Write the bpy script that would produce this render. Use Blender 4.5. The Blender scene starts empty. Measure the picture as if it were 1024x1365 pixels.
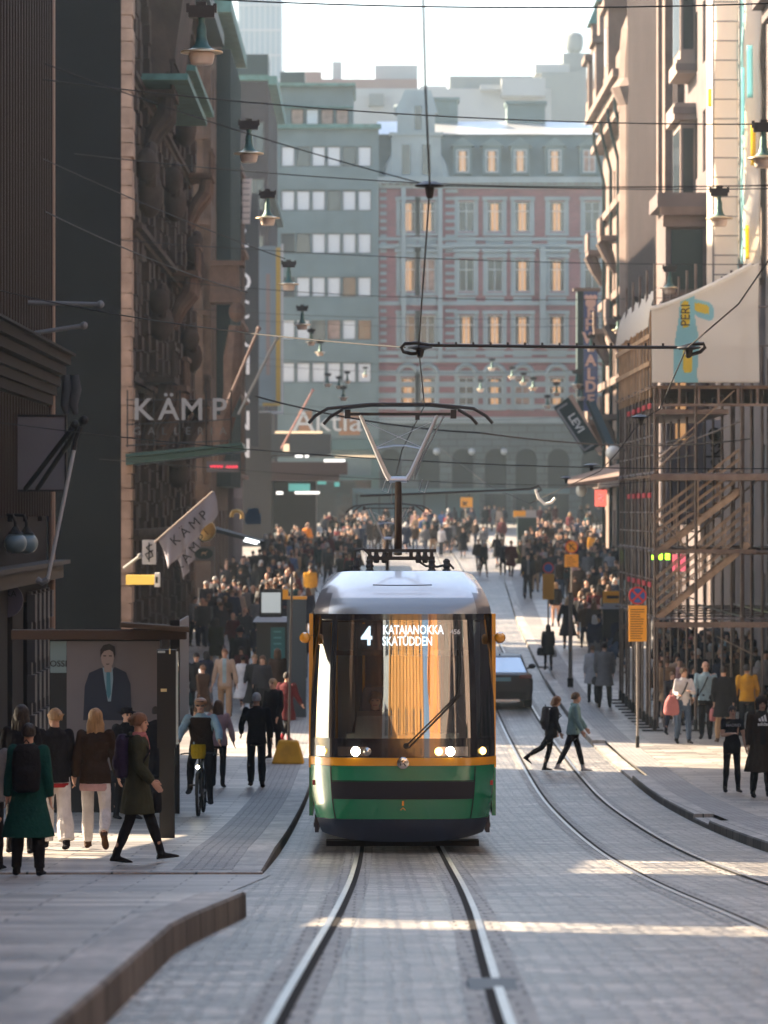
import bpy, bmesh, math, random
from math import sin, cos, pi, radians as R, sqrt, atan2
from mathutils import Vector, Matrix, noise as mnoise
random.seed(7)
scene = bpy.context.scene
COL = scene.collection
F = 5000.0          # focal length in photo pixels
VX, VY = 490.0, 682.5

# ---------------------------------------------------------------- camera
cd = bpy.data.cameras.new('Camera'); cam = bpy.data.objects.new('Camera', cd); COL.objects.link(cam)
cd.sensor_fit = 'VERTICAL'; cd.sensor_height = 36.0; cd.lens = F/1365*36.0
cd.clip_start = 0.5; cd.clip_end = 3000
cam.location = (0, 0, 0); cam.rotation_euler = (R(90), 0, -math.atan(22/F))
cd.dof.use_dof = True; cd.dof.focus_distance = 49.0; cd.dof.aperture_fstop = 2.9
scene.camera = cam

# ---------------------------------------------------------------- light
HAZE = 0.00028
SUN_AZ, SUN_EL = 63.0, 29.0         # degrees to the left of the street direction, height
w = bpy.data.worlds.new('World'); scene.world = w; w.use_nodes = True
nt = w.node_tree; nt.nodes.clear()
sky = nt.nodes.new('ShaderNodeTexSky'); sky.sky_type = 'NISHITA'; sky.sun_disc = False
sky.sun_elevation = R(SUN_EL); sky.sun_rotation = R(-SUN_AZ); sky.air_density = 1.0; sky.dust_density = 2.5; sky.ozone_density = 0.6
bg = nt.nodes.new('ShaderNodeBackground'); bg.inputs['Strength'].default_value = 0.075
wo = nt.nodes.new('ShaderNodeOutputWorld')
nt.links.new(sky.outputs[0], bg.inputs[0]); nt.links.new(bg.outputs[0], wo.inputs[0])
ld = bpy.data.lights.new('Sun', 'SUN'); ld.energy = 5.0; ld.angle = R(0.6); ld.color = (1.0, 0.79, 0.56)
sun = bpy.data.objects.new('Sun', ld); COL.objects.link(sun)
to_sun = Vector((-sin(R(SUN_AZ))*cos(R(SUN_EL)), cos(R(SUN_AZ))*cos(R(SUN_EL)), sin(R(SUN_EL))))
sun.rotation_euler = to_sun.to_track_quat('Z', 'Y').to_euler(); sun.location = (-30, 60, 60)
scene.view_settings.view_transform = 'Standard'; scene.view_settings.look = 'None'
scene.view_settings.exposure = 2.6; scene.view_settings.gamma = 1.0
scene.render.engine = 'CYCLES'
cy = scene.cycles
cy.use_denoising = True; cy.max_bounces = 6; cy.diffuse_bounces = 3; cy.glossy_bounces = 3
cy.transmission_bounces = 5; cy.transparent_max_bounces = 12; cy.volume_bounces = 1
cy.volume_step_rate = 10; cy.volume_max_steps = 64; cy.caustics_reflective = False; cy.caustics_refractive = False
cy.sample_clamp_indirect = 6.0

# ---------------------------------------------------------------- ground profile (camera height is z = 0)
GT = [(-80, 1.5), (-30, 0.4), (0, -1.24), (17, -2.35), (29, -3.13), (48, -4.36), (65, -5.18), (75, -5.5), (90, -5.72), (105, -5.68),
      (125, -5.2), (150, -4.28), (180, -3.3), (213, -2.4), (250, -1.5), (300, -0.9), (420, -0.6), (1500, -0.6)]
def lerp_tab(T, x):
    if x <= T[0][0]: return T[0][1]
    if x >= T[-1][0]: return T[-1][1]
    for i in range(len(T)-1):
        if T[i][0] <= x <= T[i+1][0]:
            x0, y0 = T[i]; x1, y1 = T[i+1]
            def sl(k):
                if k <= 0 or k >= len(T)-1: return (T[min(k+1, len(T)-1)][1]-T[max(k-1, 0)][1])/(T[min(k+1, len(T)-1)][0]-T[max(k-1, 0)][0])
                return (T[k+1][1]-T[k-1][1])/(T[k+1][0]-T[k-1][0])
            h = x1-x0; t = (x-x0)/h; m0, m1 = sl(i)*h, sl(i+1)*h
            return (2*t**3-3*t*t+1)*y0+(t**3-2*t*t+t)*m0+(-2*t**3+3*t*t)*y1+(t**3-t*t)*m1
def gz(d): return lerp_tab(GT, d)
def W(px, py, d): return Vector(((px-VX)/F*d, d, (VY-py)/F*d))
def lift_left(d): return .19 if d < 29 else .01 if d < 40 else .03+.10*min(1, (d-40)/6)
def gd(py, lift=0.13):
    a, b = 12.0, 260.0; L = lift if callable(lift) else (lambda d: lift)
    for _ in range(50):
        m = (a+b)/2
        if VY - F*(gz(m)+L(m))/m > py: a = m
        else: b = m
    return (a+b)/2

# ---------------------------------------------------------------- materials
MATS = {}
def mat(name, col, rough=0.6, metal=0.0, var=0.0, scale=3.0, bump=0.0, bscale=40.0, spec=0.5, emit=None, estr=0.0, coat=0.0, stretch=None):
    if name in MATS: return MATS[name]
    if spec == 0.5 and not metal: spec = .12 if rough >= .75 else .25 if rough >= .5 else .5
    m = bpy.data.materials.new(name); m.use_nodes = True; t = m.node_tree; b = t.nodes['Principled BSDF']
    c = (col[0], col[1], col[2], 1)
    b.inputs['Base Color'].default_value = c; b.inputs['Roughness'].default_value = rough; b.inputs['Metallic'].default_value = metal
    b.inputs['Specular IOR Level'].default_value = spec; b.inputs['Coat Weight'].default_value = coat
    if emit: b.inputs['Emission Color'].default_value = (*emit, 1); b.inputs['Emission Strength'].default_value = estr
    if var > 0 or bump > 0:
        tc = t.nodes.new('ShaderNodeTexCoord'); mp = t.nodes.new('ShaderNodeMapping')
        if stretch: mp.inputs['Scale'].default_value = stretch
        t.links.new(tc.outputs['Object'], mp.inputs[0])
    if var > 0:
        n = t.nodes.new('ShaderNodeTexNoise'); n.inputs['Scale'].default_value = scale; n.inputs['Detail'].default_value = 5
        t.links.new(mp.outputs[0], n.inputs['Vector'])
        cr = t.nodes.new('ShaderNodeValToRGB'); cr.color_ramp.elements[0].position = 0.3; cr.color_ramp.elements[1].position = 0.7
        cr.color_ramp.elements[0].color = (*[max(0, v*(1-var)) for v in col], 1); cr.color_ramp.elements[1].color = (*[min(1, v*(1+var)) for v in col], 1)
        t.links.new(n.outputs['Fac'], cr.inputs[0]); t.links.new(cr.outputs[0], b.inputs['Base Color'])
    if bump > 0:
        n2 = t.nodes.new('ShaderNodeTexNoise'); n2.inputs['Scale'].default_value = bscale; n2.inputs['Detail'].default_value = 4
        t.links.new(mp.outputs[0], n2.inputs['Vector'])
        bp = t.nodes.new('ShaderNodeBump'); bp.inputs['Strength'].default_value = bump; bp.inputs['Distance'].default_value = 0.03
        t.links.new(n2.outputs['Fac'], bp.inputs['Height']); t.links.new(bp.outputs[0], b.inputs['Normal'])
    MATS[name] = m
    return m

def brick_mat(name, c1, c2, cm, bw, bh, mortar=0.02, rough=0.6, var=0.35, bump=0.6, swap='XY', offset=0.5, spec=0.5, rvar=0.0, bias=0.0, blotch=0.35, bdist=0.02, streak=0.0, warp=0.05, sscale=1.6):
    """rows of stones; swap chooses the plane of the object's coordinates the courses lie in"""
    if name in MATS: return MATS[name]
    m = bpy.data.materials.new(name); m.use_nodes = True; t = m.node_tree; b = t.nodes['Principled BSDF']
    tc = t.nodes.new('ShaderNodeTexCoord'); sp = t.nodes.new('ShaderNodeSeparateXYZ'); cb = t.nodes.new('ShaderNodeCombineXYZ')
    t.links.new(tc.outputs['Object'], sp.inputs[0])
    a, c = {'XY': (0, 1), 'XZ': (0, 2), 'YZ': (1, 2), 'YX': (1, 0)}[swap]
    t.links.new(sp.outputs[a], cb.inputs[0]); t.links.new(sp.outputs[c], cb.inputs[1])
    # uneven joints
    wn = t.nodes.new('ShaderNodeTexNoise'); wn.inputs['Scale'].default_value = 2.3; t.links.new(cb.outputs[0], wn.inputs['Vector'])
    vm = t.nodes.new('ShaderNodeVectorMath'); vm.operation = 'SCALE'; vm.inputs['Scale'].default_value = warp
    t.links.new(wn.outputs['Color'], vm.inputs[0])
    va = t.nodes.new('ShaderNodeVectorMath'); va.operation = 'ADD'; t.links.new(cb.outputs[0], va.inputs[0]); t.links.new(vm.outputs[0], va.inputs[1])
    br = t.nodes.new('ShaderNodeTexBrick'); br.offset = offset; br.inputs['Scale'].default_value = 1.0
    br.inputs['Brick Width'].default_value = bw; br.inputs['Row Height'].default_value = bh; br.inputs['Mortar Size'].default_value = mortar
    br.inputs['Mortar Smooth'].default_value = 0.3; br.inputs['Bias'].default_value = bias
    br.inputs['Color1'].default_value = (*c1, 1); br.inputs['Color2'].default_value = (*c2, 1); br.inputs['Mortar'].default_value = (*cm, 1)
    t.links.new(va.outputs[0], br.inputs['Vector'])
    n = t.nodes.new('ShaderNodeTexNoise'); n.inputs['Scale'].default_value = blotch; n.inputs['Detail'].default_value = 6; n.inputs['Roughness'].default_value = 0.65
    t.links.new(cb.outputs[0], n.inputs['Vector'])
    mr = t.nodes.new('ShaderNodeMapRange'); mr.inputs[1].default_value = 0.3; mr.inputs[2].default_value = 0.7
    mr.inputs[3].default_value = 1-var; mr.inputs[4].default_value = 1+var
    t.links.new(n.outputs['Fac'], mr.inputs[0])
    mx = t.nodes.new('ShaderNodeMix'); mx.data_type = 'RGBA'; mx.blend_type = 'MULTIPLY'; mx.inputs['Factor'].default_value = 1
    # worn streaks that run along the courses
    sm = t.nodes.new('ShaderNodeMapping'); sm.inputs['Scale'].default_value = (.35, 2.2, 1); t.links.new(cb.outputs[0], sm.inputs[0])
    sn = t.nodes.new('ShaderNodeTexNoise'); sn.inputs['Scale'].default_value = sscale; sn.inputs['Detail'].default_value = 7; sn.inputs['Roughness'].default_value = .7; t.links.new(sm.outputs[0], sn.inputs['Vector'])
    sr = t.nodes.new('ShaderNodeMapRange'); sr.inputs[1].default_value = .40; sr.inputs[2].default_value = .60; sr.inputs[3].default_value = 1-streak; sr.inputs[4].default_value = 1+streak*.6; t.links.new(sn.outputs['Fac'], sr.inputs[0])
    mm = t.nodes.new('ShaderNodeMath'); mm.operation = 'MULTIPLY'; t.links.new(mr.outputs[0], mm.inputs[0]); t.links.new(sr.outputs[0], mm.inputs[1])
    t.links.new(br.outputs['Color'], mx.inputs['A']); t.links.new(mm.outputs[0], mx.inputs['B'])
    t.links.new(mx.outputs['Result'], b.inputs['Base Color'])
    b.inputs['Specular IOR Level'].default_value = spec
    # roughness differs per stone
    rr = t.nodes.new('ShaderNodeMapRange'); rr.inputs[1].default_value = 0; rr.inputs[2].default_value = 1
    rr.inputs[3].default_value = rough-rvar; rr.inputs[4].default_value = rough+rvar
    t.links.new(sn.outputs['Fac'] if streak else n.outputs['Fac'], rr.inputs[0]); t.links.new(rr.outputs[0], b.inputs['Roughness'])
    n3 = t.nodes.new('ShaderNodeTexNoise'); n3.inputs['Scale'].default_value = 9; n3.inputs['Detail'].default_value = 5
    t.links.new(cb.outputs[0], n3.inputs['Vector'])
    ad = t.nodes.new('ShaderNodeMath'); ad.operation = 'MULTIPLY_ADD'; ad.inputs[1].default_value = -1.0
    t.links.new(br.outputs['Fac'], ad.inputs[0]); t.links.new(n3.outputs['Fac'], ad.inputs[2])
    bp = t.nodes.new('ShaderNodeBump'); bp.inputs['Strength'].default_value = bump; bp.inputs['Distance'].default_value = bdist
    t.links.new(ad.outputs[0], bp.inputs['Height']); t.links.new(bp.outputs[0], b.inputs['Normal'])
    MATS[name] = m
    return m

def glass_mat(name, tint=(0.02, 0.03, 0.035), rough=0.05, see=0.0):
    if name in MATS: return MATS[name]
    m = bpy.data.materials.new(name); m.use_nodes = True; t = m.node_tree; b = t.nodes['Principled BSDF']
    b.inputs['Base Color'].default_value = (*tint, 1); b.inputs['Roughness'].default_value = rough; b.inputs['IOR'].default_value = 1.52
    b.inputs['Specular IOR Level'].default_value = 0.8
    if see > 0:
        tr = t.nodes.new('ShaderNodeBsdfTransparent'); tr.inputs[0].default_value = (0.75, 0.82, 0.85, 1)
        fr = t.nodes.new('ShaderNodeFresnel'); fr.inputs[0].default_value = 1.6
        mr = t.nodes.new('ShaderNodeMath'); mr.operation = 'MULTIPLY_ADD'; mr.inputs[1].default_value = 1.6; mr.inputs[2].default_value = 1-see
        mr.use_clamp = True
        mx = t.nodes.new('ShaderNodeMixShader'); t.links.new(fr.outputs[0], mr.inputs[0]); t.links.new(mr.outputs[0], mx.inputs[0])
        t.links.new(tr.outputs[0], mx.inputs[1]); gl = t.nodes.new('ShaderNodeBsdfGlossy'); gl.inputs['Roughness'].default_value = rough
        t.links.new(gl.outputs[0], mx.inputs[2]); t.links.new(mx.outputs[0], t.nodes['Material Output'].inputs[0])
    MATS[name] = m
    return m

# ---------------------------------------------------------------- mesh builder
class MB:
    def __init__(s): s.v = []; s.f = []; s.mi = []; s.m = 0
    def quad(s, a, b, c, d):
        n = len(s.v); s.v += [tuple(a), tuple(b), tuple(c), tuple(d)]; s.f.append((n, n+1, n+2, n+3)); s.mi.append(s.m)
        return s
    def poly(s, pts):
        n = len(s.v); s.v += [tuple(p) for p in pts]; s.f.append(tuple(range(n, n+len(pts)))); s.mi.append(s.m)
    def box(s, x0, x1, y0, y1, z0, z1):
        n = len(s.v)
        s.v += [(x0, y0, z0), (x1, y0, z0), (x1, y1, z0), (x0, y1, z0), (x0, y0, z1), (x1, y0, z1), (x1, y1, z1), (x0, y1, z1)]
        for f in ((0, 3, 2, 1), (4, 5, 6, 7), (0, 1, 5, 4), (1, 2, 6, 5), (2, 3, 7, 6), (3, 0, 4, 7)):
            s.f.append(tuple(n+i for i in f)); s.mi.append(s.m)
        return s
    def hexa(s, p):   # 8 points, bottom ring then top ring
        n = len(s.v); s.v += [tuple(q) for q in p]
        for f in ((0, 3, 2, 1), (4, 5, 6, 7), (0, 1, 5, 4), (1, 2, 6, 5), (2, 3, 7, 6), (3, 0, 4, 7)):
            s.f.append(tuple(n+i for i in f)); s.mi.append(s.m)
    def rings(s, rs, close=True, cap=True):
        """loft a list of rings (lists of points, same length)"""
        n0 = len(s.v); k = len(rs[0])
        for r in rs: s.v += [tuple(p) for p in r]
        for i in range(len(rs)-1):
            for j in range(k if close else k-1):
                a = n0+i*k+j; b = n0+i*k+(j+1) % k
                s.f.append((a, b, b+k, a+k)); s.mi.append(s.m)
        if cap and close:
            s.f.append(tuple(n0+j for j in range(k))[::-1]); s.mi.append(s.m)
            s.f.append(tuple(n0+(len(rs)-1)*k+j for j in range(k))); s.mi.append(s.m)
        return s
    def tube(s, pts, r, n=8, ref=None, cap=True, flat=1.0):
        pts = [Vector(p) for p in pts]; rs = []
        if not hasattr(r, '__len__'): r = [r]*len(pts)
        prev = None
        for i, p in enumerate(pts):
            t = (pts[min(i+1, len(pts)-1)]-pts[max(i-1, 0)])
            if t.length < 1e-9: t = Vector((0, 0, 1))
            t.normalize()
            if prev is None:
                a = Vector(ref) if ref else (Vector((1, 0, 0)) if abs(t.x) < 0.8 else Vector((0, 1, 0)))
            else: a = prev
            a = (a - t*a.dot(t))
            if a.length < 1e-6: a = t.orthogonal()
            a.normalize(); b = t.cross(a); prev = a
            rr = r[i]; ra, rb = (rr if hasattr(rr, '__len__') else (rr, rr*flat))
            rs.append([p + a*ra*cos(2*pi*k/n) + b*rb*sin(2*pi*k/n) for k in range(n)])
        return s.rings(rs, cap=cap)
    def bar(s, a, b, wx, wz, up=(0, 0, 1)):
        a, b = Vector(a), Vector(b); t = (b-a).normalized(); u = Vector(up)
        sd = t.cross(u)
        if sd.length < 1e-5: sd = t.orthogonal()
        sd.normalize(); u = sd.cross(t).normalized()
        o = [(-1, -1), (1, -1), (1, 1), (-1, 1)]
        s.hexa([a+sd*wx/2*i+u*wz/2*j for i, j in o]+[b+sd*wx/2*i+u*wz/2*j for i, j in o])
    def lathe(s, c, prof, n=16, axis='z'):
        rs = []
        for r, h in prof:
            ring = []
            for k in range(n):
                a = 2*pi*k/n
                if axis == 'z': ring.append((c[0]+r*cos(a), c[1]+r*sin(a), c[2]+h))
                elif axis == 'y': ring.append((c[0]+r*cos(a), c[1]+h, c[2]+r*sin(a)))
                else: ring.append((c[0]+h, c[1]+r*cos(a), c[2]+r*sin(a)))
            rs.append(ring)
        return s.rings(rs)
    def ball(s, c, rx, ry, rz, n=12, m=8, rot=None):
        rs = []
        for i in range(m+1):
            th = pi*i/m; q = max(sin(th), 0.02)
            ring = []
            for k in range(n):
                a = 2*pi*k/n; p = Vector((rx*q*cos(a), ry*q*sin(a), -rz*cos(th)))
                if rot is not None: p = rot @ p
                ring.append(Vector(c)+p)
            rs.append(ring)
        return s.rings(rs)
    def mesh(s, name, mats):
        me = bpy.data.meshes.new(name); me.from_pydata(s.v, [], s.f)
        for m in (mats if isinstance(mats, (list, tuple)) else [mats]): me.materials.append(m)
        me.polygons.foreach_set('material_index', s.mi); me.update()
        bm = bmesh.new(); bm.from_mesh(me); bmesh.ops.recalc_face_normals(bm, faces=bm.faces); bm.to_mesh(me); bm.free()
        return me
    def build(s, name, mats, parent=None, smooth=False, recalc=True):
        me = s.mesh(name, mats) if recalc else s.raw(name, mats)
        if smooth: me.polygons.foreach_set('use_smooth', [True]*len(me.polygons)); me.set_sharp_from_angle(angle=R(50))
        return link(name, me, parent)
    def raw(s, name, mats):
        me = bpy.data.meshes.new(name); me.from_pydata(s.v, [], s.f)
        for m in (mats if isinstance(mats, (list, tuple)) else [mats]): me.materials.append(m)
        me.polygons.foreach_set('material_index', s.mi); me.update(); return me
def link(name, me, parent=None):
    o = bpy.data.objects.new(name, me); COL.objects.link(o)
    if parent is not None: o.parent = parent
    return o
def tag(o, label=None, cat=None, group=None, kind=None):
    if label: o['label'] = label
    if cat: o['category'] = cat
    if group: o['group'] = group
    if kind: o['kind'] = kind
    return o
def empty(name, loc=(0, 0, 0), rz=0, label=None, cat=None, group=None):
    o = bpy.data.objects.new(name, None); COL.objects.link(o); o.location = loc; o.rotation_euler = (0, 0, rz)
    return tag(o, label, cat, group)
def copy_tree(o, parent=None):
    c = o.copy(); COL.objects.link(c)
    if parent is not None: c.parent = parent
    for ch in list(o.children): copy_tree(ch, c)
    return c
def text_obj(name, txt, m, size, loc, rot=(R(90), 0, 0), parent=None, ext=0.01, align='CENTER', sx=1.0, bold=0.0, spacing=1.0):
    cu = bpy.data.curves.new(name, 'FONT'); cu.body = txt; cu.size = size; cu.extrude = ext; cu.align_x = align; cu.align_y = 'CENTER'; cu.offset = bold
    cu.space_character = spacing; cu.resolution_u = 3
    tmp = bpy.data.objects.new('tmp', cu); COL.objects.link(tmp)
    me = bpy.data.meshes.new_from_object(tmp); bpy.data.objects.remove(tmp)
    me.materials.clear(); me.materials.append(m); me.name = name
    o = link(name, me, parent); o.location = loc; o.rotation_euler = rot; o.scale = (sx, 1, 1)
    return o
def wire_pts(a, b, sag, n=14):
    a, b = Vector(a), Vector(b)
    return [a.lerp(b, i/n) - Vector((0, 0, sag*4*(i/n)*(1-i/n))) for i in range(n+1)]
# ================================================================ ground, road, pavements, rails
M_sett = brick_mat('road_setts', (0.46, 0.43, 0.385), (0.17, 0.16, 0.15), (0.06, 0.055, 0.05), 0.26, 0.17, 0.026, rough=0.36, var=0.45, bump=1.0, rvar=0.26, blotch=0.35, bdist=0.03, streak=.62, spec=1.0, warp=.09, offset=.37, sscale=1.1)
M_slab = brick_mat('pavement_slabs', (0.49, 0.46, 0.42), (0.21, 0.20, 0.19), (0.06, 0.058, 0.055), 1.15, 0.42, 0.014, rough=0.34, var=0.25, bump=0.5, rvar=0.18, blotch=0.5, offset=0.37, streak=.3, spec=1.0)
M_slab2 = brick_mat('crossing_slabs', (0.38, 0.365, 0.345), (0.27, 0.26, 0.25), (0.09, 0.085, 0.08), 0.9, 0.5, 0.012, rough=0.42, var=0.2, bump=0.5, rvar=0.16, blotch=0.6, streak=.3, spec=.7)
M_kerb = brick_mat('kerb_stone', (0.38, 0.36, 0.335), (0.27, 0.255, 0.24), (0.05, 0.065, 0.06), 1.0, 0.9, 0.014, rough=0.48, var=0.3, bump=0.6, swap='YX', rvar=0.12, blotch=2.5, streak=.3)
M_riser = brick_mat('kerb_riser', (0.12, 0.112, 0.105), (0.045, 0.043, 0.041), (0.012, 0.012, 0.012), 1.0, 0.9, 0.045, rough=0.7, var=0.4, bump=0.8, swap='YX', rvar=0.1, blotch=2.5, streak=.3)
M_dirt = mat('ground_earth', (0.16, 0.155, 0.15), 0.85, var=0.2, scale=0.3)
M_steel = mat('rail_steel', (0.62, 0.61, 0.60), 0.28, 1.0, var=0.12, scale=3)
M_groove = mat('rail_groove', (0.015, 0.014, 0.013), 0.8)
M_railbed = brick_mat('rail_margin', (0.30, 0.29, 0.27), (0.19, 0.185, 0.175), (0.06, 0.058, 0.055), 0.17, 0.30, 0.012, rough=0.5, var=0.3, bump=0.7, rvar=0.12, blotch=1.2)

DS = [-80, -60, -45, -30, -20, -12, -6, 0, 4, 8] + [10+i*1.5 for i in range(120)] + [195, 200, 205, 213, 222, 232, 240, 250, 265, 280, 300]
KR = [(-80, 5.0), (27, 5.0), (48, 5.13), (59, 5.2), (78, 5.45), (117, 5.6), (147, 5.85), (178, 6.5), (200, 7.4), (300, 7.6)]
def kr(d):
    for (a, x), (b, y) in zip(KR, KR[1:]):
        if a <= d <= b: return x+(y-x)*(d-a)/(b-a)
    return KR[-1][1]
def ribbon(name, xl, xr, d0, d1, lift, m, nx=2, kind='structure'):
    b = MB(); ds = [d0]+[d for d in DS if d0 < d < d1]+[d1]
    fx = lambda f, d: f(d) if callable(f) else f
    for a, c in zip(ds, ds[1:]):
        for i in range(nx):
            q = []
            for (d, k) in ((a, i), (a, i+1), (c, i+1), (c, i)):
                x = fx(xl, d)+(fx(xr, d)-fx(xl, d))*k/nx
                q.append((x, d, gz(d)+(lift(d) if callable(lift) else lift)))
            b.quad(*q)
    me = b.raw(name, m); bm = bmesh.new(); bm.from_mesh(me); bmesh.ops.remove_doubles(bm, verts=bm.verts, dist=1e-5)
    for f in bm.faces:
        if f.normal.z < 0: f.normal_flip()
    bm.to_mesh(me); bm.free()
    for p in me.polygons: p.use_smooth = True
    return tag(link(name, me), kind=kind)
# terrain to the horizon
b = MB(); ys = [-400, -200]+DS+[350, 420, 600, 1500]; xs = [-700, -200, -60, 60, 200, 700]
for y0, y1 in zip(ys, ys[1:]):
    for x0, x1 in zip(xs, xs[1:]): b.quad((x0, y0, gz(y0)-.06), (x1, y0, gz(y0)-.06), (x1, y1, gz(y1)-.06), (x0, y1, gz(y1)-.06))
tag(b.build('ground', M_dirt), kind='structure')
KL, KN = -1.12, -1.22
def kn(d): return KN if d < 24 else KN+(d-24)/5*0.28
ribbon('road', lambda d: kn(d) if d < 29 else (-60 if d < 40 else KL), kr, -80, 240, 0.0, M_sett, 4)
ribbon('side_street_crossing', -60, lambda d: -1.0-0.5*(40-d)/11, 29.3, 39.7, 0.008, M_slab2, 4)
ribbon('plaza_paving', -60, 60, 240, 300, 0.0, M_slab, 4)
def pave(name, x0, x1, d0, d1, lift, m=M_slab): return ribbon(name, x0, x1, d0, d1, lift, m, 3)
pave('left_pavement', -60, lambda d: KL-.32, 40, 240, lift_left)
pave('near_left_pavement', -60, lambda d: kn(d)-.3, -80, 29, 0.19)
pave('right_pavement', lambda d: kr(d)+.32, 60, -80, 240, 0.13)
pave('left_channel_strip', lambda d: KL-.98, lambda d: KL-.32, 40.3, 240, lambda d: lift_left(d)+.004, brick_mat('strip_setts', (0.30, 0.29, 0.285), (0.22, 0.215, 0.21), (0.06, 0.06, 0.06), 0.22, 0.16, 0.014, rough=0.55, var=0.3, bump=0.7, rvar=0.1))
pave('right_channel_strip', lambda d: kr(d)+.32, lambda d: kr(d)+.95, -80, 240, 0.134, MATS['strip_setts'])
def kerb(name, xf, side, d0, d1, lift, ends=False):
    """side: +1 the road lies towards +x"""
    b = MB(); ds = [d0]+[d for d in DS if d0 < d < d1]+[d1]
    rs = []
    for d in ds:
        x = xf(d) if callable(xf) else xf; z = gz(d); l_ = lift(d) if callable(lift) else lift
        rs.append([(x-side*.33, d, z-.3), (x-side*.33, d, z+l_+.005), (x-side*.02, d, z+l_+.005), (x, d, z+l_-.015), (x+side*.012, d, z-.3)])
    b.rings(rs)
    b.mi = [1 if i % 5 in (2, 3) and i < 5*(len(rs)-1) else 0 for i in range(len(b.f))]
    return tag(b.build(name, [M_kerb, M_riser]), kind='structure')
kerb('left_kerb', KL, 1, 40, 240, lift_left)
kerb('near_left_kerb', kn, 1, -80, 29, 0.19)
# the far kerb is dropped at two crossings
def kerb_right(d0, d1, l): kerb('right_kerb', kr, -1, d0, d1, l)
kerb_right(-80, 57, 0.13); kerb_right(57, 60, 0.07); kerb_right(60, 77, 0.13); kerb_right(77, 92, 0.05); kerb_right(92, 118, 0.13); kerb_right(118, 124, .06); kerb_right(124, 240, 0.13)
# kerb faces that look across the street at the side-street mouth
b = MB(); b.box(-60, -1.12, 39.86, 40.0, gz(40)-.3, gz(40)+.034); b.box(-60, KN+.28, 28.98, 29.05, gz(29)-.3, gz(29)+.188)
tag(b.build('corner_kerb', M_kerb), kind='structure')
# rails: a steel head, the dark groove beside it and a margin of cut stones
CT = [(-80, -0.5), (0, -0.05), (17, 0.10), (23, 0.19), (30, 0.30), (38, 0.38), (48, 0.43), (60, 0.44), (240, 0.44)]
CR = [(-80, 3.3), (20, 3.34), (27, 3.36), (35, 3.36), (43, 3.46), (53, 3.6), (75, 3.9), (90, 4.08), (108, 4.2), (150, 4.3), (240, 4.4)]
def tracks(T, tagname):
    for s in (-1, 1):
        c = lambda d: lerp_tab(T, d)
        tag(ribbon('rail_margin', lambda d: c(d)+s*.535-.17, lambda d: c(d)+s*.535+.17, -80, 239, .004, M_railbed, 1), kind='structure')
        tag(ribbon('rail_groove', lambda d: c(d)+s*.510-.03, lambda d: c(d)+s*.510+.03, -80, 239, .008, M_groove, 1), kind='structure')
        b = MB(); rs = []
        for d in DS:
            if d > 239: break
            x = c(d)+s*.555; z = gz(d)
            rs.append([(x-.022*s, d, z-.02), (x-.022*s, d, z+.014), (x+.026*s, d, z+.014), (x+.030*s, d, z-.02)])
        b.rings(rs); tag(b.build('rail', M_steel), kind='structure')
tracks(CT, 'a'); tracks(CR, 'b')
# ================================================================ the tram
M_green = mat('tram_green', (0.012, 0.21, 0.10), 0.16, coat=1.0, var=.05, scale=2)
M_yellow = mat('tram_yellow', (0.75, 0.33, 0.02), 0.22, coat=1.0)
M_black = mat('tram_black', (0.012, 0.013, 0.018), 0.12, coat=1.0)
M_grille = mat('tram_grille', (0.02, 0.02, 0.028), 0.5)
M_skirt = mat('tram_skirt', (0.012, 0.02, 0.045), 0.32, coat=0.3)
M_silver = mat('tram_roof_silver', (0.72, 0.74, 0.76), 0.22, 0.35, coat=.6, var=.05, scale=1.5)
M_rub = mat('dark_rubber', (0.012, 0.012, 0.012), 0.7)
M_glassf = glass_mat('tram_windscreen', see=0.78, rough=0.01)
M_glassd = glass_mat('tram_side_glass', tint=(0.01, 0.013, 0.016), rough=0.03)
M_lampw = mat('lamp_lit', (1, 1, 1), 0.3, emit=(1.0, 0.90, 0.62), estr=7.0)
M_lampo = mat('lamp_amber', (0.9, 0.55, 0.15), 0.2, emit=(1.0, 0.62, 0.15), estr=1.3)
M_chrome = mat('lamp_reflector', (0.7, 0.68, 0.64), 0.18, 1.0)
M_led = mat('display_letters', (0.8, 0.85, 0.9), 0.5, emit=(0.72, 0.86, 0.95), estr=.42)
M_disp = mat('display_panel', (0.05, 0.05, 0.06), 0.55)
M_alu = mat('aluminium', (0.55, 0.57, 0.60), 0.32, 0.9)
M_dark = mat('dark_metal', (0.025, 0.024, 0.024), 0.45, 0.4)
M_brownm = mat('brown_metal', (0.06, 0.04, 0.028), 0.45, 0.5)
M_seat = mat('seat_cloth', (0.03, 0.05, 0.10), 0.8)
M_cabin = mat('cabin_lining', (0.10, 0.10, 0.105), 0.6)
M_paleblue = mat('cabin_pale', (0.42, 0.46, 0.50), 0.5)
M_white = mat('white_paint', (0.78, 0.78, 0.76), 0.4)
M_red = mat('red_lamp', (0.45, 0.02, 0.02), 0.3, coat=.5)

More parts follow.
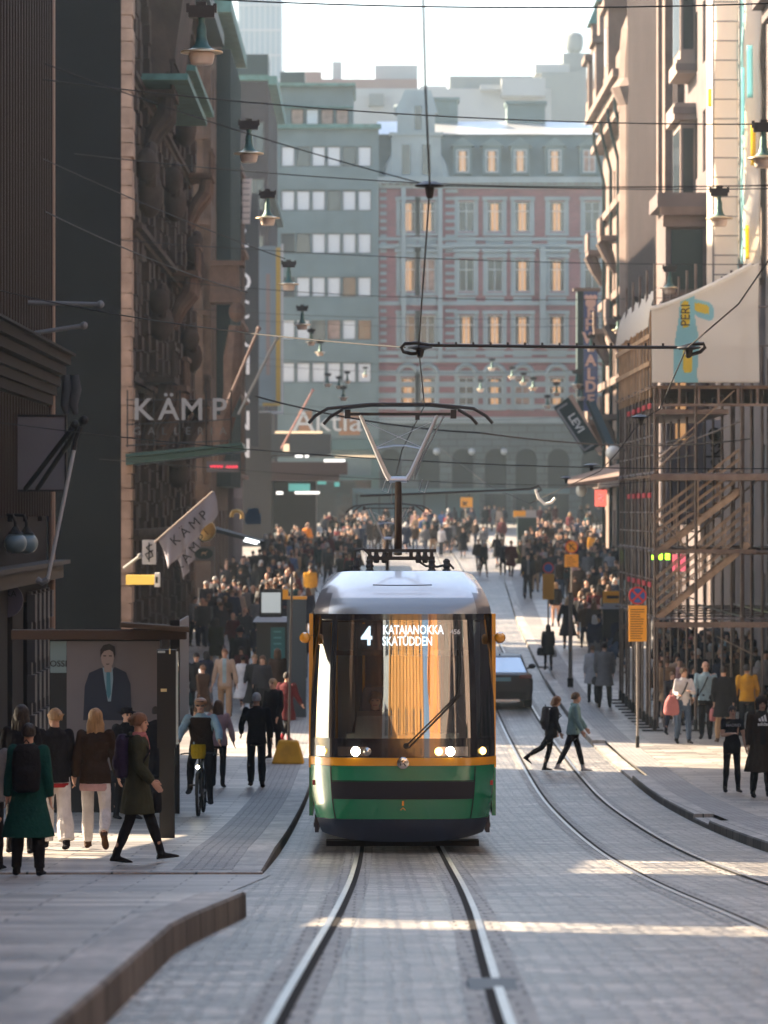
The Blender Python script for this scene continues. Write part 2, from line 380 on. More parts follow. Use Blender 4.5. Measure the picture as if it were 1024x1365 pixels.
def fx(u, z):
    """half width of the nose at height z"""
    h = lerp_tab([(0.0, 0.86), (0.12, 0.98), (0.5, 1.12), (1.1, 1.18), (2.0, 1.17), (3.02, 1.12), (3.3, 1.08), (3.6, 1.0)], z)
    return u*h
def fy(u, z):
    set_ = lerp_tab([(0.0, 0.34), (0.15, 0.12), (0.5, 0.02), (1.1, 0.0), (1.4, 0.02), (2.2, 0.10), (2.6, 0.14), (2.9, 0.17), (3.03, 0.183), (3.6, 0.24)], z)
    return set_ + 0.10*u*u + 0.42*abs(u)**7
def patch(b, u0, u1, z0, z1, off=0.0, nu=14, nz=6, zc=None):
    """a piece of the nose surface lifted by off; zc(u, z) may bend its edges"""
    rows = []
    for j in range(nz+1):
        row = []
        for i in range(nu+1):
            u = u0+(u1-u0)*i/nu; z = z0+(z1-z0)*j/nz
            if zc: z = zc(u, z, j/nz)
            row.append(Vector((fx(u, z), fy(u, z)-off, z)))
        rows.append(row)
    n = len(b.v)
    for r in rows: b.v += [tuple(p) for p in r]
    for j in range(nz):
        for i in range(nu):
            a = n+j*(nu+1)+i; b.f.append((a, a+1, a+nu+2, a+nu+1)); b.mi.append(b.m)
    # thickness: a rim going back
    rim = [rows[0][i] for i in range(nu+1)]+[rows[j][nu] for j in range(1, nz+1)]+[rows[nz][i] for i in range(nu-1, -1, -1)]+[rows[j][0] for j in range(nz-1, 0, -1)]
    k = len(rim); n = len(b.v); b.v += [tuple(p) for p in rim]+[(p.x, p.y+.03, p.z) for p in rim]
    for i in range(k): b.f.append((n+i, n+(i+1) % k, n+k+(i+1) % k, n+k+i)); b.mi.append(b.m)
def P(name, u0, u1, z0, z1, m, off=0.0, par=None, nu=14, nz=6, zc=None):
    b = MB(); patch(b, u0, u1, z0, z1, off, nu, nz, zc); return b.build(name, m, par, smooth=True)

def make_pantograph(par, y0, ztop, h):
    """base frame on the roof at z=ztop, mast and fork raised by h"""
    pg = MB(); pg.box(-.48, .48, y0-.3, y0+.5, ztop+.13, ztop+.17); pg.box(-.46, .46, y0-.34, y0-.3, ztop+.02, ztop+.07)
    for x in (-.42, -.14, .14, .42):
        pg.box(x-.025, x+.025, y0-.3, y0-.25, ztop+.02, ztop+.13)
    for x in (-.33, -.22, .24, .33): pg.lathe((x, y0-.27, ztop-.02), [(.03, 0), (.045, .03), (.03, .06), (.045, .09), (.03, .12), (.03, .15)], 10)
    pb = pg.build('pantograph_base', M_dark, par)
    for x in (-.6, -.42, .42, .62):
        q = MB(); q.lathe((x, y0-.32, ztop-.14), [(.03, 0), (.06, .02), (.04, .05), (.06, .08), (.04, .11), (.05, .15), (.02, .18)], 10); q.build('insulator', M_dark, pb)
    q = MB(); q.tube([(-.62, y0-.32, ztop+.03), (-.62, y0-.32, ztop+.16), (-.5, y0-.3, ztop+.17), (-.38, y0-.3, ztop+.06)], .018, 6); q.build('cable', M_dark, pb); q = MB()
    q.tube([(.22, y0-.3, ztop+.02), (.34, y0-.3, ztop-.06), (.5, y0-.32, ztop-.07), (.66, y0-.32, ztop-.03), (.72, y0-.32, ztop-.1)], .018, 6)
    q.build('cable', M_dark, pb)
    a = MB(); zt = ztop+h*.52
    a.tube([(-.03, y0+.4, ztop+.1), (-.03, y0+.1, zt)], [.055, .045], 10); a.build('pantograph_mast', M_brownm, par, smooth=True)
    a = MB(); zk = zt+.02
    a.tube([(-.15, y0+.1, zk), (.09, y0+.1, zk)], .042, 8)
    L = [(-.15, y0+.1, zk), (-.20, y0+.08, zk+.08), (-.55, y0, ztop+h-.12)]; Rr = [(.09, y0+.1, zk), (.14, y0+.08, zk+.08), (.50, y0, ztop+h-.12)]
    a.tube(L, [.042, .036, .024], 8); a.tube(Rr, [.042, .036, .024], 8)
    a.tube([(-.34, y0+.04, zk+.42), (-.1, y0+.04, zk+.46), (.08, y0+.04, zk+.46), (.28, y0+.04, zk+.42)], .012, 6)
    a.tube([(-.47, y0+.02, zk+.78), (.28, y0+.04, zk+.44)], .005, 4); a.tube([(.42, y0+.02, zk+.78), (-.33, y0+.04, zk+.44)], .005, 4)
    a.tube([(.18, y0+.1, zk), (.29, y0+.06, zk+.3), (.60, y0, ztop+h-.12)], .009, 5)
    for s in (-.2, .3): a.tube([(s, y0+.08, zk), (s-.05, y0+.06, zk-.15), (s+.03, y0+.06, zk-.18), (s+.08, y0+.08, zk-.02)], .008, 5)
    a.build('pantograph_fork', M_alu, par, smooth=True)
    c = MB(); zh = ztop+h
    c.box(-.74, .74, y0-.02, y0+.03, zh-.13, zh-.09); c.box(-.76, -.68, y0-.06, y0+.1, zh-.17, zh-.05); c.box(.68, .76, y0-.06, y0+.1, zh-.17, zh-.05); c.box(.2, .26, y0-.03, y0+.03, zh-.19, zh-.1)
    for yy, e in ((-.14, 1.25), (.18, 1.05)):
        c.tube([(-e, y0+yy, zh-.24), (-e+.09, y0+yy, zh-.14), (-e+.26, y0+yy, zh-.04), (-.8, y0+yy, zh-.02), (-.4, y0+yy, zh+.02), (.4, y0+yy, zh+.02), (.8, y0+yy, zh-.02), (e-.26, y0+yy, zh-.04), (e-.09, y0+yy, zh-.14), (e, y0+yy, zh-.24)], .022, 6)
    c.build('pantograph_head', M_dark, par, smooth=True)

def make_tram():
    t = empty('tram', label='green and yellow tram number 4 coming towards the camera with raised pantograph', cat='tram')
    LEN = 24.0
    # lower nose
    P('front_skirt', -1, 1, 0.13, 0.42, M_skirt, 0, t, 20, 5, lambda u, z, k: z+ (0.10*abs(u)**3 if k < .5 else 0)*(1-k))
    gr = P('front_panel', -1, 1, 0.425, 1.10, M_green, 0.006, t, 24, 8)
    P('front_grille', -.78, .78, .68, .90, M_grille, 0.016, t, 16, 3)
    b = MB()
    for x in (-.78, .78):
        patch(b, x-.006, x+.006, .43, 1.09, 0.010, 1, 6)
    patch(b, -.78, .78, .905, .915, .018, 16, 1)
    b.build('panel_seam', M_rub, gr)
    P('front_stripe', -1, 1, 1.105, 1.205, M_yellow, 0.018, t, 24, 2)
    P('lamp_band', -1, 1, 1.21, 1.40, M_black, 0.006, t, 24, 3)
    # emblem: a round badge
    b = MB(); yb = fy(0, 1.13)-.03; b.lathe((0, yb, 1.14), [(.001, -.02), (.055, -.02), (.075, -.012), (.08, .02), (.08, .06)], 20, 'y'); bd = b.build('badge', M_chrome, t, smooth=True)
    b = MB(); b.tube([(-.03, yb-.022, 1.11), (-.03, yb-.022, 1.15), (0, yb-.022, 1.175), (.035, yb-.022, 1.16), (.01, yb-.022, 1.135), (.035, yb-.022, 1.105)], .008, 5); b.build('badge_emblem', M_dark, bd)
    b = MB(); b.tube([(-.03, fy(0, .55)-.04, .545), (0, fy(0, .55)-.04, .575), (.03, fy(0, .55)-.04, .545)], .006, 5); b.box(-.012, .012, fy(0, .62)-.03, fy(0, .62), .60, .66); b.build('tow_cover_mark', M_yellow, t)
    # head lamps
    for s in (-1, 1):
        h = P('headlight', min(s*.37/1.0, s*.70), max(s*.37, s*.70), 1.225, 1.345, M_chrome, 0.014, t, 5, 2)
        def lens(name, x, r, m, d=0.03, par=h):
            u = x/fx(1, 1.285); b = MB(); y = fy(u, 1.285)-.02
            b.lathe((x, y, 1.285), [(.001, -d), (r*.7, -d*.8), (r, -.003), (r*1.15, 0.0), (r*1.15, .02)], 16, 'y'); b.build(name, m, par, smooth=True)
        lens('lamp_glow', s*.60, .052, M_lampw); lens('lamp_lens', s*.455, .045, M_lampo if s > 0 else M_chrome)
        h2 = P('turn_indicator', min(s*.84, s*.93), max(s*.84, s*.93), 1.225, 1.345, M_chrome, 0.014, t, 3, 2)
        lens('lamp_lens', s*1.015, .043, M_lampo, .05, h2)
        b = MB(); b.box(s*1.135-.02, s*1.135+.02, .42, .47, .84, .90); b.build('side_marker', M_red, t)
    # black surround above: header and pillars
    P('header', -1, 1, 2.955, 3.03, M_black, 0.01, t, 24, 2)
    P('lower_frame', -1, 1, 1.40, 1.45, M_black, 0.014, t, 24, 1)
    for s in (-1, 1):
        P('windscreen_pillar', min(s*.735, s*.80), max(s*.735, s*.80), 1.45, 2.955, M_black, 0.010, t, 2, 10)
        P('corner_pillar', min(s*.965, s*1.0), max(s*.965, s*1.0), 1.45, 2.955, M_black, 0.006, t, 2, 10)
        P('quarter_window', min(s*.80, s*.965), max(s*.80, s*.965), 1.45, 2.955, M_glassf, -.004, t, 4, 10)
    P('windscreen', -.735, .735, 1.45, 2.955, M_glassf, 0.0, t, 20, 14)
    # display behind the glass
    b = MB(); dz0, dz1 = 2.57, 2.90
    b.hexa([(-.66, .36, dz0), (.66, .36, dz0), (.66, .44, dz0), (-.66, .44, dz0), (-.66, .44, dz1), (.66, .44, dz1), (.66, .52, dz1), (-.66, .52, dz1)])
    dp = b.build('destination_display', M_disp, t)
    rr = (R(90)-math.atan(.08/.33), 0, 0)
    text_obj('route_number', '4', M_led, .34, (-.46, .385, 2.735), rr, dp, .002, sx=.85, bold=.008)
    text_obj('destination_text', 'KATAJANOKKA', M_led, .165, (.135, .395, 2.82), rr, dp, .002, sx=.665, bold=.003)
    text_obj('destination_text', 'SKATUDDEN', M_led, .165, (.06, .365, 2.675), rr, dp, .002, sx=.665, bold=.003)
    text_obj('fleet_number', '456', M_white, .085, (.67, fy(.6, 2.8)-.012, 2.80), rr, t, .002, bold=.002)
    P('display_surround', -.735, .735, 2.50, 2.57, M_black, -.03, t, 14, 1)
    # roof fairing
    b = MB(); n = 24; rs = []
    for j in range(9):
        k = j/8; z = 3.03+.55*k; row = []
        yb_ = .20+ (1.3*k**1.9); hw = 1.14-.20*k**1.6
        for i in range(n+1):
            u = -1+2*i/n; row.append((hw*u, yb_+.10*u*u*(1-k*.3)+.34*abs(u)**5, z-.05*k*abs(u)**10))
        rs.append(row)
    for r0, r1 in zip(rs, rs[1:]):
        for i in range(n):
            b.m = 2 if rs.index(r0) < 3 and abs(-1+2*(i+.5)/n) < .80 else 1 if abs(-1+2*(i+.5)/n) > .80 and rs.index(r0)/8 < (abs(-1+2*(i+.5)/n)-.72)*2.6 else 0
            b.quad(r0[i], r0[i+1], r1[i+1], r1[i])
    b.m = 0
    me = b.raw('roof_fairing', [M_silver, mat('fairing_grey', (0.16, 0.16, 0.17), .3, .3, coat=.4), mat('fairing_blue_grey', (0.30, 0.34, 0.37), .3, .4, coat=.5)]); bm = bmesh.new(); bm.from_mesh(me); bmesh.ops.remove_doubles(bm, verts=bm.verts, dist=1e-4)
    bmesh.ops.recalc_face_normals(bm, faces=bm.faces); bm.to_mesh(me); bm.free()
    for p in me.polygons: p.use_smooth = True
    rf = link('roof_fairing', me, t)
    b = MB(); b.tube([(-.38, .62, 3.40), (-.2, .60, 3.395), (.2, .60, 3.395), (.38, .62, 3.40)], .007, 5); b.build('fairing_seam', M_rub, rf)
    b = MB(); rs = []
    for y in (1.9, 8, 16, LEN): rs.append([(-.9, y, 3.3), (-.92, y, 3.50), (-.85, y, 3.56), (.85, y, 3.56), (.92, y, 3.50), (.9, y, 3.3)])
    b.rings(rs); b.build('roof_pod', M_silver, t)
    b = MB(); b.box(-1.08, 1.08, 1.3, LEN, 3.02, 3.30); b.build('roof', mat('roof_grey', (.2, .2, .2), .5), t)
    # sides
    for s in (-1, 1):
        x = s*1.2
        def side(nm, z0, z1, m, y0=.62, y1=LEN, off=0.0, th=.05, par=t):
            b = MB(); b.box(min(x, x-s*th)+s*off, max(x, x-s*th)+s*off, y0, y1, z0, z1); return b.build(nm, m, par)
        side('side_skirt', .20, .43, M_skirt, .9, off=-.07); side('side_panel', .435, 1.05, M_green); side('side_stripe', 1.055, 1.20, M_yellow, off=.006)
        side('side_glazing', 1.205, 2.75, M_glassd, 1.15, off=.002); side('side_top', 2.755, 3.03, M_yellow)
        side('door_pillar', 1.205, 2.75, M_yellow, .62, 1.145)
        for y in (1.15, 2.3, 4.5, 6.7, 8.9, 11.1, 13.3, 15.5, 17.7, 19.9): side('window_post', 1.21, 2.74, M_yellow if y in (1.15, 8.9) else M_black, y, y+.14, .012, .03)
        b = MB(); b.tube([(x-s*.02, .72, 2.72), (x+s*.03, .66, 2.73), (x+s*.05, .66, 2.72)], .03, 6); mr = b.build('mirror_arm', M_yellow, t)
        b = MB(); b.lathe((x+s*.055, .58, 2.72), [(.001, -.06), (.05, -.05), (.072, 0), (.072, .12), (.05, .16), (.001, .17)], 12, 'y'); b.build('camera_pod', M_yellow, mr, smooth=True)
    b = MB(); b.box(-1.15, 1.15, 1.2, LEN, .25, .3); b.box(-1.18, 1.18, LEN-.05, LEN, .3, 3.3); b.box(-1.15, 1.15, 3.0, 3.1, .3, 1.0); b.build('floor_pan', M_cabin, t)
    for y in (2.0, 3.9, 19, 21):
        b = MB(); b.lathe((-.62, y, .30), [(.001, 0), (.30, 0), (.30, .1), (.05, .1), (.05, 1.14), (.30, 1.14), (.30, 1.24), (.001, 1.24)], 18, 'x'); b.build('wheelset', M_dark, t)
    # cabin: desk, partition, seat
    b = MB(); b.box(-.72, .72, .32, .62, .9, 1.50); b.hexa([(-.62, .3, 1.45), (-.05, .3, 1.45), (-.05, .75, 1.45), (-.62, .75, 1.45), (-.58, .36, 1.72), (-.1, .36, 1.72), (-.1, .6, 1.78), (-.58, .6, 1.78)]); b.build('driver_desk', M_cabin, t)
    b = MB(); b.box(-1.05, -.62, 2.3, 2.34, 1.1, 2.9); b.box(.05, .32, 2.3, 2.34, 1.1, 2.9); b.box(.9, 1.05, 2.3, 2.34, 1.1, 2.9); b.build('partition', M_paleblue, t)
    b = MB(); b.tube([(-.35, 1.55, 1.2), (-.35, 1.6, 1.6), (-.35, 1.66, 2.05)], [(.24, .07), (.25, .07), (.15, .06)], 12); b.box(-.6, -.1, 1.1, 1.6, 1.05, 1.18); b.build('driver_seat', M_seat, t)
    for x in (-.92, -.86, -.5, .5): b = MB(); b.tube([(x, 2.0, 1.0), (x, 2.0, 2.9)], .018, 6); b.build('grab_pole', M_yellow, t)
    # wiper
    b = MB(); p0 = Vector((-.02+.06, fy(0, 1.38)-.05, 1.36)); p1 = Vector((.72, fy(.6, 2.1)-.07, 2.02)); q = Vector((0.03, 0, -.03))
    b.tube([p0, p1], .010, 6); b.tube([p0+q, p1+q*.6], .012, 6); b.tube([(.70, fy(.6, 2.1)-.05, 1.95), (.73, fy(.6, 2.1)-.03, 2.3), (.72, fy(.6, 2.7)-.02, 2.75)], .012, 5)
    b.lathe((p0.x, p0.y-.01, p0.z), [(.001, 0), (.035, 0), (.035, .05)], 10, 'y'); b.build('wiper', M_dark, t, smooth=True)
    # horn-like bumper foot
    b = MB(); b.box(-.98, .98, .5, .85, .05, .12); b.build('bumper_bar', M_rub, t)
    make_pantograph(t, 3.4, 3.71, 2.12)
    return t
TRAM = make_tram()
def place_tram(t, d, x):
    t.location = (x, d, gz(d)+.01); t.rotation_euler = (math.atan((gz(d+14)-gz(d))/14)*.35, 0, 0)
place_tram(TRAM, 47.6, .45)
T2 = copy_tree(TRAM); place_tram(T2, 107, .62); T2['label'] = 'second tram hidden behind the first, only its grey pantograph showing over the roof'
# ================================================================ buildings
M_wframe = mat('window_frame_pale', (0.42, 0.46, 0.46), 0.5)
M_wframed = mat('window_frame_dark', (0.05, 0.05, 0.05), 0.5)
M_gl = glass_mat('window_glass', tint=(0.03, 0.04, 0.045), rough=0.06)
M_glw = mat('window_lit_warm', (0.20, 0.125, 0.07), 0.3, emit=(1.0, 0.50, 0.2), estr=0.09)
M_blind = mat('window_blind', (0.62, 0.63, 0.62), 0.6, var=.08, scale=.7)
M_curt = mat('window_curtain', (0.34, 0.22, 0.17), 0.7, var=.3, scale=2)
WIN = {}
def window_mesh(w, h, style, glass, fr, arch=False):
    key = (round(w, 2), round(h, 2), style, glass.name, fr.name, arch)
    if key in WIN: return WIN[key]
    b = MB(); t = .07; b.m = 0
    b.box(-w/2, -w/2+t, -.05, .05, 0, h); b.box(w/2-t, w/2, -.05, .05, 0, h); b.box(-w/2+t, w/2-t, -.05, .05, 0, t); b.box(-w/2+t, w/2-t, -.05, .05, h-t, h)
    if style == 'cross':
        b.box(-.035, .035, -.045, .045, t, h-t); b.box(-w/2+t, -.035, -.04, .04, h*.68-.03, h*.68+.03); b.box(.035, w/2-t, -.04, .04, h*.68-.03, h*.68+.03)
    elif style == 'mid': b.box(-.03, .03, -.045, .045, t, h-t)
    b.m = 1
    if style == 'curtain_cross': pass
    b.quad((-w/2+t, .02, t), (w/2-t, .02, t), (w/2-t, .02, h-t), (-w/2+t, .02, h-t))
    if glass is M_glw:      # a warm curtain hangs in the middle of a dark pane
        b.m = 2; b.box(-w*.24, w*.22, .004, .018, t, h*.93)
    me = b.mesh('window', [fr, M_gl, M_glw] if glass is M_glw else [fr, glass]); WIN[key] = me; return me
RW = random.Random(3)
def add_windows(par, items, w, h, y, style, glasses, fr, name='window'):
    for (u, z) in items:
        g = RW.choices([q[0] for q in glasses], [q[1] for q in glasses])[0]
        o = link(name, window_mesh(w, h, style, g, fr), par); o.location = (u, y, z)
def wall_grid(b, W_, floors, n, ww, depth, u0=0.0, th=.32, margins=None):
    """front at y=0, openings cut by leaving them out; floors: list of (z0, z1, za, zb); returns opening centres"""
    out = []; mg = margins or 0.0; pitch = (W_-2*mg)/n
    for (z0, z1, za, zb) in floors:
        if za is None: b.box(u0, u0+W_, 0, th, z0, z1); continue
        b.box(u0, u0+W_, 0, th, z0, za); b.box(u0, u0+W_, 0, th, zb, z1)
        e = u0
        for i in range(n):
            c = u0+mg+pitch*(i+.5); b.box(e, c-ww/2, 0, th, za, zb); e = c+ww/2; out.append((c, za))
        b.box(e, u0+W_, 0, th, za, zb)
    return out
def floors_even(z0, zs, fh, n, sill, wh): return [(zs+i*fh, zs+(i+1)*fh, zs+i*fh+sill, zs+i*fh+sill+wh) for i in range(n)]

# ---------- left side, before the side streets (mostly outside the picture)
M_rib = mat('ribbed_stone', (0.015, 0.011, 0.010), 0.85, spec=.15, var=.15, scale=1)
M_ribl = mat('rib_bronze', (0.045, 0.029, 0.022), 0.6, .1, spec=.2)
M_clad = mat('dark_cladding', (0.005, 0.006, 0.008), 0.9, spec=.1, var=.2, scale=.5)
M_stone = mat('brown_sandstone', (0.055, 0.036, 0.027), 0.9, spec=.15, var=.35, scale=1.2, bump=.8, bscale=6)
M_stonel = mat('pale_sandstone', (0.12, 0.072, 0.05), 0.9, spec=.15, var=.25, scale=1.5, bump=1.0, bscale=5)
M_copper = mat('green_copper', (0.07, 0.16, 0.14), 0.6, var=.3, scale=2)
M_teal = mat('dark_green_metal', (0.010, 0.028, 0.030), 0.5, .1, spec=.3)
XL, XR = -6.8, 12.0
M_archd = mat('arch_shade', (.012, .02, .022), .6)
M_plankd = mat('blocker_plank', (.10, .06, .04), .8, var=.2)
def left_block(name, label, d0, d1, H, m, cat='building', glass=M_gl, zb=None, nb=None, depth=13, ww=1.3, trim=None, fh=3.9):
    """facade looks towards +x; local x runs along the street"""
    z0 = min(gz(d0), gz(d1))-.5 if zb is None else zb
    e = empty(name, (XL, d0, z0), R(90), label, cat); W_ = d1-d0; nb = nb or max(2, int(W_/3.1))
    b = MB(); n = int((H-5)/fh); fl = [(0, 1.2, None, None), (1.2, 5, 1.3, 4.3)]+floors_even(0, 5, fh, n, .9, 2.2)+[(5+n*fh, H, None, None)]
    it = wall_grid(b, W_, fl, nb, ww, depth); b.box(0, W_, .32, depth, 0, H-.01); b.build('wall', m, e)
    low = [i for i in it if i[1] < 2]; up = [i for i in it if i[1] > 2]
    add_windows(e, up[:70], ww, 2.2, .16, 'cross', [(glass, 3), (M_curt, 1)], M_wframed); add_windows(e, low, ww, 3.0, .16, 'mid', [(glass, 1)], M_wframed, 'shop_window')
    c = MB(); c.box(-.003, W_+.003, -.45, .1, H, H+.5); c.box(-.003, W_+.003, -.2, 0, H-.4, H); c.build('cornice', trim or m, e)
    return e
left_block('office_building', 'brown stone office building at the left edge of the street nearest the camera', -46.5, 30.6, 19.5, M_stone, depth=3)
left_block('office_building', 'unseen narrow stone house with a slit before it, added to shape the sun bands', 33.6, 45, 21, M_stone, depth=3)  # unseen, added; the slit before it and its thin depth shape a sun band
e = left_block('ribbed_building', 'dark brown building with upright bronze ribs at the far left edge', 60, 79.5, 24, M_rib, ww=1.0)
b = MB()
for i in range(34):
    u = .3+i*.575; b.box(u, u+.10, -.14, 0, 9.3, 23.5); 
b.build('facade_ribs', M_ribl, e)
b = MB()
for i in range(34):
    u = .3+i*.575; b.box(u, u+.07, -.10, 0, 6.0, 8.3)
b.build('facade_ribs', M_ribl, e)
b = MB()   # stepped band over the shops
for k, (zz, o) in enumerate(((8.35, .15), (8.55, .22), (8.75, .30), (8.98, .42), (9.2, .52))): b.box(0, 19.5, -o, 0, zz, zz+.19)
b.box(0, 19.5, -.62, -.1, 9.39, 9.44); b.build('shop_cornice', M_rib, e)
b = MB(); b.box(0, 19.6, -.35, 0, 4.7, 5.0); b.box(0, 19.6, -.5, -.05, 5.0, 5.08); b.build('shop_ledge', mat('pale_ledge', (.06, .05, .042), .7), e)
b = MB(); b.tube([(19.45, -.12, 0), (19.45, -.12, 24)], .07, 8); b.build('drainpipe', mat('bronze_pipe', (.26, .17, .12), .5), e)
for k in range(5):
    b = MB(); b.box(14.6+k*1.0, 14.6+k*1.0+.3, -.12, -.04, 1.4, 4.5)
    for z in (1.5, 2.3, 3.1, 3.9): b.box(14.5+k*1.0, 14.5+k*1.0+.5, -.2, -.04, z, z+.55)
    b.build('window_display', mat('display_dim', (.06, .06, .065), .5), e)
# unseen block, added to narrow the sun band that crosses the street
sun_block_e = left_block('sun_blocker_block', 'unseen stone block added to narrow the sun band, left of the picture', 79.7, 88.5, 19, M_stone, depth=15); sun_block_e.location.x = -9.3
e = empty('sun_blocker_wall', (XL, 45.1, gz(52)), R(90), 'unseen stone wall with openings, added to shape the sun patches, left of the picture', 'sun blocker')
b = MB(); b.box(0, 14.8, .2, 1.0, 3.5, 6.4); b.box(5.6, 14.8, .2, 1.4, 6.4, 22); b.build('blocker_wall', M_stone, e)  # unseen wall, added to shape the sun patches on road and pavement

e = empty('sun_blocker_screen', (XL, 30.7, gz(31)), R(90), 'unseen wooden screen added to stop low sun in the slit, left of the picture', 'gate')
b = MB(); b.box(0, 2.8, .2, .35, 0, 4.3)  # unseen screen, added to keep low sun off the near pavement
for k in range(7): b.box(.05+k*.4, .12+k*.4, .15, .2, 0, 4.2)
b.build('blocker_screen', M_plankd, e)
# ---------- the corner building with the dark end wall and the carved stone front
Z0 = gz(103)-.4
e = empty('carved_stone_building', (XL, 104.6, Z0), R(90), 'ornate brown sandstone corner building with carved front and a canopy sign', 'building')
W_ = 36.4; H = 23
b = MB(); fl = [(0, 1.0, None, None), (1.0, 5.6, 1.2, 4.6)]+[(5.6+i*4.3, 5.6+(i+1)*4.3, 5.6+i*4.3+.9, 5.6+i*4.3+3.3) for i in range(4)]+[(22.8, H, None, None)]
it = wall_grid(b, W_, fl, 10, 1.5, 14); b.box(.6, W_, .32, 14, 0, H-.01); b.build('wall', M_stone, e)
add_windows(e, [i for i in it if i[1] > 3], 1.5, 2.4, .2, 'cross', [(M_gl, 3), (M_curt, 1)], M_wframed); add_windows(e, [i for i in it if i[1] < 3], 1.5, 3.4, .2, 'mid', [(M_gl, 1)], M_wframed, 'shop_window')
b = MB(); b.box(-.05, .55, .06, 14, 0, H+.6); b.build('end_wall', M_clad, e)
# rough pilaster on the corner, its lit look painted as brighter warm stone
b = MB(); rg = random.Random(5); z = 0
while z < H:
    h = rg.uniform(.35, .6); o = rg.uniform(.0, .07); b.box(-.10-o*.5, .9, -.2-o, .06, z, z+h-.03); z += h
b.box(-.07, .85, -.15, .055, 0, H); b.build('corner_pilaster', mat('lit_look_quoin', (.34, .225, .16), .85, var=.35, scale=1.5, bump=1.0, bscale=4), e)
b = MB()
for zz, o in ((5.45, .35), (9.8, .25), (14.1, .45), (18.4, .3), (23.3, .9)):
    b.box(.95, W_, -o, 0, zz, zz+.16); b.box(.95, W_, -o*.6, 0, zz-.16, zz)
b.build('string_course', M_stone, e)
rg = random.Random(8)
for i in range(11):     # rusticated piers between the windows
    b = MB(); b.box((.96 if i == 0 else i*3.8-.54), (.96 if i == 0 else i*3.8-.54)+1.08, -.15, 0, .9, 22.6); u = .95 if i == 0 else i*3.8-.55; z = .9
    while z < 22.6:
        h = rg.choice((.45, .55, .62)); o = .2+rg.uniform(0, .12)
        if not any(abs(z+h/2-q) < .45 for q in (5.45, 9.8, 14.1, 18.4)): b.box(u, u+1.1, -o, 0, z, z+h-.05)
        z += h
    b.build('rusticated_pier', M_stone, e)
for i, (u, z) in enumerate(((6.5, 9.9), (14.0, 9.9), (6.5, 18.3), (22, 14.0), (29.5, 9.9), (33.5, 18.3))):   # balconies on carved brackets
    b = MB(); b.box(u-1.3, u+1.3, -1.15, -.26, z, z+.18)
    for q in range(9): x = u-1.2+q*.3; b.tube([(x, -1.08, z+.18), (x, -1.08, z+.55), (x, -1.08, z+.95)], [.05, .08, .05], 6)
    b.box(u-1.3, u+1.3, -1.18, -1.0, z+.95, z+1.07)
    for x in (u-.9, u+.9):
        b.tube([(x, -.9, z-.05), (x, -.85, z-.5), (x, -.5, z-1.0), (x, -.25, z-1.7)], [.22, .26, .2, .1], 8)
    b.build('balcony', M_stonel if i % 2 else M_stone, e)
# big scroll and mask carvings
for (u, z, s) in ((4, 16.2, 1.0), (11.5, 20.4, 1.1), (18, 17.0, .9), (25.5, 20.5, 1.1), (33, 15.8, 1.0), (10, 12.6, .8), (20, 8.0, .7), (30, 12.4, .8)):
    b = MB(); b.tube([(u+s*.8*cos(a)*(.3+a/7), -.55, z+s*.8*sin(a)*(.3+a/7)) for a in [k*.45 for k in range(15)]], [.2*s]*15, 7)
    b.ball((u, -.5, z-.9*s), .5*s, .4, .7*s, 10, 7); b.ball((u-.6*s, -.45, z-.1), .4*s, .35, .5*s, 8, 6)
    b.build('carving', M_stone, e, smooth=True)
b = MB()    # oriel under a copper ledge
b.hexa([(8.8, 0, 19.0), (16.2, 0, 19.0), (15.6, -.9, 19.6), (9.4, -.9, 19.6), (8.8, 0, 24), (16.2, 0, 24), (15.6, -1.5, 24), (9.4, -1.5, 24)]); b.build('oriel', M_stone, e)
b = MB(); b.box(4, 17, -1.6, -.1, 18.62, 18.8); b.box(22, 37, -1.0, -.1, 21.0, 21.2); b.build('copper_ledge', M_copper, e)
b = MB(); b.box(-.2, W_+.2, -1.4, 2, H+.61, H+1.1); b.build('eaves', M_teal, e)

# letters and canopy, standing out over the pavement
Zc = gz(112)
c = empty('entrance_canopy', W(245, 605, 104), 0, 'dark green canopy over the shop entrance on the left carrying large letters', 'canopy')
def Lc(px, py, d=104): return W(px, py, d)-c.location
b = MB(); p = [Lc(168, 610), Lc(324, 594), Lc(326, 600), Lc(168, 620)]
q = [v+Vector((0, 2.6, 0)) for v in p]; b.hexa([p[3], p[2], q[2], q[3], p[0], p[1], q[1], q[0]])
p2 = [Lc(168, 605), Lc(322, 590), Lc(324, 593.5), Lc(168, 609.5)]; q2 = [v+Vector((0, 2.7, 0)) for v in p2]; p2 = [v-Vector((0, .12, 0)) for v in p2]
b.hexa([p2[3], p2[2], q2[2], q2[3], p2[0], p2[1], q2[1], q2[0]]); b.build('canopy_roof', mat('canopy_green', (.035, .085, .075), .4, .3), c)
b = MB()
for x in (170, 205, 240, 275, 308): b.tube([Lc(x, 596), Lc(x, 520)], .02, 5)
for y in (562, 590): b.tube([Lc(168, y+4), Lc(310, y-3)], .02, 5)
b.tube([Lc(168, 533), Lc(310, 533)], .015, 5); b.build('letter_rack', M_dark, c)
M_letw = mat('letter_grey', (0.27, 0.27, 0.28), .5)
for ch, x in (('K', 191), ('Ä', 225), ('M', 256), ('P', 292)):
    text_obj('sign_letter', ch, mat('letter_pale_grey', (.26, .26, .26), .5), .86, W(x, 547, 103.6)-c.location, parent=c, ext=.04, bold=.008)
text_obj('sign_letters', 'GALLERIA', mat('letter_dim', (.10, .10, .10), .5), .30, W(240, 575, 103.6)-c.location, parent=c, ext=.02, spacing=2.2)

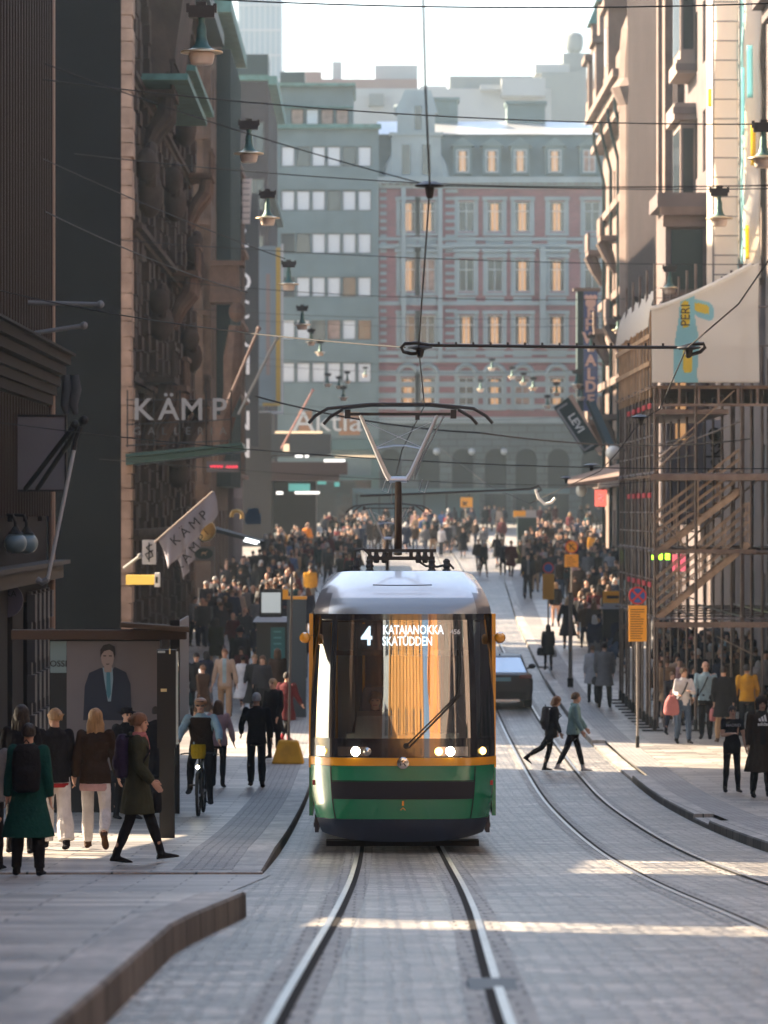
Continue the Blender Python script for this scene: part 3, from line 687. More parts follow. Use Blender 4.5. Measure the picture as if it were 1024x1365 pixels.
# ---------- building 2: warm stone with green metal bay, then the mauve one
z0 = gz(163)-.5
e = empty('bay_window_building', (XL, 163, z0), R(90), 'stone building with a tall dark green metal bay on the left side', 'building')
b = MB(); it = wall_grid(b, 20, [(0, 5.5, 1.2, 4.4)]+floors_even(0, 5.5, 3.8, 5, .9, 2.2)+[(24.5, 26, None, None)], 5, 1.5, 14)
b.box(0, 20, .32, 14, 0, 25.99); b.build('wall', M_stonel, e)
add_windows(e, it, 1.5, 2.2, .18, 'mid', [(M_gl, 2), (M_curt, 1)], M_wframed)
b = MB()   # the end wall that looks at us: pilasters and ledges
for k in range(7): b.box(-.22, 0, .35+k*.75, .35+k*.75+.38, 5.5, 24.5)
for z in (5.3, 9.2, 12.9, 16.8, 20.5, 24.6): b.box(-.4, 0, .05, 8, z, z+.22)
b.build('end_pilaster', M_stonel, e)
for z in (7.0, 10.7, 14.5, 18.3, 22.0):
    for u in (1.2, 3.4): b = MB(); b.box(-.04, .0, u, u+.55, z, z+1.7); b.build('end_window', M_gl, e)
b = MB(); b.box(6, 19.6, -.55, 0, 5.5, 25.2)
for k in range(18): b.box(6.0+k*.78, 6.12+k*.78, -.64, -.55, 5.5, 25.2)
for k in range(5): b.box(5.93, 6.0, -.5+.1*k, -.46+.1*k, 5.5, 25.2)
b.build('metal_bay', M_teal, e)
b = MB(); b.box(-.5, 20.1, -.9, 2, 26, 26.6); b.build('cornice', M_copper, e)
b = MB(); b.tube([(-.5, -.55, 8.2), (-.6, -.95, 9.5), (-.7, -1.0, 11.0), (-.7, -1.1, 12.4)], [(.2, .2), (.5, .4), (.55, .45), (.25, .3)], 10)
b.tube([(-.5, -.3, 6.4), (-.6, -.6, 8.5)], [.25, .5], 8); b.ball((-.8, -1.15, 13.0), .35, .35, .45)
b.box(-1.0, .9, -1.35, .0, 13.4, 13.8); b.box(-.8, .8, -1.25, 0, 13.8, 15.0); b.box(-1.1, 1, -1.45, .0, 15.0, 15.2); b.build('carved_figure', mat('reddish_stone', (.10, .058, .042), .8, var=.2, bump=.6, bscale=5), e, smooth=False)
e = empty('mauve_building', (XL+.27, 183, gz(183)-.5), R(90), 'narrow mauve plaster building on the left beside the tall vertical letter sign', 'building')
b = MB(); it = wall_grid(b, 13, [(0, 5.5, 1.2, 4.4)]+floors_even(0, 5.5, 3.8, 4, .9, 2.2), 4, 1.3, 14); b.box(0, 13, .32, 14, 0, 20.69); b.build('wall', mat('mauve_plaster', (.12, .09, .095), .9, spec=.15, var=.15, scale=.8), e)
add_windows(e, it, 1.4, 2.2, .18, 'mid', [(M_gl, 2), (M_blind, 1)], M_wframed)
b = MB()
for k in range(4): b.box(k*3.5, k*3.5+.5, -.2, 0, 5.5, 20.7)
for z in (5.4, 9.3, 13.1, 16.9, 20.6): b.box(-.1, 13.1, -.32, 0, z, z+.2)
b.build('trim', M_stonel, e)
# department store beyond, facing us
sd = 258; e = empty('department_store', (W(300, 700, sd).x-6, sd, gz(sd)-.5), 0, 'dark purple brick department store with a green copper cornice, beyond the mauve building', 'building')
w_ = W(358, 100, sd).x-e.location.x; hz = W(0, 108, sd).z-e.location.z
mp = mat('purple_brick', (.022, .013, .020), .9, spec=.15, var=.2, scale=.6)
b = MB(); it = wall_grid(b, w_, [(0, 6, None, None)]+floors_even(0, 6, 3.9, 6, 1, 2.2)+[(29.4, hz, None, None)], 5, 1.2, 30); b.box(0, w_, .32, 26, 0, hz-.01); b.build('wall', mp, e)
add_windows(e, it, 1.2, 2.2, .2, 'mid', [(M_gl, 1)], M_wframed)
b = MB(); b.box(w_-.003, w_+.6, -.5, 26, hz-.3, hz+.3); b.box(-.5, w_, -.6, 2, hz, hz+.35); b.build('cornice', M_copper, e)
b = MB(); b.box(w_, w_+.45, -.3, 26, 23.4, 23.7); b.box(w_-4, w_-.1, 3, 8, hz+.3, hz+2.2); b.build('roof_hut', M_teal, e)
# hotel tower far behind on the left
e = empty('glass_tower', (W(318, 0, 390).x, 390, -2), 0, 'pale glass tower with a faint grid, far away at the top left', 'building')
wt = W(375, 0, 390).x-W(318, 0, 390).x
b = MB(); b.box(0, wt, 0, 18, 0, 62); b.build('wall', mat('tower_glass', (.35, .42, .45), .25), e)
b = MB()
for k in range(24): b.box(0, wt, -.1, 0, k*2.6, k*2.6+.2)
for k in range(9): b.box(k*wt/8-.06, k*wt/8+.06, -.16, -.1, 0, 62)
b.build('mullion', mat('tower_mullion', (.5, .52, .52), .5), e)

# ---------- end of the street
SD = 300.0
def X3(px): return (px-VX)/F*SD
def Z3(py): return (VY-py)/F*SD
gb = gz(300)-.4
xo = X3(352); e = empty('grey_office_building', (xo, SD, gb), 0, 'grey office block with rows of square windows closing the street end on the left', 'building')
M_gc = mat('grey_cladding', (.12, .165, .17), .7, var=.12, scale=.5)
wl = X3(505)-xo; zz = lambda y: Z3(y)-gb
b = MB(); rows = [(195, 222), (253, 281), (311, 338), (369, 396), (427, 453), (483, 510)]
fl = []; top = 172
for i, (a, c) in enumerate(rows):
    lo = zz(rows[i+1][0]-15) if i+1 < len(rows) else zz(528); fl.append((lo, zz(top), zz(c), zz(a))); top = rows[i+1][0]-15 if i+1 < len(rows) else 528
fl = fl[::-1]
pw = 20.4/F*SD; mg = (X3(372)-xo)
# seven strips of windows near the right end, a blank stretch hidden by the shop buildings on the left
it = wall_grid(b, wl, fl, 7, pw*.84, 12, margins=None) if False else []
for (z0_, z1_, za, zb_) in fl:
    b.box(0, wl, 0, .3, z0_, za); b.box(0, wl, 0, .3, zb_, z1_); ex = 0
    for i in range(6):
        cx_ = X3(384+i*20.4)-xo; b.box(ex, cx_-pw*.45, 0, .3, za, zb_); ex = cx_+pw*.45; it.append((cx_, za))
    b.box(ex, wl, 0, .3, za, zb_)
b.box(0, wl, .3, 14, 0, zz(172.2)); b.box(0, wl, 0, .3, zz(585), zz(528)); b.build('wall', M_gc, e)
add_windows(e, it, pw*.90, zz(195)-zz(222), .12, 'plain', [(M_blind, 5), (M_gl, 1.2), (M_curt, .5)], M_wframed)
b = MB(); b.box(-.2, wl+.2, -.5, .2, zz(172), zz(166)); b.build('cornice', M_copper, e)
b = MB(); b.box(0, X3(471)-xo, 2, 12, zz(166), zz(112)); b.build('attic_storey', M_gc, e)
add_windows(e, [(X3(396+i*20)-xo, zz(165)) for i in range(4)], pw*.84, zz(142)-zz(165), 1.9, 'plain', [(M_blind, 3), (M_curt, 1)], M_wframed)
b = MB(); b.box(-.3, X3(474)-xo, 1.2, 12.5, zz(112), zz(108)); b.box(0, X3(471)-xo, 1.5, 1.99, zz(141), zz(139)); b.build('attic_roof', M_copper, e)
b = MB(); b.box(X3(372)-xo, X3(405)-xo, 4, 8, zz(108), zz(88)); b.build('roof_hut', M_teal, e)
b = MB(); b.box(0, wl, -.15, .3, zz(600), zz(586)); b.box(0, wl, -.5, .25, zz(640), zz(634)); b.box(wl-.6, wl, -.1, .3, 0, zz(586)); b.build('shop_fascia', mat('teal_fascia', (.04, .10, .10), .4), e)
b = MB(); b.box(0, wl-.62, .0, .3, .3, zz(640)); b.build('shop_glazing', M_glassd, e)
text_obj('bank_letters', 'Aktia', mat('letter_pale', (.55, .55, .52), .5), 2.3, (X3(437)-xo, -.15, zz(563)), parent=e, ext=.08, sx=1.15)
b = MB(); b.box(X3(398)-xo, X3(416)-xo, -.03, 0, zz(585), zz(548)); b.build('fascia_panel', mat('orange_panel', (.35, .17, .08), .5), e); b = MB(); b.box(X3(452)-xo, X3(480)-xo, -.03, 0, zz(580), zz(550)); b.build('fascia_panel', mat('orange_panel', (.35, .17, .08), .5), e)

# ornate brick building
M_rb = brick_mat('red_brick', (.25, .075, .085), (.19, .06, .07), (.17, .12, .12), .5, .16, .02, rough=.8, var=.2, bump=.2, swap='XZ')
M_tr = mat('pale_trim', (.24, .285, .29), .75, var=.12, scale=.6)
M_slate = mat('mansard_slate', (.10, .15, .155), .6, var=.15, scale=.6)
xo = X3(505); e = empty('ornate_brick_building', (xo, SD+.5, gb), 0, 'ornate red brick building with pale trim, dormers and arched ground floor closing the street', 'building')
wl = X3(845)-xo; XX = lambda x: X3(x)-xo
b = MB(); cols = [544, 570, 622, 660, 697, 743, 790]
# the wall leaves out every opening
rws = [(268, 308), (345, 388), (420, 459), (503, 541)]
bands = [248, 328, 404, 480, 560]
its = []
for r, (a, c) in enumerate(rws):
    zt, zb_ = zz(bands[r]), zz(bands[r+1]); za, zt2 = zz(c), zz(a)
    b.box(0, wl, 0, .35, zb_, za); b.box(0, wl, 0, .35, zt2, zt); ex = 0
    for x in cols: b.box(ex, XX(x)-.62, 0, .35, za, zt2); ex = XX(x)+.62; its.append((XX(x), za, r))
    b.box(ex, wl, 0, .35, za, zt2)
b.box(0, wl, .35, 15, 0, zz(240)); b.build('wall', M_rb, e)
for (x, z, r) in its:
    g = RW.choices([M_gl, M_glw, M_curt], [2, 3, 1])[0]; hh = zz(rws[r][0])-zz(rws[r][1])
    o = link('window', window_mesh(1.24, hh, 'cross', g, M_wframe), e); o.location = (x, .15, z)
b = MB()
for (x, z, r) in its:    # surrounds, hoods, aprons
    hh = zz(rws[r][0])-zz(rws[r][1])
    for s in (-1, 1): b.box(x+s*.78-.16, x+s*.78+.16, -.12, 0, z-.1, z+hh+.1)
    b.box(x-1.0, x+1.0, -.22, 0, z+hh+.1, z+hh+.38); b.box(x-.95, x+.95, -.18, 0, z-.34, z-.1)
    if r == 1: b.box(x-1.05, x+1.05, -.3, 0, z+hh+.55, z+hh+.95); b.box(x-.9, x+.9, -.14, 0, z+hh+.38, z+hh+.55)
    if r == 3: b.tube([(x+.78*cos(a), -.08, z+hh+.3+.7*sin(a)) for a in [k*pi/8 for k in range(9)]], .2, 6)
    if r < 3: b.box(x-.75, x+.75, -.05, 0, z-1.0, z-.42)
for y, o, h in ((560, .25, .5), (480, .2, .35), (404, .16, .3), (328, .3, .35), (318, .12, .25), (248, .3, .3), (240, .75, .5), (470, .1, .3)): b.box(-.1, wl, -o, 0, zz(y)-h/2, zz(y)+h/2)
for k in range(40): b.box(XX(505)+k*.55, XX(505)+k*.55+.22, -.5, -.3, zz(247), zz(242))
for x0 in (507, 594, 602): 
    for y in range(252, 470, 10): b.box(XX(x0)+(.0 if y % 20 else .12), XX(x0)+.5, -.09, 0, zz(y+4), zz(y))
for y in (497, 512, 527, 542): b.box(0, wl, -.06, 0, zz(y+3.4), zz(y-3.4))
b.box(XX(535), XX(541), -.4, 0, zz(480), zz(248)); b.box(XX(584), XX(590), -.4, 0, zz(480), zz(248)); b.box(XX(720), XX(728), -.5, 0, zz(460), zz(328))
b.build('trim', M_tr, e)
# ground floor: grey rusticated piers with arches
b = MB(); ar = [521, 572, 617, 661, 702, 745, 790]; ex = 0
for x in ar:
    b.box(ex, XX(x)-.85, -.1, .35, 0, zz(561)); ex = XX(x)+.85
    pts = [(XX(x)+.85*cos(a), zz(612)+.85*sin(a)) for a in [k*pi/10 for k in range(11)]]
    for (xa, za), (xb, zb_) in zip(pts, pts[1:]):
        b.hexa([(xb, -.1, zb_), (xa, -.1, za), (xa, .35, za), (xb, .35, zb_), (xb, -.1, zz(561)), (xa, -.1, zz(561)), (xa, .35, zz(561)), (xb, .35, zz(561))])
b.box(ex, wl, -.1, .35, 0, zz(561)); b.build('arcade', brick_mat('grey_rustication', (.085, .11, .115), (.065, .085, .09), (.025, .03, .03), 1.4, .55, .03, rough=.8, var=.15, bump=.5, swap='XZ'), e)
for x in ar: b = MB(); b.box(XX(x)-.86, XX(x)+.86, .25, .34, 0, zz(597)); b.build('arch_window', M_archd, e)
b = MB(); M_glb = mat('globe_glass', (.40, .44, .45), .4)
for x in (582, 629, 672): b = MB(); b.ball((XX(x), -.55, zz(602)), .28, .28, .28); b.build('globe_lamp', M_glb, e)
# mansard, dormers, roof
b = MB(); b.hexa([(0, .1, zz(238)), (wl, .1, zz(238)), (wl, 12, zz(238)), (0, 12, zz(238)), (0, 1.6, zz(176)), (wl, 1.6, zz(176)), (wl, 12, zz(176)), (0, 12, zz(176))]); b.build('mansard', M_slate, e)
b = MB(); b.hexa([(-.1, 1.2, zz(176)), (wl, 1.2, zz(176)), (wl, 14, zz(176)), (-.1, 14, zz(176)), (-.1, 7, zz(149)), (wl, 7, zz(149)), (wl, 8, zz(149)), (-.1, 8, zz(149))]); b.build('roof', mat('bright_tin_roof', (.55, .56, .56), .35, .6), e)
for x in (617, 656, 694, 740, 786):
    b = MB(); u = XX(x); b.box(u-.75, u+.75, -.1, 2, zz(232), zz(194)); b.hexa([(u-.95, -.25, zz(194)), (u+.95, -.25, zz(194)), (u+.95, 2, zz(194)), (u-.95, 2, zz(194)), (u-.05, -.25, zz(183)), (u+.05, -.25, zz(183)), (u+.05, 2, zz(183)), (u-.05, 2, zz(183))])
    d_ = b.build('dormer', M_slate, e); o = link('dormer_window', window_mesh(1.0, zz(199)-zz(229), 'cross', M_glw if x != 786 else M_curt, M_wframe), d_); o.location = (u, -.13, zz(229))
b = MB(); b.box(XX(522), XX(588), -.2, 2.4, zz(240), zz(178)); b.box(XX(530), XX(580), -.1, 2.2, zz(178), zz(150)); b.box(XX(519), XX(591), -.35, 2.6, zz(180), zz(176)); b.hexa([(XX(526), -.1, zz(150)), (XX(584), -.1, zz(150)), (XX(584), 2, zz(150)), (XX(526), 2, zz(150)), (XX(540), .5, zz(118)), (XX(575), .5, zz(118)), (XX(575), 1.5, zz(118)), (XX(540), 1.5, zz(118))])
for s, x in ((-1, 518), (1, 592)): b.tube([(XX(x), .2, zz(240)), (XX(x-s*3), .2, zz(220)), (XX(x-s*9), .2, zz(205)), (XX(x-s*10), .2, zz(195))], [.5, .45, .3, .1], 8)
b.build('gable', M_tr, e)
for q in ((536, 547, -.24, 232, 192), (563, 574, -.24, 232, 192), (553, 562, -.14, 172, 140)): b = MB(); b.box(XX(q[0]), XX(q[1]), q[2], q[2]+.04, zz(q[3]), zz(q[4])); b.build('gable_window', M_gl, e)
b = MB(); b.ball((XX(530), .5, zz(143)), .35, .35, .35); b.build('finial', M_tr, e)
for (x0, x1, y0, y1) in ((577, 613, 150, 122), (680, 732, 151, 127)):
    b = MB(); b.box(XX(x0), XX(x1), 6, 9, zz(y0)-.6, zz(y1)); b.box(XX(x0)-.15, XX(x1)+.15, 5.8, 9.2, zz(y1), zz(y1)+.25); b.build('roof_hut', M_slate, e)

# closing the street behind the camera, where the windscreen looks
e = empty('pale_house', (-34, -47, 0), R(180), 'tall pale blue grey house behind the camera, outside the picture', 'building'); e.location.x = -3.5
b = MB(); its = wall_grid(b, 20, floors_even(0, 0, 4, 12, 1, 2.4), 6, 1.3, 10); b.box(0, 20, .32, 10, 0, 47.9); b.build('wall', mat('pale_blue_plaster', (.42, .50, .54), .7, var=.1, scale=.4), e)
add_windows(e, its, 1.3, 2.4, .18, 'cross', [(M_gl, 1)], M_wframe)
e = empty('ochre_house', (9.6, -47, 0), R(180), 'tall sunlit ochre house with upright ribs behind the camera, outside the picture', 'building')
b = MB(); its = wall_grid(b, 13.9, floors_even(0, 0, 4, 12, 1, 2.4), 5, 1.0, 10); b.box(0, 13.9, .32, 10, 0, 47.9)
for k in range(11): b.box(.2+k*1.33, .55+k*1.33, -.14, 0, 0, 48)
b.build('wall', mat('ochre_plaster', (.66, .38, .14), .7, var=.15, scale=.4), e); add_windows(e, its, 1.0, 2.4, .18, 'mid', [(M_gl, 1)], M_wframe)
# far roofs beyond, extra haze painted into their pale colours
M_far = mat('far_plaster', (.30, .31, .32), .8, var=.08, scale=.2); M_farr = mat('far_red_roof', (.22, .13, .12), .8); M_fard = mat('far_dark', (.14, .16, .17), .8)
def far_b(label, d, boxes, name='far_building'):
    S = d/F; e = empty(name, ((boxes[0][1]-VX)*S, d, -2), 0, label, 'building')
    for (nm, x0, x1, y0, y1, dp, m) in boxes:
        b = MB(); bx0, bx1 = (x0-boxes[0][1])*S, (x1-boxes[0][1])*S
        zb_ = (VY-y1)*S+2 if y1 < 900 else 0
        b.box(bx0, bx1, dp, dp+10, zb_, (VY-y0)*S+2); b.build(nm, m, e)
    return e
far_b('pale building with a red roof and square chimney, seen over the grey office block', 430, [('wall', 395, 560, 118, 999, 0, M_far), ('roof', 405, 557, 104, 118, 1, M_farr), ('roof_block', 500, 557, 84, 104.5, 2, M_far), ('chimney', 443, 455, 78, 104, 3, M_far), ('roof_vent', 492, 512, 126, 142, -1, M_fard), ('roof_block', 396, 428, 92, 104, 2.5, M_farr)])
far_b('long pale flat-roofed building seen over the brick building', 460, [('wall', 553, 735, 118, 999, 0, M_far), ('roof_block', 600, 712, 100, 118, 1, M_fard), ('roof_block', 560, 596, 112, 118, 2, M_far), ('roof_vent', 640, 668, 114, 121, -1, M_far), ('roof_block', 668, 726, 106, 130, -2, M_far)])
e = far_b('tall stepped block with a round tank on top, far away on the right', 480, [('wall', 722, 830, 96, 999, 0, M_fard), ('roof_block', 714, 760, 84, 96.5, 1, M_far), ('roof_block', 752, 840, 68, 96.2, 2, M_fard)])
S = 480/F; b = MB(); cx_ = (769-722)*S; b.lathe((cx_, 6, (VY-69)*S+2), [(.5, 0), (.5, .5), (1.0, .8), (1.2, 1.5), (1.2, 2.7), (.9, 3.1), (.3, 3.3)], 16); b.build('water_tank', M_fard, e, smooth=True)
# ================================================================ right side buildings
def right_block(name, label, d0, d1, H, m, ww=1.3, fh=3.9, trim=None, x=XR, nb=None, glass=M_gl, depth=14, shop=5.0, wins=((M_gl, 3), (M_curt, 1)), zb=None, style='cross'):
    """facade looks towards -x; local x runs from far to near"""
    z0 = (min(gz(d0), gz(d1))-.5) if zb is None else zb
    e = empty(name, (x, d1, z0), R(-90), label, 'building'); W_ = d1-d0; nb = nb or max(2, int(W_/3.0))
    b = MB(); n = int((H-shop)/fh); fl = [(0, 1.2, None, None), (1.2, shop, 1.3, shop-.8)]+floors_even(0, shop, fh, n, .9, 2.2)+[(shop+n*fh, H, None, None)]
    it = wall_grid(b, W_, fl, nb, ww, depth); b.box(0, W_, .32, depth, 0, H-.01); b.build('wall', m, e)
    add_windows(e, [i for i in it if i[1] > 2][:80], ww, 2.2, .16, style, list(wins), M_wframe); add_windows(e, [i for i in it if i[1] < 2], ww, shop-2.1, .16, 'mid', [(glass, 1)], M_wframed, 'shop_window')
    c = MB(); c.box(-.003, W_+.003, -.55, .1, H, H+.45); c.box(-.003, W_+.003, -.25, 0, H-.4, H); c.build('cornice', trim or m, e)
    return e
M_cream = mat('cream_plaster', (.22, .18, .165), .8, var=.12, scale=.6)
M_sand = mat('sand_stone', (.155, .117, .102), .8, var=.2, scale=1.0, bump=.5, bscale=5)
M_brib = mat('brown_ribbed', (.064, .051, .053), .8, var=.1, scale=.5)
M_gbe = mat('grey_beige_stone', (.12, .102, .103), .75, var=.15, scale=.8)
M_orange = mat('orange_plaster', (.62, .30, .12), .75, var=.12, scale=.5)
right_block('orange_house', 'sunlit orange plaster house on the right nearest the camera, outside the picture', -46.5, -12, 17, M_orange)
right_block('cream_house', 'cream plaster house on the right beside the camera, outside the picture', -11.8, 40, 19, M_cream)
right_block('stone_shop_building', 'grey beige stone shop building on the right, just outside the picture', 40.2, 111.8, 21, M_gbe)
e = right_block('wrapped_building', 'cream building behind white sheeting on the right behind the scaffold', 112, 131.8, 25, M_cream, ww=1.2, nb=6)
# white sheeted scaffold end standing out from that facade
e2 = empty('sheeted_scaffold', W(950, 600, 113.5), 0, 'tall scaffold wrapped in white plastic sheets with coloured print, above the tarp on the right', 'scaffold')
M_sheet = bpy.data.materials.new('white_sheet'); M_sheet.use_nodes = True; _t = M_sheet.node_tree; _b = _t.nodes['Principled BSDF']
_b.inputs['Base Color'].default_value = (.86, .83, .78, 1); _b.inputs['Roughness'].default_value = .55
_tl = _t.nodes.new('ShaderNodeBsdfTranslucent'); _tl.inputs[0].default_value = (.92, .86, .76, 1); _mx = _t.nodes.new('ShaderNodeMixShader'); _mx.inputs[0].default_value = .6
_t.links.new(_b.outputs[0], _mx.inputs[1]); _t.links.new(_tl.outputs[0], _mx.inputs[2]); _t.links.new(_mx.outputs[0], _t.nodes['Material Output'].inputs[0])
M_sheetb = M_sheet.copy(); M_sheetb.name = 'blue_print'; M_sheetb.node_tree.nodes['Principled BSDF'].inputs['Base Color'].default_value = (.42, .70, .74, 1); M_sheetb.node_tree.nodes['Translucent BSDF'].inputs[0].default_value = (.40, .72, .76, 1)
M_sheety = M_sheet.copy(); M_sheety.name = 'yellow_print'; M_sheety.node_tree.nodes['Principled BSDF'].inputs['Base Color'].default_value = (.85, .70, .12, 1); M_sheety.node_tree.nodes['Translucent BSDF'].inputs[0].default_value = (.9, .7, .08, 1)
def cloth(pts_grid, amp, seed, b, fr=1.3):
    """grid of points pushed out of plane by noise, given a little thickness"""
    rows = []
    for r in pts_grid:
        rows.append([p+Vector((0, -1, 0))*amp*mnoise.noise(Vector((p.x*fr+seed, p.z*fr*.35, seed)))+Vector((1, 0, 0))*amp*.3*mnoise.noise(Vector((p.z*.8, seed, p.x))) for p in r])
    n = len(b.v); k = len(rows[0])
    for r in rows: b.v += [tuple(p) for p in r]
    for j in range(len(rows)-1):
        for i in range(k-1): b.f.append((n+j*k+i, n+j*k+i+1, n+(j+1)*k+i+1, n+(j+1)*k+i)); b.mi.append(b.m)
def solid(o, t=.01):
    m = o.modifiers.new('thick', 'SOLIDIFY'); m.thickness = t; return o
def sheet_strip(x0, x1, y0, y1, d0, d1, amp, seed, m, name='sheet', par=None, nx=8, nz=40):
    b = MB(); g = []
    for j in range(nz+1):
        g.append([W(x0+(x1-x0)*i/nx, y0+(y1-y0)*j/nz, d0+(d1-d0)*i/nx)-par.location for i in range(nx+1)])
    cloth(g, amp, seed, b); o = b.raw(name, m); o = link(name, o, par)
    for p in o.data.polygons: p.use_smooth = True
    return solid(o)
sheet_strip(943, 952, -60, 390, 114.2, 113.6, .12, 1, M_sheet, par=e2); sheet_strip(952, 985, -60, 400, 113.6, 113.4, .10, 2, M_sheet, par=e2)
sheet_strip(985, 992, -60, 380, 113.4, 113.0, .2, 3, M_sheetb, 'blue_strip', par=e2); sheet_strip(992, 1014, -60, 370, 113.0, 112.8, .22, 4, M_sheet, par=e2)
sheet_strip(1014, 1075, -60, 520, 113.2, 112.4, .2, 7, M_gbe, 'facade_corner', par=e2)
b = MB()
for y in range(-50, 400, 26): b.tube([W(951, y, 113.3)-e2.location, W(986, y, 113.2)-e2.location], .022, 5)
for x in (951, 986, 1013): b.tube([W(x, -60, 113.1)-e2.location, W(x, 380, 113.1)-e2.location], .03, 6)
b.build('scaffold_tube', mat('grey_tube', (.22, .20, .19), .5, .3), e2)
for (x0, x1, y0, y1, m) in ((1001, 1008, 165, 220, M_sheety), (994, 999, 300, 345, M_sheety), (996, 1004, 60, 130, M_sheetb), (944, 949, 118, 142, M_sheety), (989, 993, 90, 180, M_sheetb)):
    sheet_strip(x0, x1, y0, y1, 112.5, 112.5, .05, x0, m, 'print_patch', par=e2, nx=3, nz=10)
# oriel building
e = right_block('oriel_building', 'grey beige stone building with tall oriels right of the brown ribbed facade', 132, 141.8, 27, M_gbe, ww=1.1, nb=3)
for (u, z) in ((3.0, 15.5), (3.0, 21.5)):
    b = MB(); b.box(u-1.8, u+1.8, -.7, 0, z, z+.5); b.box(u-1.6, u+1.6, -.55, 0, z+.5, z+4.3); b.box(u-1.9, u+1.9, -.8, 0, z+4.3, z+4.9)
    o_ = b.build('oriel', M_cream, e)
for (u, z) in ((3.0, 15.5), (3.0, 21.5)):
    for k in (-1, 0, 1): b = MB(); b.box(u+k*1.0-.35, u+k*1.0+.35, -.58, -.551, z+.9, z+4.0); b.build('oriel_window', M_gl, e)
b = MB(); b.box(6.2, 9.7, -1.5, 0, 5, 16.2); b.build('corner_bay', M_gbe, e)
b = MB(); b.box(6.0, 9.9, -1.8, 0, 16.2, 16.7); b.build('bay_cornice', M_gbe, e); b = MB(); b.box(6.1, 9.8, -1.65, 0, 12.6, 12.9); b.build('bay_cornice', M_gbe, e)
b = MB(); b.box(9.7, 9.74, -1.15, -.75, 8, 12); b.build('bay_window', M_glw, e)
b = MB(); b.box(9.7, 9.78, -1.3, -.2, 13.3, 15.4); b.build('bay_panel', M_teal, e)
for yy in (-1.42, -.1):
    b = MB(); b.tube([(9.78, yy, 5), (9.78, yy, 5.4), (9.8, yy, 11.9), (9.8, yy, 12.5)], [.16, .1, .09, .17], 10); b.build('column', M_gbe, e, smooth=True)
b = MB(); b.box(9.9, 10.0, -1.7, .0, 15.9, 16.2); b.box(9.72, 9.86, -1.6, .0, 15.5, 15.9); b.box(9.72, 9.9, -1.55, 0, 12.9, 13.2); b.box(9.705, 9.76, -.6, -.45, 5, 12.5); b.build('bay_moulding', M_sand, e)
for (u, z) in ((3.0, 15.5), (3.0, 21.5)):
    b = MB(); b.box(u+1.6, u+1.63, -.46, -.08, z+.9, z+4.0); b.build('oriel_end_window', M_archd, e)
    b = MB(); b.box(u+1.8, u+1.86, -.75, -.02, z+.1, z+.35); b.box(u+1.9, u+1.96, -.85, -.02, z+4.5, z+4.75); b.build('oriel_moulding', M_gbe, e)
# brown ribbed building
e = right_block('brown_ribbed_building', 'tall brown building covered in fine upright ribs on the right side', 142, 169.8, 32, M_brib, ww=.7, nb=10)
b = MB()
for i in range(60):
    u = .3+i*.46
    if u < 27.5: b.box(u, u+.16, -.26, 0, 6, 31.6)
b.build('facade_ribs', M_brib, e)
b = MB(); b.box(20.6, 21.4, -.5, 0, 5, 32); b.build('pale_pilaster', M_sand, e); b = MB(); b.box(24.2, 25.4, -.55, 0, 5, 32); b.build('pale_pilaster', M_sand, e)
b = MB(); b.box(-.4, 28, -.9, 1, 32, 33); b.build('eaves', M_brib, e)
# sandy carved building at the far corner
e = right_block('sandy_carved_building', 'sandy stone building with downpipes and a turret at the far right corner', 170, 191, 23.4, M_sand, ww=1.1, nb=6, fh=4.2, wins=((M_gl, 3), (M_blind, 1)))
for u in (4.3, 9.9, 15.3, 20.2): b = MB(); b.tube([(u, -.75, 23), (u, -.7, 22.4), (u, -.25, 20.6), (u, -.25, 0)], .09, 6); b.build('drainpipe', M_teal, e)
b = MB()
for k, (z, o) in enumerate(((23.86, .9), (22.3, .6), (18.6, .3), (14.3, .25), (10.2, .3), (5.3, .5))): b.box(-.4, 21.2, -o, 0, z, z+.35)
b.box(-.3, 21, -.55, -.3, 24.2, 25.1); b.build('string_course', M_sand, e)
for u, z in ((2, 17), (7, 12.8), (12, 17), (17, 12.8), (2, 8.5), (12, 8.5)):
    b = MB(); b.box(u-1.1, u+1.1, -.95, 0, z, z+.25); b.tube([(u, -.8, z), (u, -.5, z-.7), (u, -.15, z-1.5)], [.35, .3, .12], 8); b.box(u-1.1, u+1.1, -.98, -.85, z+.25, z+1.1)
    b.build('bay_ledge', M_sand, e)
for u, s in ((16.5, 1.0), (7.5, .85), (1.5, .8)):
    b = MB(); b.box(u-1.4*s, u+1.4*s, -.9, 2, 24.2, 24.2+3.2*s); b.box(u-1.7*s, u+1.7*s, -1.1, 2.2, 24.2+3.2*s, 24.2+3.6*s); b.box(u-1.0*s, u+1.0*s, -.7, 1.6, 24.2+3.6*s, 24.2+5.6*s)
    b.build('turret', M_sand, e)
for u, s in ((16.5, 1.0), (7.5, .85), (1.5, .8)):
    b = MB(); b.hexa([(u-1.2*s, -.9, 24.2+5.6*s), (u+1.2*s, -.9, 24.2+5.6*s), (u+1.2*s, 1.8, 24.2+5.6*s), (u-1.2*s, 1.8, 24.2+5.6*s), (u-.8*s, -.5, 24.2+6.8*s), (u+.8*s, -.5, 24.2+6.8*s), (u+.8*s, 1.4, 24.2+6.8*s), (u-.8*s, 1.4, 24.2+6.8*s)]); b.lathe((u, .3, 24.2+6.8*s-.05), [(.3, 0), (.4, .4), (.1, .9)], 8); b.build('turret_roof', M_copper, e)
    b = MB(); b.box(u-.5, u+.5, -.93, -.9, 24.8, 26.6); b.build('turret_window', M_gl, e)
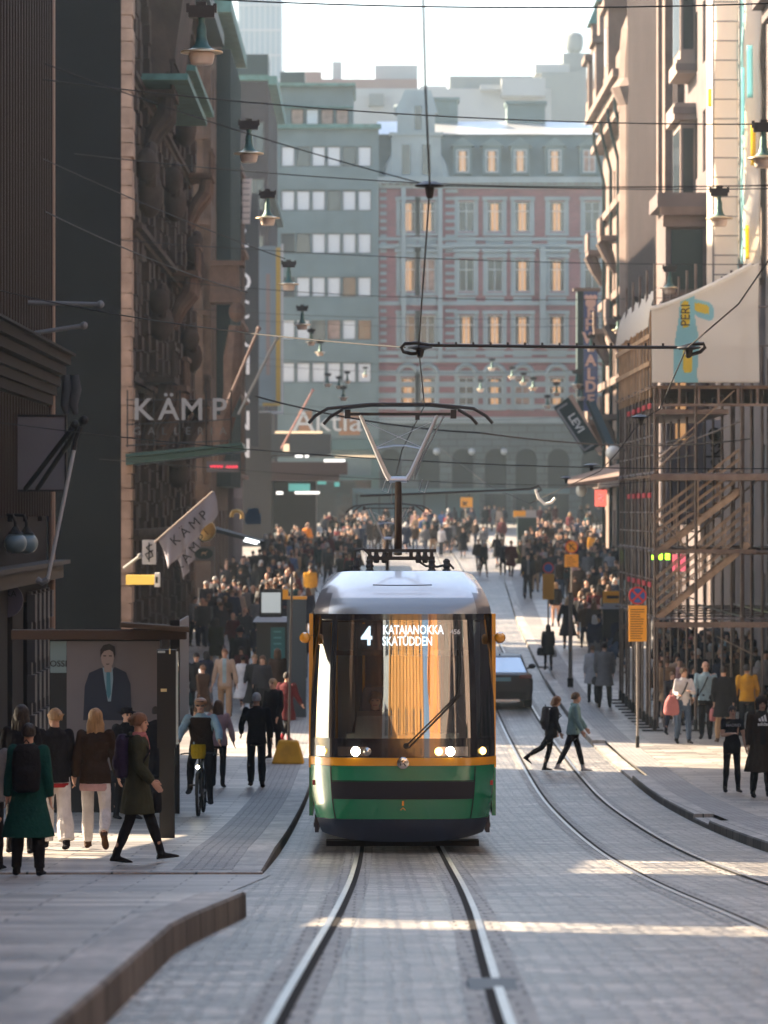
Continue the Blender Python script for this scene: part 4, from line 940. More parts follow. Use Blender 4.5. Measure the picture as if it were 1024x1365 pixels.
b = MB(); b.lathe((21.0, .6, 5.5), [(1.2, 0), (1.35, .3), (1.2, .5), (1.2, 17), (1.6, 17.8), (1.3, 18.2), (1.1, 20.5), (.5, 22), (.1, 23.2)], 14); b.build('corner_turret', M_sand, e)
# behind the plaza on the right, so that the far street is closed
right_block('plaza_building', 'hazy stone building beyond the plaza on the far right', 215, 297, 22, M_gbe, x=24)
right_block('plaza_building', 'grey stone building at the far left of the plaza, hidden behind the shops', 215, 216, 4, M_gbe, x=60)

# ================================================================ scaffold with stairs
s_ = empty('scaffold', (7.35, 96, gz(96)+.13), 0, 'brown steel scaffold with stair flights and a printed tarp over the right pavement', 'scaffold')
M_tube = mat('scaffold_tube', (.16, .13, .12), .34, .85, var=.3, scale=3)
M_tubew = mat('stair_steel', (.30, .235, .18), .38, .8, var=.3, scale=4)
M_plank = mat('plank', (.17, .115, .08), .8, var=.25, scale=2)
def SL(px, py, d=96): return W(px, py, d)-s_.location
H4 = SL(0, 513).z; LV = [SL(0, y).z for y in (825, 735, 632, 515)]
XS = [0, 1.05, 2.22, 3.3, 4.3]; YS = [0, 2.6, 5.2, 7.8, 10.4, 13]
def std(x, y, z1, r=.036):
    b = MB(); b.tube([(x, y, gz(96+y)-gz(96)+.02), (x, y, z1)], r, 8); z = 1.0
    for z in LV: b.lathe((x, y, z-.04), [(r, 0), (r+.035, .01), (r+.035, .06), (r, .08)], 8)
    b.build('standard', M_tube, s_, smooth=True)
for i, x in enumerate(XS):
    for j, y in enumerate(YS):
        std(x, y, H4+(3.1 if x < 3 and j < 5 else 1.2))
for x in (.18, 2.4, 2.62, 2.9, 3.6, 3.9): std(x, 1.3, H4, .03)
for x in (2.5, 3.1, 3.5): std(x, .3, H4, .028)
for y in (1.3, 3.9, 6.5, 9.1, 11.7): std(-.02, y, H4+.0, .03); std(.35, y, H4, .028)
for j, y in enumerate(YS+[1.3, 3.9, 6.5, 9.1, 11.7]):
    z = gz(96+y)-gz(96)
    for x in (XS if j < 6 else XS[:1]): b = MB(); b.box(x-.32, x+.22, y-.12, y+.12, z+.003, z+.04); b.tube([(x, y, z+.03), (x, y, z+.3)], .05, 8); b.build('base_plate', M_dark, s_)
b = MB()
for z in LV:
    for y in YS: b.tube([(-.15, y, z), (4.6, y, z)], .026, 6)
    for x in XS: b.tube([(x, -.2, z+.06), (x, 13.2, z+.06)], .026, 6)
for z in LV[:3]:
    for dz in (.5, 1.0):
        for x in (0, 1.05): b.tube([(x, 0, z+dz), (x, 13, z+dz)], .022, 6)
for dz in (1.0, 2.0): b.tube([(-.1, -.03, H4+dz), (4.6, -.03, H4+dz)], .024, 6)
b.build('ledger', M_tube, s_, smooth=True)
b = MB()
for a, c in (((0, 0, LV[2]+.3), (2.05, 0, LV[3]-.1)), ((0, .1, LV[2]+.05), (1.0, .1, LV[2]+1.05)), ((.05, .1, LV[2]+.5), (2.2, .1, LV[2]+1.35)), ((0, 0, LV[1]+.0), (-.0, 2.6, LV[2])), ((0, 2.6, LV[1]), (0, 5.2, LV[2])), ((0, 5.2, LV[0]), (0, 7.8, LV[1])), ((1.05, 5.2, LV[1]), (3.3, 5.2, LV[2])), ((1.6, -.02, LV[0]-.45), (2.6, -.02, LV[0]-.95)), ((0, 0, LV[1]+.95), (.8, 0, LV[1]+.1))):
    b = MB(); b.tube([a, c], .024, 6); b.build('brace', M_tubew, s_, smooth=True)
# truss beam and decks
b = MB(); b.box(-.1, 4.6, -.05, 13.1, H4-.10, H4-.02); b.box(-.05, 4.6, .0, 13.0, LV[2]-.08, LV[2]-.02); b.box(1.6, 4.6, 1.2, 13, LV[1]-.1, LV[1]-.04); b.build('deck', M_plank, s_)
b = MB(); b.box(0, 4.5, -.07, .0, H4-.55, H4-.48)
for k in range(9): b.box(.1+k*.5, .16+k*.5, -.07, 0, H4-.48, H4-.10)
b.box(0, 1.9, .05, 10, H4-.75, H4-.62); b.build('deck_truss', M_tube, s_)
b = MB(); b.box(-.1, .05, -.08, -.05, LV[2]-.2, LV[2]+.0); b.box(0, 4.5, -.1, -.04, LV[2]-.16, LV[2]+.0); b.box(0, 4.5, -.1, -.04, LV[0]-.22, LV[0]-.08); b.box(0, 2.6, -.1, -.04, LV[1]-.05, LV[1]+.05); b.build('fascia_board', M_tube, s_)
def flight(x0, z0, x1, z1, y0, name='stair_flight'):
    b = MB(); n = 11; dz = .38
    for yy in (y0, y0+.75): b.bar((x0, yy, z0-.05), (x1, yy, z1-.05), .05, .15)
    for k in range(n):
        t = (k+.5)/n; x, z = x0+(x1-x0)*t, z0+(z1-z0)*t; b.box(x-.13, x+.13, y0+.03, y0+.72, z-.02, z+.02)
    for yy in (y0, y0+.75):
        for h in (.28, .52, .76, 1.0): b.bar((x0, yy, z0+h), (x1, yy, z1+h), .035, .035)
        for k in range(5): t = k/4; b.bar((x0+(x1-x0)*t, yy, z0+(z1-z0)*t), (x0+(x1-x0)*t, yy, z0+(z1-z0)*t+1.0), .03, .03, up=(0, 1, 0))
    b.build(name, M_tubew, s_)
flight(0.02, SL(0, 738).z, 2.25, SL(0, 650).z, .25); flight(0.02, SL(0, 826).z, 2.45, SL(0, 722).z, .25)
# boards standing along the street side above the deck, plastic over them
b = MB()
for k in range(11): b.box(-.10-.002*k, -.05, .3+k*1.15, .3+k*1.15+.18, H4-.3, H4+1.9-.04*k)
for z in (.5, 1.2): b.box(-.14, -.11, 0, 13, H4+z, H4+z+.12)
b.build('guard_board', mat('raw_timber', (.42, .27, .16), .75, var=.25, scale=2), s_)
b = MB(); g = []
for j in range(9):
    g.append([Vector((-.16+.25*(j/8)**2, .0+12.5*i/24, H4+1.5+1.0*(j/8)+.12*mnoise.noise(Vector((i*.7, j, 2))))) for i in range(25)])
cloth(g, .12, 3, b, 3); o = link('plastic_sheet', b.raw('plastic_sheet', M_sheet), s_); solid(o)
# tarp on the front
def pill(x, y, cx, cy, rx, ry): return ((x-cx)/rx)**4+((y-cy)/ry)**4 < 1
def tarp_top(x): return 412+(352-412)*(max(0, x-869)/(1005-869))**1.25 if x < 1005 else 352-(x-1005)*.3
b = MB(); g = []; NX, NZ = 90, 60; bx = []
for j in range(NZ+1):
    row = []
    for i in range(NX+1):
        x = 869+(1012-869)*i/NX; yt = tarp_top(x); row.append(SL(x, yt+(510-yt)*j/NZ, 95.85))
    g.append(row)
cloth(g, .10, 11, b, .9)
me = b.raw('tarp', [M_sheet, M_sheetb, M_sheety])
for p in me.polygons:
    i = p.index % NX; x = 869+(1012-869)*(i+.5)/NX; j = p.index//NX; y = tarp_top(x)+(510-tarp_top(x))*(j+.5)/NZ
    e0 = 902+2.5*sin(y*.05)-(.06*(y-440)); e1 = 929+2*sin(y*.07+1)+(.05*(y-440))
    if e0 < x < e1 or pill(x, y, 938, 413+.3*(x-938), 13, 12): p.material_index = 1
    if pill(x, y, 914, 419, 5.5, 18) or pill(x, y, 917, 480, 6.5, 17) or pill(x, y, 936, 411+.25*(x-936), 10, 6): p.material_index = 2
    p.use_smooth = True
solid(link('tarp', me, s_))
b = MB(); b.tube([SL(x, tarp_top(x)-1, 95.8) for x in range(866, 1006, 8)], .06, 8); b.build('tarp_hem', M_sheet, s_, smooth=True)
text_obj('tarp_lettering', 'PERI', M_dark, .34, SL(914.5, 420, 95.65), (R(90), R(-90), 0), s_, .004, sx=.9)
# red warning tapes
for j in range(3):
    for k in range(5): b = MB(); b.box(-.09, -.06, .3+k*1.9, .3+k*1.9+1.0, LV[3]-.55-j*2.3, LV[3]-.42-j*2.3); b.build('warning_tape', mat('red_tape', (.45, .05, .06), .5), s_)

# ---------- wall signs and shop front bits on the right
e = empty('vertical_name_sign', W(787, 380, 184), 0, 'tall blue vertical sign with pink capital letters on the sandy corner building', 'sign')
M_sb = mat('sign_blue', (.05, .08, .20), .4); M_pk = mat('letter_pink', (.60, .42, .36), .5)
L_ = lambda x, y, d=184: W(x, y, d)-e.location
b = MB(); p0, p1 = L_(778, 388), L_(797, 548); b.box(p0.x, p1.x, 0, .35, p1.z, p0.z); b.build('sign_box', M_sb, e)
b = MB(); q = L_(770, 388); b.box(q.x, p0.x-.003, .02, 1.6, p1.z, p0.z); b.build('sign_side', M_teal, e)
b = MB(); b.box(p0.x-.5, p1.x+.15, -.05, .4, p0.z, p0.z+.16); b.build('sign_cap', M_sand, e)
for ch, y in (('E', 419), ('H', 433), ('W', 451), ('A', 481), ('L', 499), ('D', 516), ('E', 534)):
    text_obj('sign_letter', ch, M_pk, .74, L_(787.5, y)+Vector((0, -.03, 0)), parent=e, ext=.02, bold=.03)
b = MB(); c0 = L_(787.5, 401); b.lathe((c0.x, -.03, c0.z-.1), [(.001, -.03), (.26, -.03), (.26, .0)], 14, 'y')
for k in (-1, 0, 1): b.ball((c0.x+k*.2, -.03, c0.z+.16), .12, .05, .14, 8, 6)
b.build('sign_emblem', M_pk, e)
def slanted_board(label, a, c, w_px, d, m, name='slanted_banner', txt=None, frame=True):
    e = empty(name, W(a[0], a[1], d), 0, label, 'banner'); A, Cc = Vector((0, 0, 0)), W(c[0], c[1], d)-e.location; t = (Cc-A); L = t.length; t.normalize(); s = Vector((t.z, 0, -t.x)); w2 = w_px/F*d/2
    b = MB(); pts = [A+s*w2, A-s*w2, Cc-s*w2, Cc+s*w2]; b.hexa([p+Vector((0, .06, 0)) for p in pts]+[p for p in pts]); b.build('banner_board', m, e)
    if frame:
        b = MB()
        for p, q in ((A+s*w2*.8+t*.2, Cc+s*w2*.8-t*.2), (A+s*w2*.8+t*.2, A-s*w2*.5+t*.2), (Cc+s*w2*.8-t*.2, Cc-s*w2*.5-t*.2)): b.bar(p+Vector((0, -.02, 0)), q+Vector((0, -.02, 0)), .05, .09)
        b.build('banner_frame', M_letw, e)
    if txt:
        ang = atan2(t.z, t.x)
        text_obj('banner_lettering', txt, M_white, w_px/F*d*.62, A.lerp(Cc, .45)+Vector((0, -.03, 0))-s*w2*.1, (R(90), -ang, 0), e, .01, bold=.01)
    return e
slanted_board('dark slanted banner with white frame and lettering hanging over the crowd on the right', (748, 536), (790, 600), 24, 172, M_teal, txt='LEVI')
slanted_board('pale pink and yellow slanted flag between the two dark banners', (760, 527), (800, 602), 8, 176, mat('pale_flag', (.5, .36, .28), .7), name='flag', frame=False)
slanted_board('narrow dark blue slanted banner nearest the scaffold top', (789, 535), (818, 601), 9, 168, mat('banner_blue', (.05, .09, .12), .6), frame=False)
slanted_board('narrow dark banner right of the blue one', (783, 534), (806, 590), 5, 170, M_teal, frame=False)
e = empty('shop_canopy', W(800, 650, 150), 0, 'slim pale canopy with a lit globe over the shops on the far right', 'canopy')
b = MB(); L_ = lambda x, y, d=150: W(x, y, d)-e.location
b.hexa([L_(757, 642), L_(826, 625), L_(826, 640, 146), L_(757, 650, 146), L_(757, 637), L_(826, 618), L_(826, 634, 146), L_(757, 645, 146)]); b.build('canopy_roof', M_sand, e)
b = MB(); b.ball(L_(775, 654), .22, .22, .25); b.build('globe_lamp', M_glb, e)
b = MB(); b.box(L_(782, 0).x, L_(797, 0).x, 0, .08, L_(0, 650).z, L_(0, 641).z); b.build('canopy_sign', M_letw, e)
e = empty('round_wall_lamp', W(818, 604, 150), 0, 'white globe lamp on the wall just left of the scaffold', 'lamp'); b = MB(); b.ball((0, 0, 0), .32, .32, .3, 14, 10); b.build('globe', M_glb, e, smooth=True); b = MB(); b.tube([(0, .2, 0), (.4, .4, .1), (.9, .6, .2)], .04); b.build('lamp_arm', M_dark, e)
e = empty('projecting_sign', W(801, 664, 160), 0, 'small red square shop sign jutting out on the far right', 'sign'); b = MB(); b.box(-.25, .25, -.06, .06, -.35, .35); b.build('sign_box', mat('red_sign', (.6, .08, .07), .4, emit=(1, .15, .1), estr=.25), e); b = MB(); b.tube([(-.1, -.07, .15), (.1, -.07, .1), (-.1, -.07, -.05), (.1, -.07, -.15)], .03); b.build('sign_mark', M_white, e)
e = empty('shop_banner', W(950, 615, 110), 0, 'tall pale banner with dark letters seen through the scaffold', 'banner')
b = MB(); L_ = lambda x, y, d=110: W(x, y, d)-e.location
b.box(L_(939, 0).x, L_(962, 0).x, 0, .06, L_(0, 690).z, L_(0, 560).z); b.build('banner_board', mat('banner_grey', (.50, .48, .52), .6), e)
b = MB(); c0 = L_(953, 579); b.lathe((c0.x, -.02, c0.z), [(.001, -.03), (.2, -.03), (.2, 0)], 16, 'y'); b.build('banner_emblem', M_dark, e)
text_obj('banner_lettering', 'Kicks', M_dark, .62, L_(952, 618)+Vector((0, -.03, 0)), (R(90), R(-90), 0), e, .01)
e = empty('lit_shop_sign', W(882, 742, 112), 0, 'glowing lime green sign behind the lower stairs of the scaffold', 'sign'); b = MB(); b.tube([(-.28, 0, 0), (.28, 0, 0)], .09, 10); b.build('sign_tube', mat('lime_glow', (.2, .6, .02), .4, emit=(.30, 1, .02), estr=1.5), e, smooth=True)
e = empty('red_shop_sign', W(905, 748, 112), 0, 'red and pink sign beside the lime green one', 'sign'); b = MB(); b.box(-.2, .22, 0, .06, -.3, .2); b.build('sign_box', mat('redpink', (.5, .08, .12), .4, emit=(1, .15, .2), estr=.2), e)
# ================================================================ lamps on span wires, trolley wires
M_lcu = mat('lamp_copper', (.06, .13, .11), .5, .3, var=.3, scale=6)
M_lbrass = mat('lamp_brim', (.55, .42, .26), .3, .8)
M_lglass = mat('lamp_drum_glass', (.62, .50, .42), .3, var=.1, scale=5)
def make_lamp():
    e = empty('hanging_street_lamp', cat='street lamp', group='bell lamps hanging over the street')
    b = MB(); b.box(-.22, .22, -.1, .1, -.04, .16); b.box(-.26, -.2, -.06, .06, .05, .2); b.box(.2, .26, -.06, .06, .05, .2); b.box(-.08, .08, -.12, .12, .16, .22); b.build('clamp', M_dark, e)
    b = MB(); b.lathe((0, 0, 0), [(.06, -.04), (.05, -.12), (.08, -.22), (.085, -.38), (.12, -.5), (.2, -.58)], 14); b.build('stem', M_lcu, e, smooth=True)
    b = MB(); b.lathe((0, 0, 0), [(.2, -.575), (.28, -.60), (.36, -.615), (.365, -.64), (.2, -.65)], 20); b.build('brim', M_lbrass, e, smooth=True)
    b = MB(); b.lathe((0, 0, 0), [(.22, -.65), (.215, -.72), (.19, -.82), (.17, -.84), (.02, -.845)], 18); b.build('glass_drum', M_lglass, e, smooth=True)
    return e
LAMP0 = make_lamp(); _used = [0]
def lamp(px, py_brim, wpx, d, label):
    o = LAMP0 if not _used[0] else copy_tree(LAMP0); _used[0] = 1
    k = (wpx/F*d)/.73; p = W(px, py_brim, d); o.location = (p.x, p.y, p.z+.63*k); o.scale = (k, k, k); o['label'] = label
    return o.location
SP = 'bell lamps hanging over the street'
LP = [(269, 70, 57, 57, 'largest bell lamp, hanging at the very top left'), (332, 205, 40, 77, 'bell lamp second from the top on the left'), (1018, 211, 44, 77, 'bell lamp cut by the right edge of the picture'),
 (357, 291, 33, 87, 'green bell lamp in front of the purple brick store'), (959, 291, 37, 87, 'bell lamp in front of the white sheeting on the right'),
 (385, 379, 28, 103, 'bell lamp beside the yellow edge of the blue banner'), (893, 384, 27, 103, 'bell lamp just above the white tarp'), (853, 421, 23, 117, 'bell lamp by the left corner of the tarp'), (403, 433, 23, 117, 'larger bell lamp of the pair below the banner top on the left'),
 (415, 456, 16, 140, 'small bell lamp close right of the larger one, mid left'), (427, 470, 15, 152, 'small bell lamp lowest of the three in front of the grey block'), (824, 440, 17, 140, 'small bell lamp in front of the brown drainpipe'), (788, 464, 16, 152, 'small bell lamp over the blue vertical sign'),
 (437, 512, 13, 170, 'tiny bell lamp at the left of the far cluster'), (452, 515, 12, 180, 'tiny bell lamp left in the far left cluster'), (463, 508, 12, 190, 'tiny bell lamp right in the far left cluster'), (458, 530, 14, 175, 'tiny bell lamp lowest in the far left cluster'), (487, 500, 10, 215, 'tiny bell lamp before the edge of the brick building'),
 (769, 513, 18, 165, 'bell lamp at the foot of the blue vertical sign'), (775, 530, 13, 175, 'small bell lamp under the blue vertical sign'), (742, 524, 13, 180, 'tiny gold bell lamp left of the slanted banners'), (730, 541, 13, 183, 'lowest tiny gold bell lamp on the right'), (711, 517, 13, 195, 'tiny gold bell lamp over the far crowd, fourth from the right'),
 (698, 510, 12, 205, 'tiny gold bell lamp over the far crowd, fifth from the right'), (683, 502, 12, 215, 'tiny gold bell lamp before the brick building, right one of three'), (656, 491, 12, 230, 'highest tiny gold bell lamp before the brick building'), (641, 519, 12, 235, 'tiny gold bell lamp before an arched window of the brick building')]
LOC = [lamp(*a) for a in LP]
M_wire = mat('wire_black', (.02, .02, .02), .6)
def wires(name, label, lines, r=.012, m=M_wire, cat='wire', group=None, n=5):
    e = None
    b = MB()
    for pts in lines: b.tube(pts, r, n)
    o = b.build(name, m); return tag(o, label, cat, group)
G_S = 'thin span wires across the street'
def span(d, yl, ym, yr, label, r=.012, xl=None, xr=None):
    a, c = Vector(((XL if xl is None else xl), d, (VY-yl)/F*d)), Vector(((XR if xr is None else xr), d, (VY-yr)/F*d)); m = Vector((2.5, d, (VY-ym)/F*d)); pts = []
    for i in range(25):
        t = i/24; pts.append(a*(1-t)*(1-2*t)+m*4*t*(1-t)+c*t*(2*t-1))
    return wires('span_wire', label, [pts], r, group=G_S)
span(57, -30, 10, -30, 'span wire at the very top carrying the largest lamp'); span(77, 105, 158, 160, 'span wire across the sky line carrying the second lamps', .014)
span(87, 205, 247, 247, 'span wire crossing just above the first brick storey windows', .013); span(103, 320, 346, 352, 'span wire crossing at the second row of brick building windows'); span(117, 372, 398, 392, 'span wire crossing the middle windows of the brick building', .011)
for d, y, q in ((140, 425, 'just above the lamp by the tarp corner'), (152, 436, 'just under the lamp by the tarp corner'), (172, 487, 'over the far left lamp cluster'), (183, 497, 'through the far left lamp cluster'), (200, 560, 'level with the bank letters'), (214, 548, 'at the arched window sills')): span(d, y-14, y, y-6, 'faint distant span wire '+q, .009)
span(66, 560, 620, 612, 'thin span wire low across the view behind the pantograph', .010); span(95, 612, 644, 640, 'lower thin span wire over the heads of the far crowd', .010, xr=7.3)
wires('span_wire', 'dark sagging cable from the left shops towards the pantograph head', [wire_pts(W(340, 528, 70), W(640, 577, 70), .12)+wire_pts(W(640, 577, 70), W(1000, 585, 95), .2)[1:]], .016, group=G_S)
wires('span_wire', 'oblique wire from upper left down to the contact wire clamp', [wire_pts(W(60, 85, 33), W(573, 247, 31), .05)], .0055, group=G_S)
wires('span_wire', 'wire running level from the contact wire clamp to the right edge', [wire_pts(W(573, 247, 31), W(1100, 245, 31), .02)], .006, group=G_S)
wires('span_wire', 'oblique wire falling across the dark left wall', [wire_pts(W(-10, 180, 75), W(380, 345, 90), .1)], .012, group=G_S)
wires('span_wire', 'second oblique wire falling across the dark left wall', [wire_pts(W(-10, 385, 60), W(540, 463, 42), .12)], .009, group=G_S)
wires('span_wire', 'oblique wire crossing the lower dark left wall', [wire_pts(W(60, 282, 60), W(330, 390, 80), .1)], .012, group=G_S)
# contact wires
cw = lambda x, dd, h=5.95: Vector((x, dd, gz(dd)+h))
tc_ = W(565, 543, 51.1)
wires('contact_wire', 'contact wire running over the camera down to the pantograph', [[W(560, -160, 20), W(567, 112, 26), W(573, 250, 31), W(566, 350, 35.5), W(558, 463, 41), W(566, 541, 51), cw(.55, 60), cw(.5, 75), cw(.6, 95), cw(.7, 120), cw(.5, 160), cw(.6, 238)]], .0085)
wires('contact_wire', 'contact wire of the right hand track rising to the right edge', [[W(1040, 325, 34), W(985, 405, 37.5), W(915, 465, 41), W(880, 545, 46), W(855, 560, 49), W(822, 605, 58), W(800, 628, 68), cw(4.1, 95), cw(4.2, 130), cw(4.4, 238)]], .0085)
def insulator_clamp(px, py, d, label, r=.12):
    e = empty('wire_clamp', W(px, py, d), 0, label, 'insulator'); b = MB()
    b.lathe((0, 0, 0), [(.01, .035), (r*.45, .03), (r, 0), (r*.9, -.012), (r*.3, -.02), (r*.22, -.09), (.02, -.11)], 14); b.build('insulator_cap', M_dark, e, smooth=True)
    return e
insulator_clamp(573, 247, 31, 'dark insulator clamp on the contact wire before the brick building', .13); insulator_clamp(854, 556, 49, 'dark insulator on the right contact wire in front of the scaffold', .12); insulator_clamp(789, 620, 70, 'small dark insulator above the far right shop canopy', .16); insulator_clamp(755, 637, 75, 'small dark insulator left of the far right canopy', .12)
# cantilever tube with a hooked end at both sides
e = empty('cantilever_arm', W(540, 463, 41), 0, 'long black horizontal tube with looped ends holding both contact wires', 'wire arm')
LL = lambda x, y, d=41: W(x, y, d)-e.location
b = MB(); b.tube([LL(x, 460+3.0*sin((x-560)/380*pi/2)) for x in range(560, 925, 12)], .018, 8)
b.build('arm_tube', M_dark, e, smooth=True)
b = MB(); b.tube([LL(575, 461), LL(556, 457), LL(540, 458), LL(535, 463), LL(538, 469), LL(548, 471.5), LL(560, 471)], .020, 8); b.build('arm_loop', M_dark, e, smooth=True)
b = MB(); b.tube([LL(905, 464), LL(925, 458.5), LL(938, 458), LL(940, 463), LL(934, 469), LL(921, 473)], .020, 8); b.build('arm_loop', M_dark, e, smooth=True)
for x in (560, 918):
    b = MB(); p = LL(x, 464); b.lathe((p.x, p.y, p.z), [(.01, .03), (.13, .015), (.14, 0), (.05, -.02), (.03, -.10), (.01, -.11)], 12); b.build('arm_insulator', M_dark, e, smooth=True)
b = MB()
for x in range(585, 900, 23): p = LL(x, 461+2*sin((x-560)/380*pi/2)); b.box(p.x-.012, p.x+.012, p.y-.012, p.y+.012, p.z, p.z+.045)
b.build('arm_clip', M_dark, e)
e = empty('curved_wire_guide', W(716, 655, 88), 0, 'curved white wire guide hanging under an insulator above the far crowd', 'wire guide'); LL = lambda x, y: W(x, y, 88)-e.location
b = MB(); b.tube([LL(714, 652), LL(718, 664), LL(726, 672), LL(735, 670), LL(740, 664)], .035, 6); b.build('guide_rod', M_white, e, smooth=True)
b = MB(); b.tube([LL(480, 661), LL(560, 658), LL(707, 652), LL(718, 648), LL(722, 653), LL(714, 657)], .028, 6); b.build('guide_arm', M_dark, e, smooth=True)

# ================================================================ left side wall furniture
def pole(name, label, a, c, r, m, cat='pole', d0=80, d1=80, ball=True, group=None):
    e = empty(name, W(a[0], a[1], d0), 0, label, cat, group); p = W(c[0], c[1], d1)-e.location
    b = MB(); b.tube([(0, 0, 0), p], r, 8); b.build('shaft', m, e, smooth=True)
    if ball: b = MB(); b.ball(p, r*1.8, r*1.8, r*1.8, 8, 6); b.build('finial', m, e)
    return e
M_polew = mat('pole_grey', (.18, .18, .18), .5); M_poled = mat('pole_dark', (.012, .012, .012), .6); M_gold = mat('gilded', (.5, .34, .12), .35, .8)
pole('flagpole', 'bare grey flagpole pointing level over the dark wall, upper left', (-15, 402), (134, 406), .045, M_polew, d0=74, d1=74)
pole('flagpole', 'bare grey flagpole rising to the right over the dark wall, upper left', (2, 451), (112, 434), .045, M_polew, d0=74, d1=74)
for i, (a, c, t) in enumerate((((34, 652), (100, 566), 'left'), ((50, 652), (112, 560), 'right'))): pole('flagpole', f'black flagpole across the blank sign board, the {t} one of two', a, c, .05, M_poled, d0=71, d1=70)
for x, t in ((88, 'left'), (100, 'right')):
    e = empty('furled_flag', W(x, 500, 77), 0, f'dark furled flag hanging against the dark wall, the {t} one', 'flag'); b = MB(); b.tube([(0, 0, 0), (.03, 0, -.3), (-.03, .02, -.6), (.02, 0, -.8)], [.08, .11, .09, .05], 9); b.build('cloth', mat('flag_dim', (.06, .06, .065), .8), e, smooth=True)
e = empty('white_wand', W(64, 772, 68), 0, 'long thin white pole leaning up from a small bracket beside the globe lamps', 'pole'); p = W(99, 600, 68)-e.location
b = MB(); b.tube([(0, 0, 0), p], .035, 8); b.build('shaft', mat('wand_white', (.45, .45, .45), .5), e); b = MB(); b.tube([p, p+Vector((.02, 0, .18)), p+Vector((.12, 0, .42))], .05); b.build('wand_holder', M_poled, e); b = MB(); b.tube([(-.2, 0, 0), (-.1, 0, -.06), (0, 0, 0)], .06); b.build('bracket', M_polew, e)
e = empty('blank_sign_board', W(49, 604, 72), 0, 'blank pale grey square sign board projecting at the left', 'sign'); b = MB(); b.box(-.54, .54, 0, .12, -.70, .70); b.build('sign_panel', mat('board_grey', (.15, .14, .15), .6, var=.1, scale=.8), e); b = MB()
for q in ((-.58, -.54, -.74, .74), (.54, .58, -.74, .74), (-.54, .54, -.74, -.70), (-.54, .54, .70, .74)): b.box(q[0], q[1], -.02, .14, q[2], q[3])
b.build('sign_frame', M_poled, e)
for x, t in ((21, 'nearer'), (36, 'farther')):
    e = empty('globe_wall_lamp', W(x, 724, 70+(x-21)*.05), 0, f'pale blue glass globe lamp on a black bracket, the {t} of the pair at left', 'lamp', 'pair of globe lamps at the left edge'); b = MB(); b.ball((0, 0, 0), .215, .215, .2, 18, 12); b.build('globe', mat('globe_blue', (.14, .21, .24), .3), e, smooth=True)
    b = MB(); b.tube([(0, 0, .2), (0, 0, .38), (-.05, 0, .52), (-.4, .1, .55)], .035, 7); b.lathe((0, 0, .17), [(.16, 0), (.1, .05), (.05, .14)], 12); b.build('bracket', M_poled, e)
e = empty('round_shop_sign', W(8, 800, 71), 0, 'dim mauve round shop sign with dark letters cut by the left edge', 'sign'); b = MB(); b.lathe((0, 0, 0), [(.001, -.03), (.33, -.03), (.33, .05)], 24, 'y'); b.build('sign_disc', mat('mauve_sign', (.09, .08, .11), .6), e)
text_obj('sign_lettering', 'KA', M_poled, .16, (.1, -.04, .12), parent=e, ext=.004)
# advertising shelter with a poster of a suited man
dK = 57.0; zg = gz(57)+.13
e = empty('advertising_shelter', (W(140, 0, 60).x, 60, gz(60)+.13), 0, 'dark street shelter with a large poster of a man in a suit, behind the walkers', 'shelter')
K = lambda x, y, d=60: W(x, y, d)-e.location
b = MB(); a, c = K(66, 853), K(213, 1000); zb_ = 0.02
b.box(a.x, c.x, .06, .16, zb_, a.z); b.build('back_panel', M_poled, e)
M_post = mat('poster_paper', (.115, .10, .105), .5, var=.12, scale=1.0); b = MB(); b.box(K(89, 0).x, c.x, .03, .057, .7, a.z-.02); po = b.build('poster', M_post, e)
b = MB(); b.box(K(67, 0).x, K(88.5, 0).x, .03, .056, K(0, 897).z, a.z-.02); b.build('poster_side', mat('poster_blue', (.13, .18, .19), .5), po)
text_obj('poster_lettering', 'OSSI', M_poled, .14, (K(78, 0).x, .02, K(0, 885).z), parent=po, ext=.003)
b = MB(); s = 1/F*60; hx, hz_ = K(143, 0).x, K(0, 877).z      # the printed man: jacket, shirt, tie, face, hair
b.m = 0; b.poly([K(x, y)*1.0+Vector((0, .022-K(x, y).y, 0)) for x, y in ((111, 960), (113, 915), (119, 897), (135, 890), (141, 893), (150, 893), (153, 889), (168, 896), (174, 912), (176, 960))])
b.m = 1; b.poly([K(x, y)+Vector((0, .018-K(x, y).y, 0)) for x, y in ((137, 890), (150, 890), (151, 905), (148, 935), (144, 935), (139, 905))])
b.m = 2; b.poly([K(x, y)+Vector((0, .014-K(x, y).y, 0)) for x, y in ((142, 896), (147, 896), (148, 925), (145, 932), (142, 925))])
b.m = 3; b.poly([K(143.5+8.5*cos(t_), 877+13.5*sin(t_))+Vector((0, .012, 0)) for t_ in [k*pi/12 for k in range(24)]]); b.poly([K(x, y)+Vector((0, .016, 0)) for x, y in ((139, 885), (149, 885), (149, 895), (144, 898), (139, 895))])
b.m = 4; b.poly([K(x, y)+Vector((0, .008, 0)) for x, y in ((134, 876), (134, 866), (138, 860), (146, 858), (153, 862), (154, 872), (152.5, 877), (151, 869), (146, 866), (139, 868), (136, 872))])
for x in (139.8, 147.5): b.poly([K(x+dx, y)+Vector((0, .006, 0)) for dx, y in ((-2, 873.6), (2, 873.6), (2, 875), (-2, 875))])
b.poly([K(x, y)+Vector((0, .006, 0)) for x, y in ((141.3, 884.6), (146.3, 884.6), (145.5, 885.8), (142, 885.8))])
b.raw_ = 1; me = b.raw('printed_figure', [mat('print_suit', (.015, .02, .035), .6), mat('print_shirt', (.17, .24, .28), .6), mat('print_tie', (.05, .15, .19), .6), mat('print_skin', (.24, .18, .16), .6), mat('print_hair', (.02, .016, .014), .6)]); solid(link('printed_figure', me, po), .002)
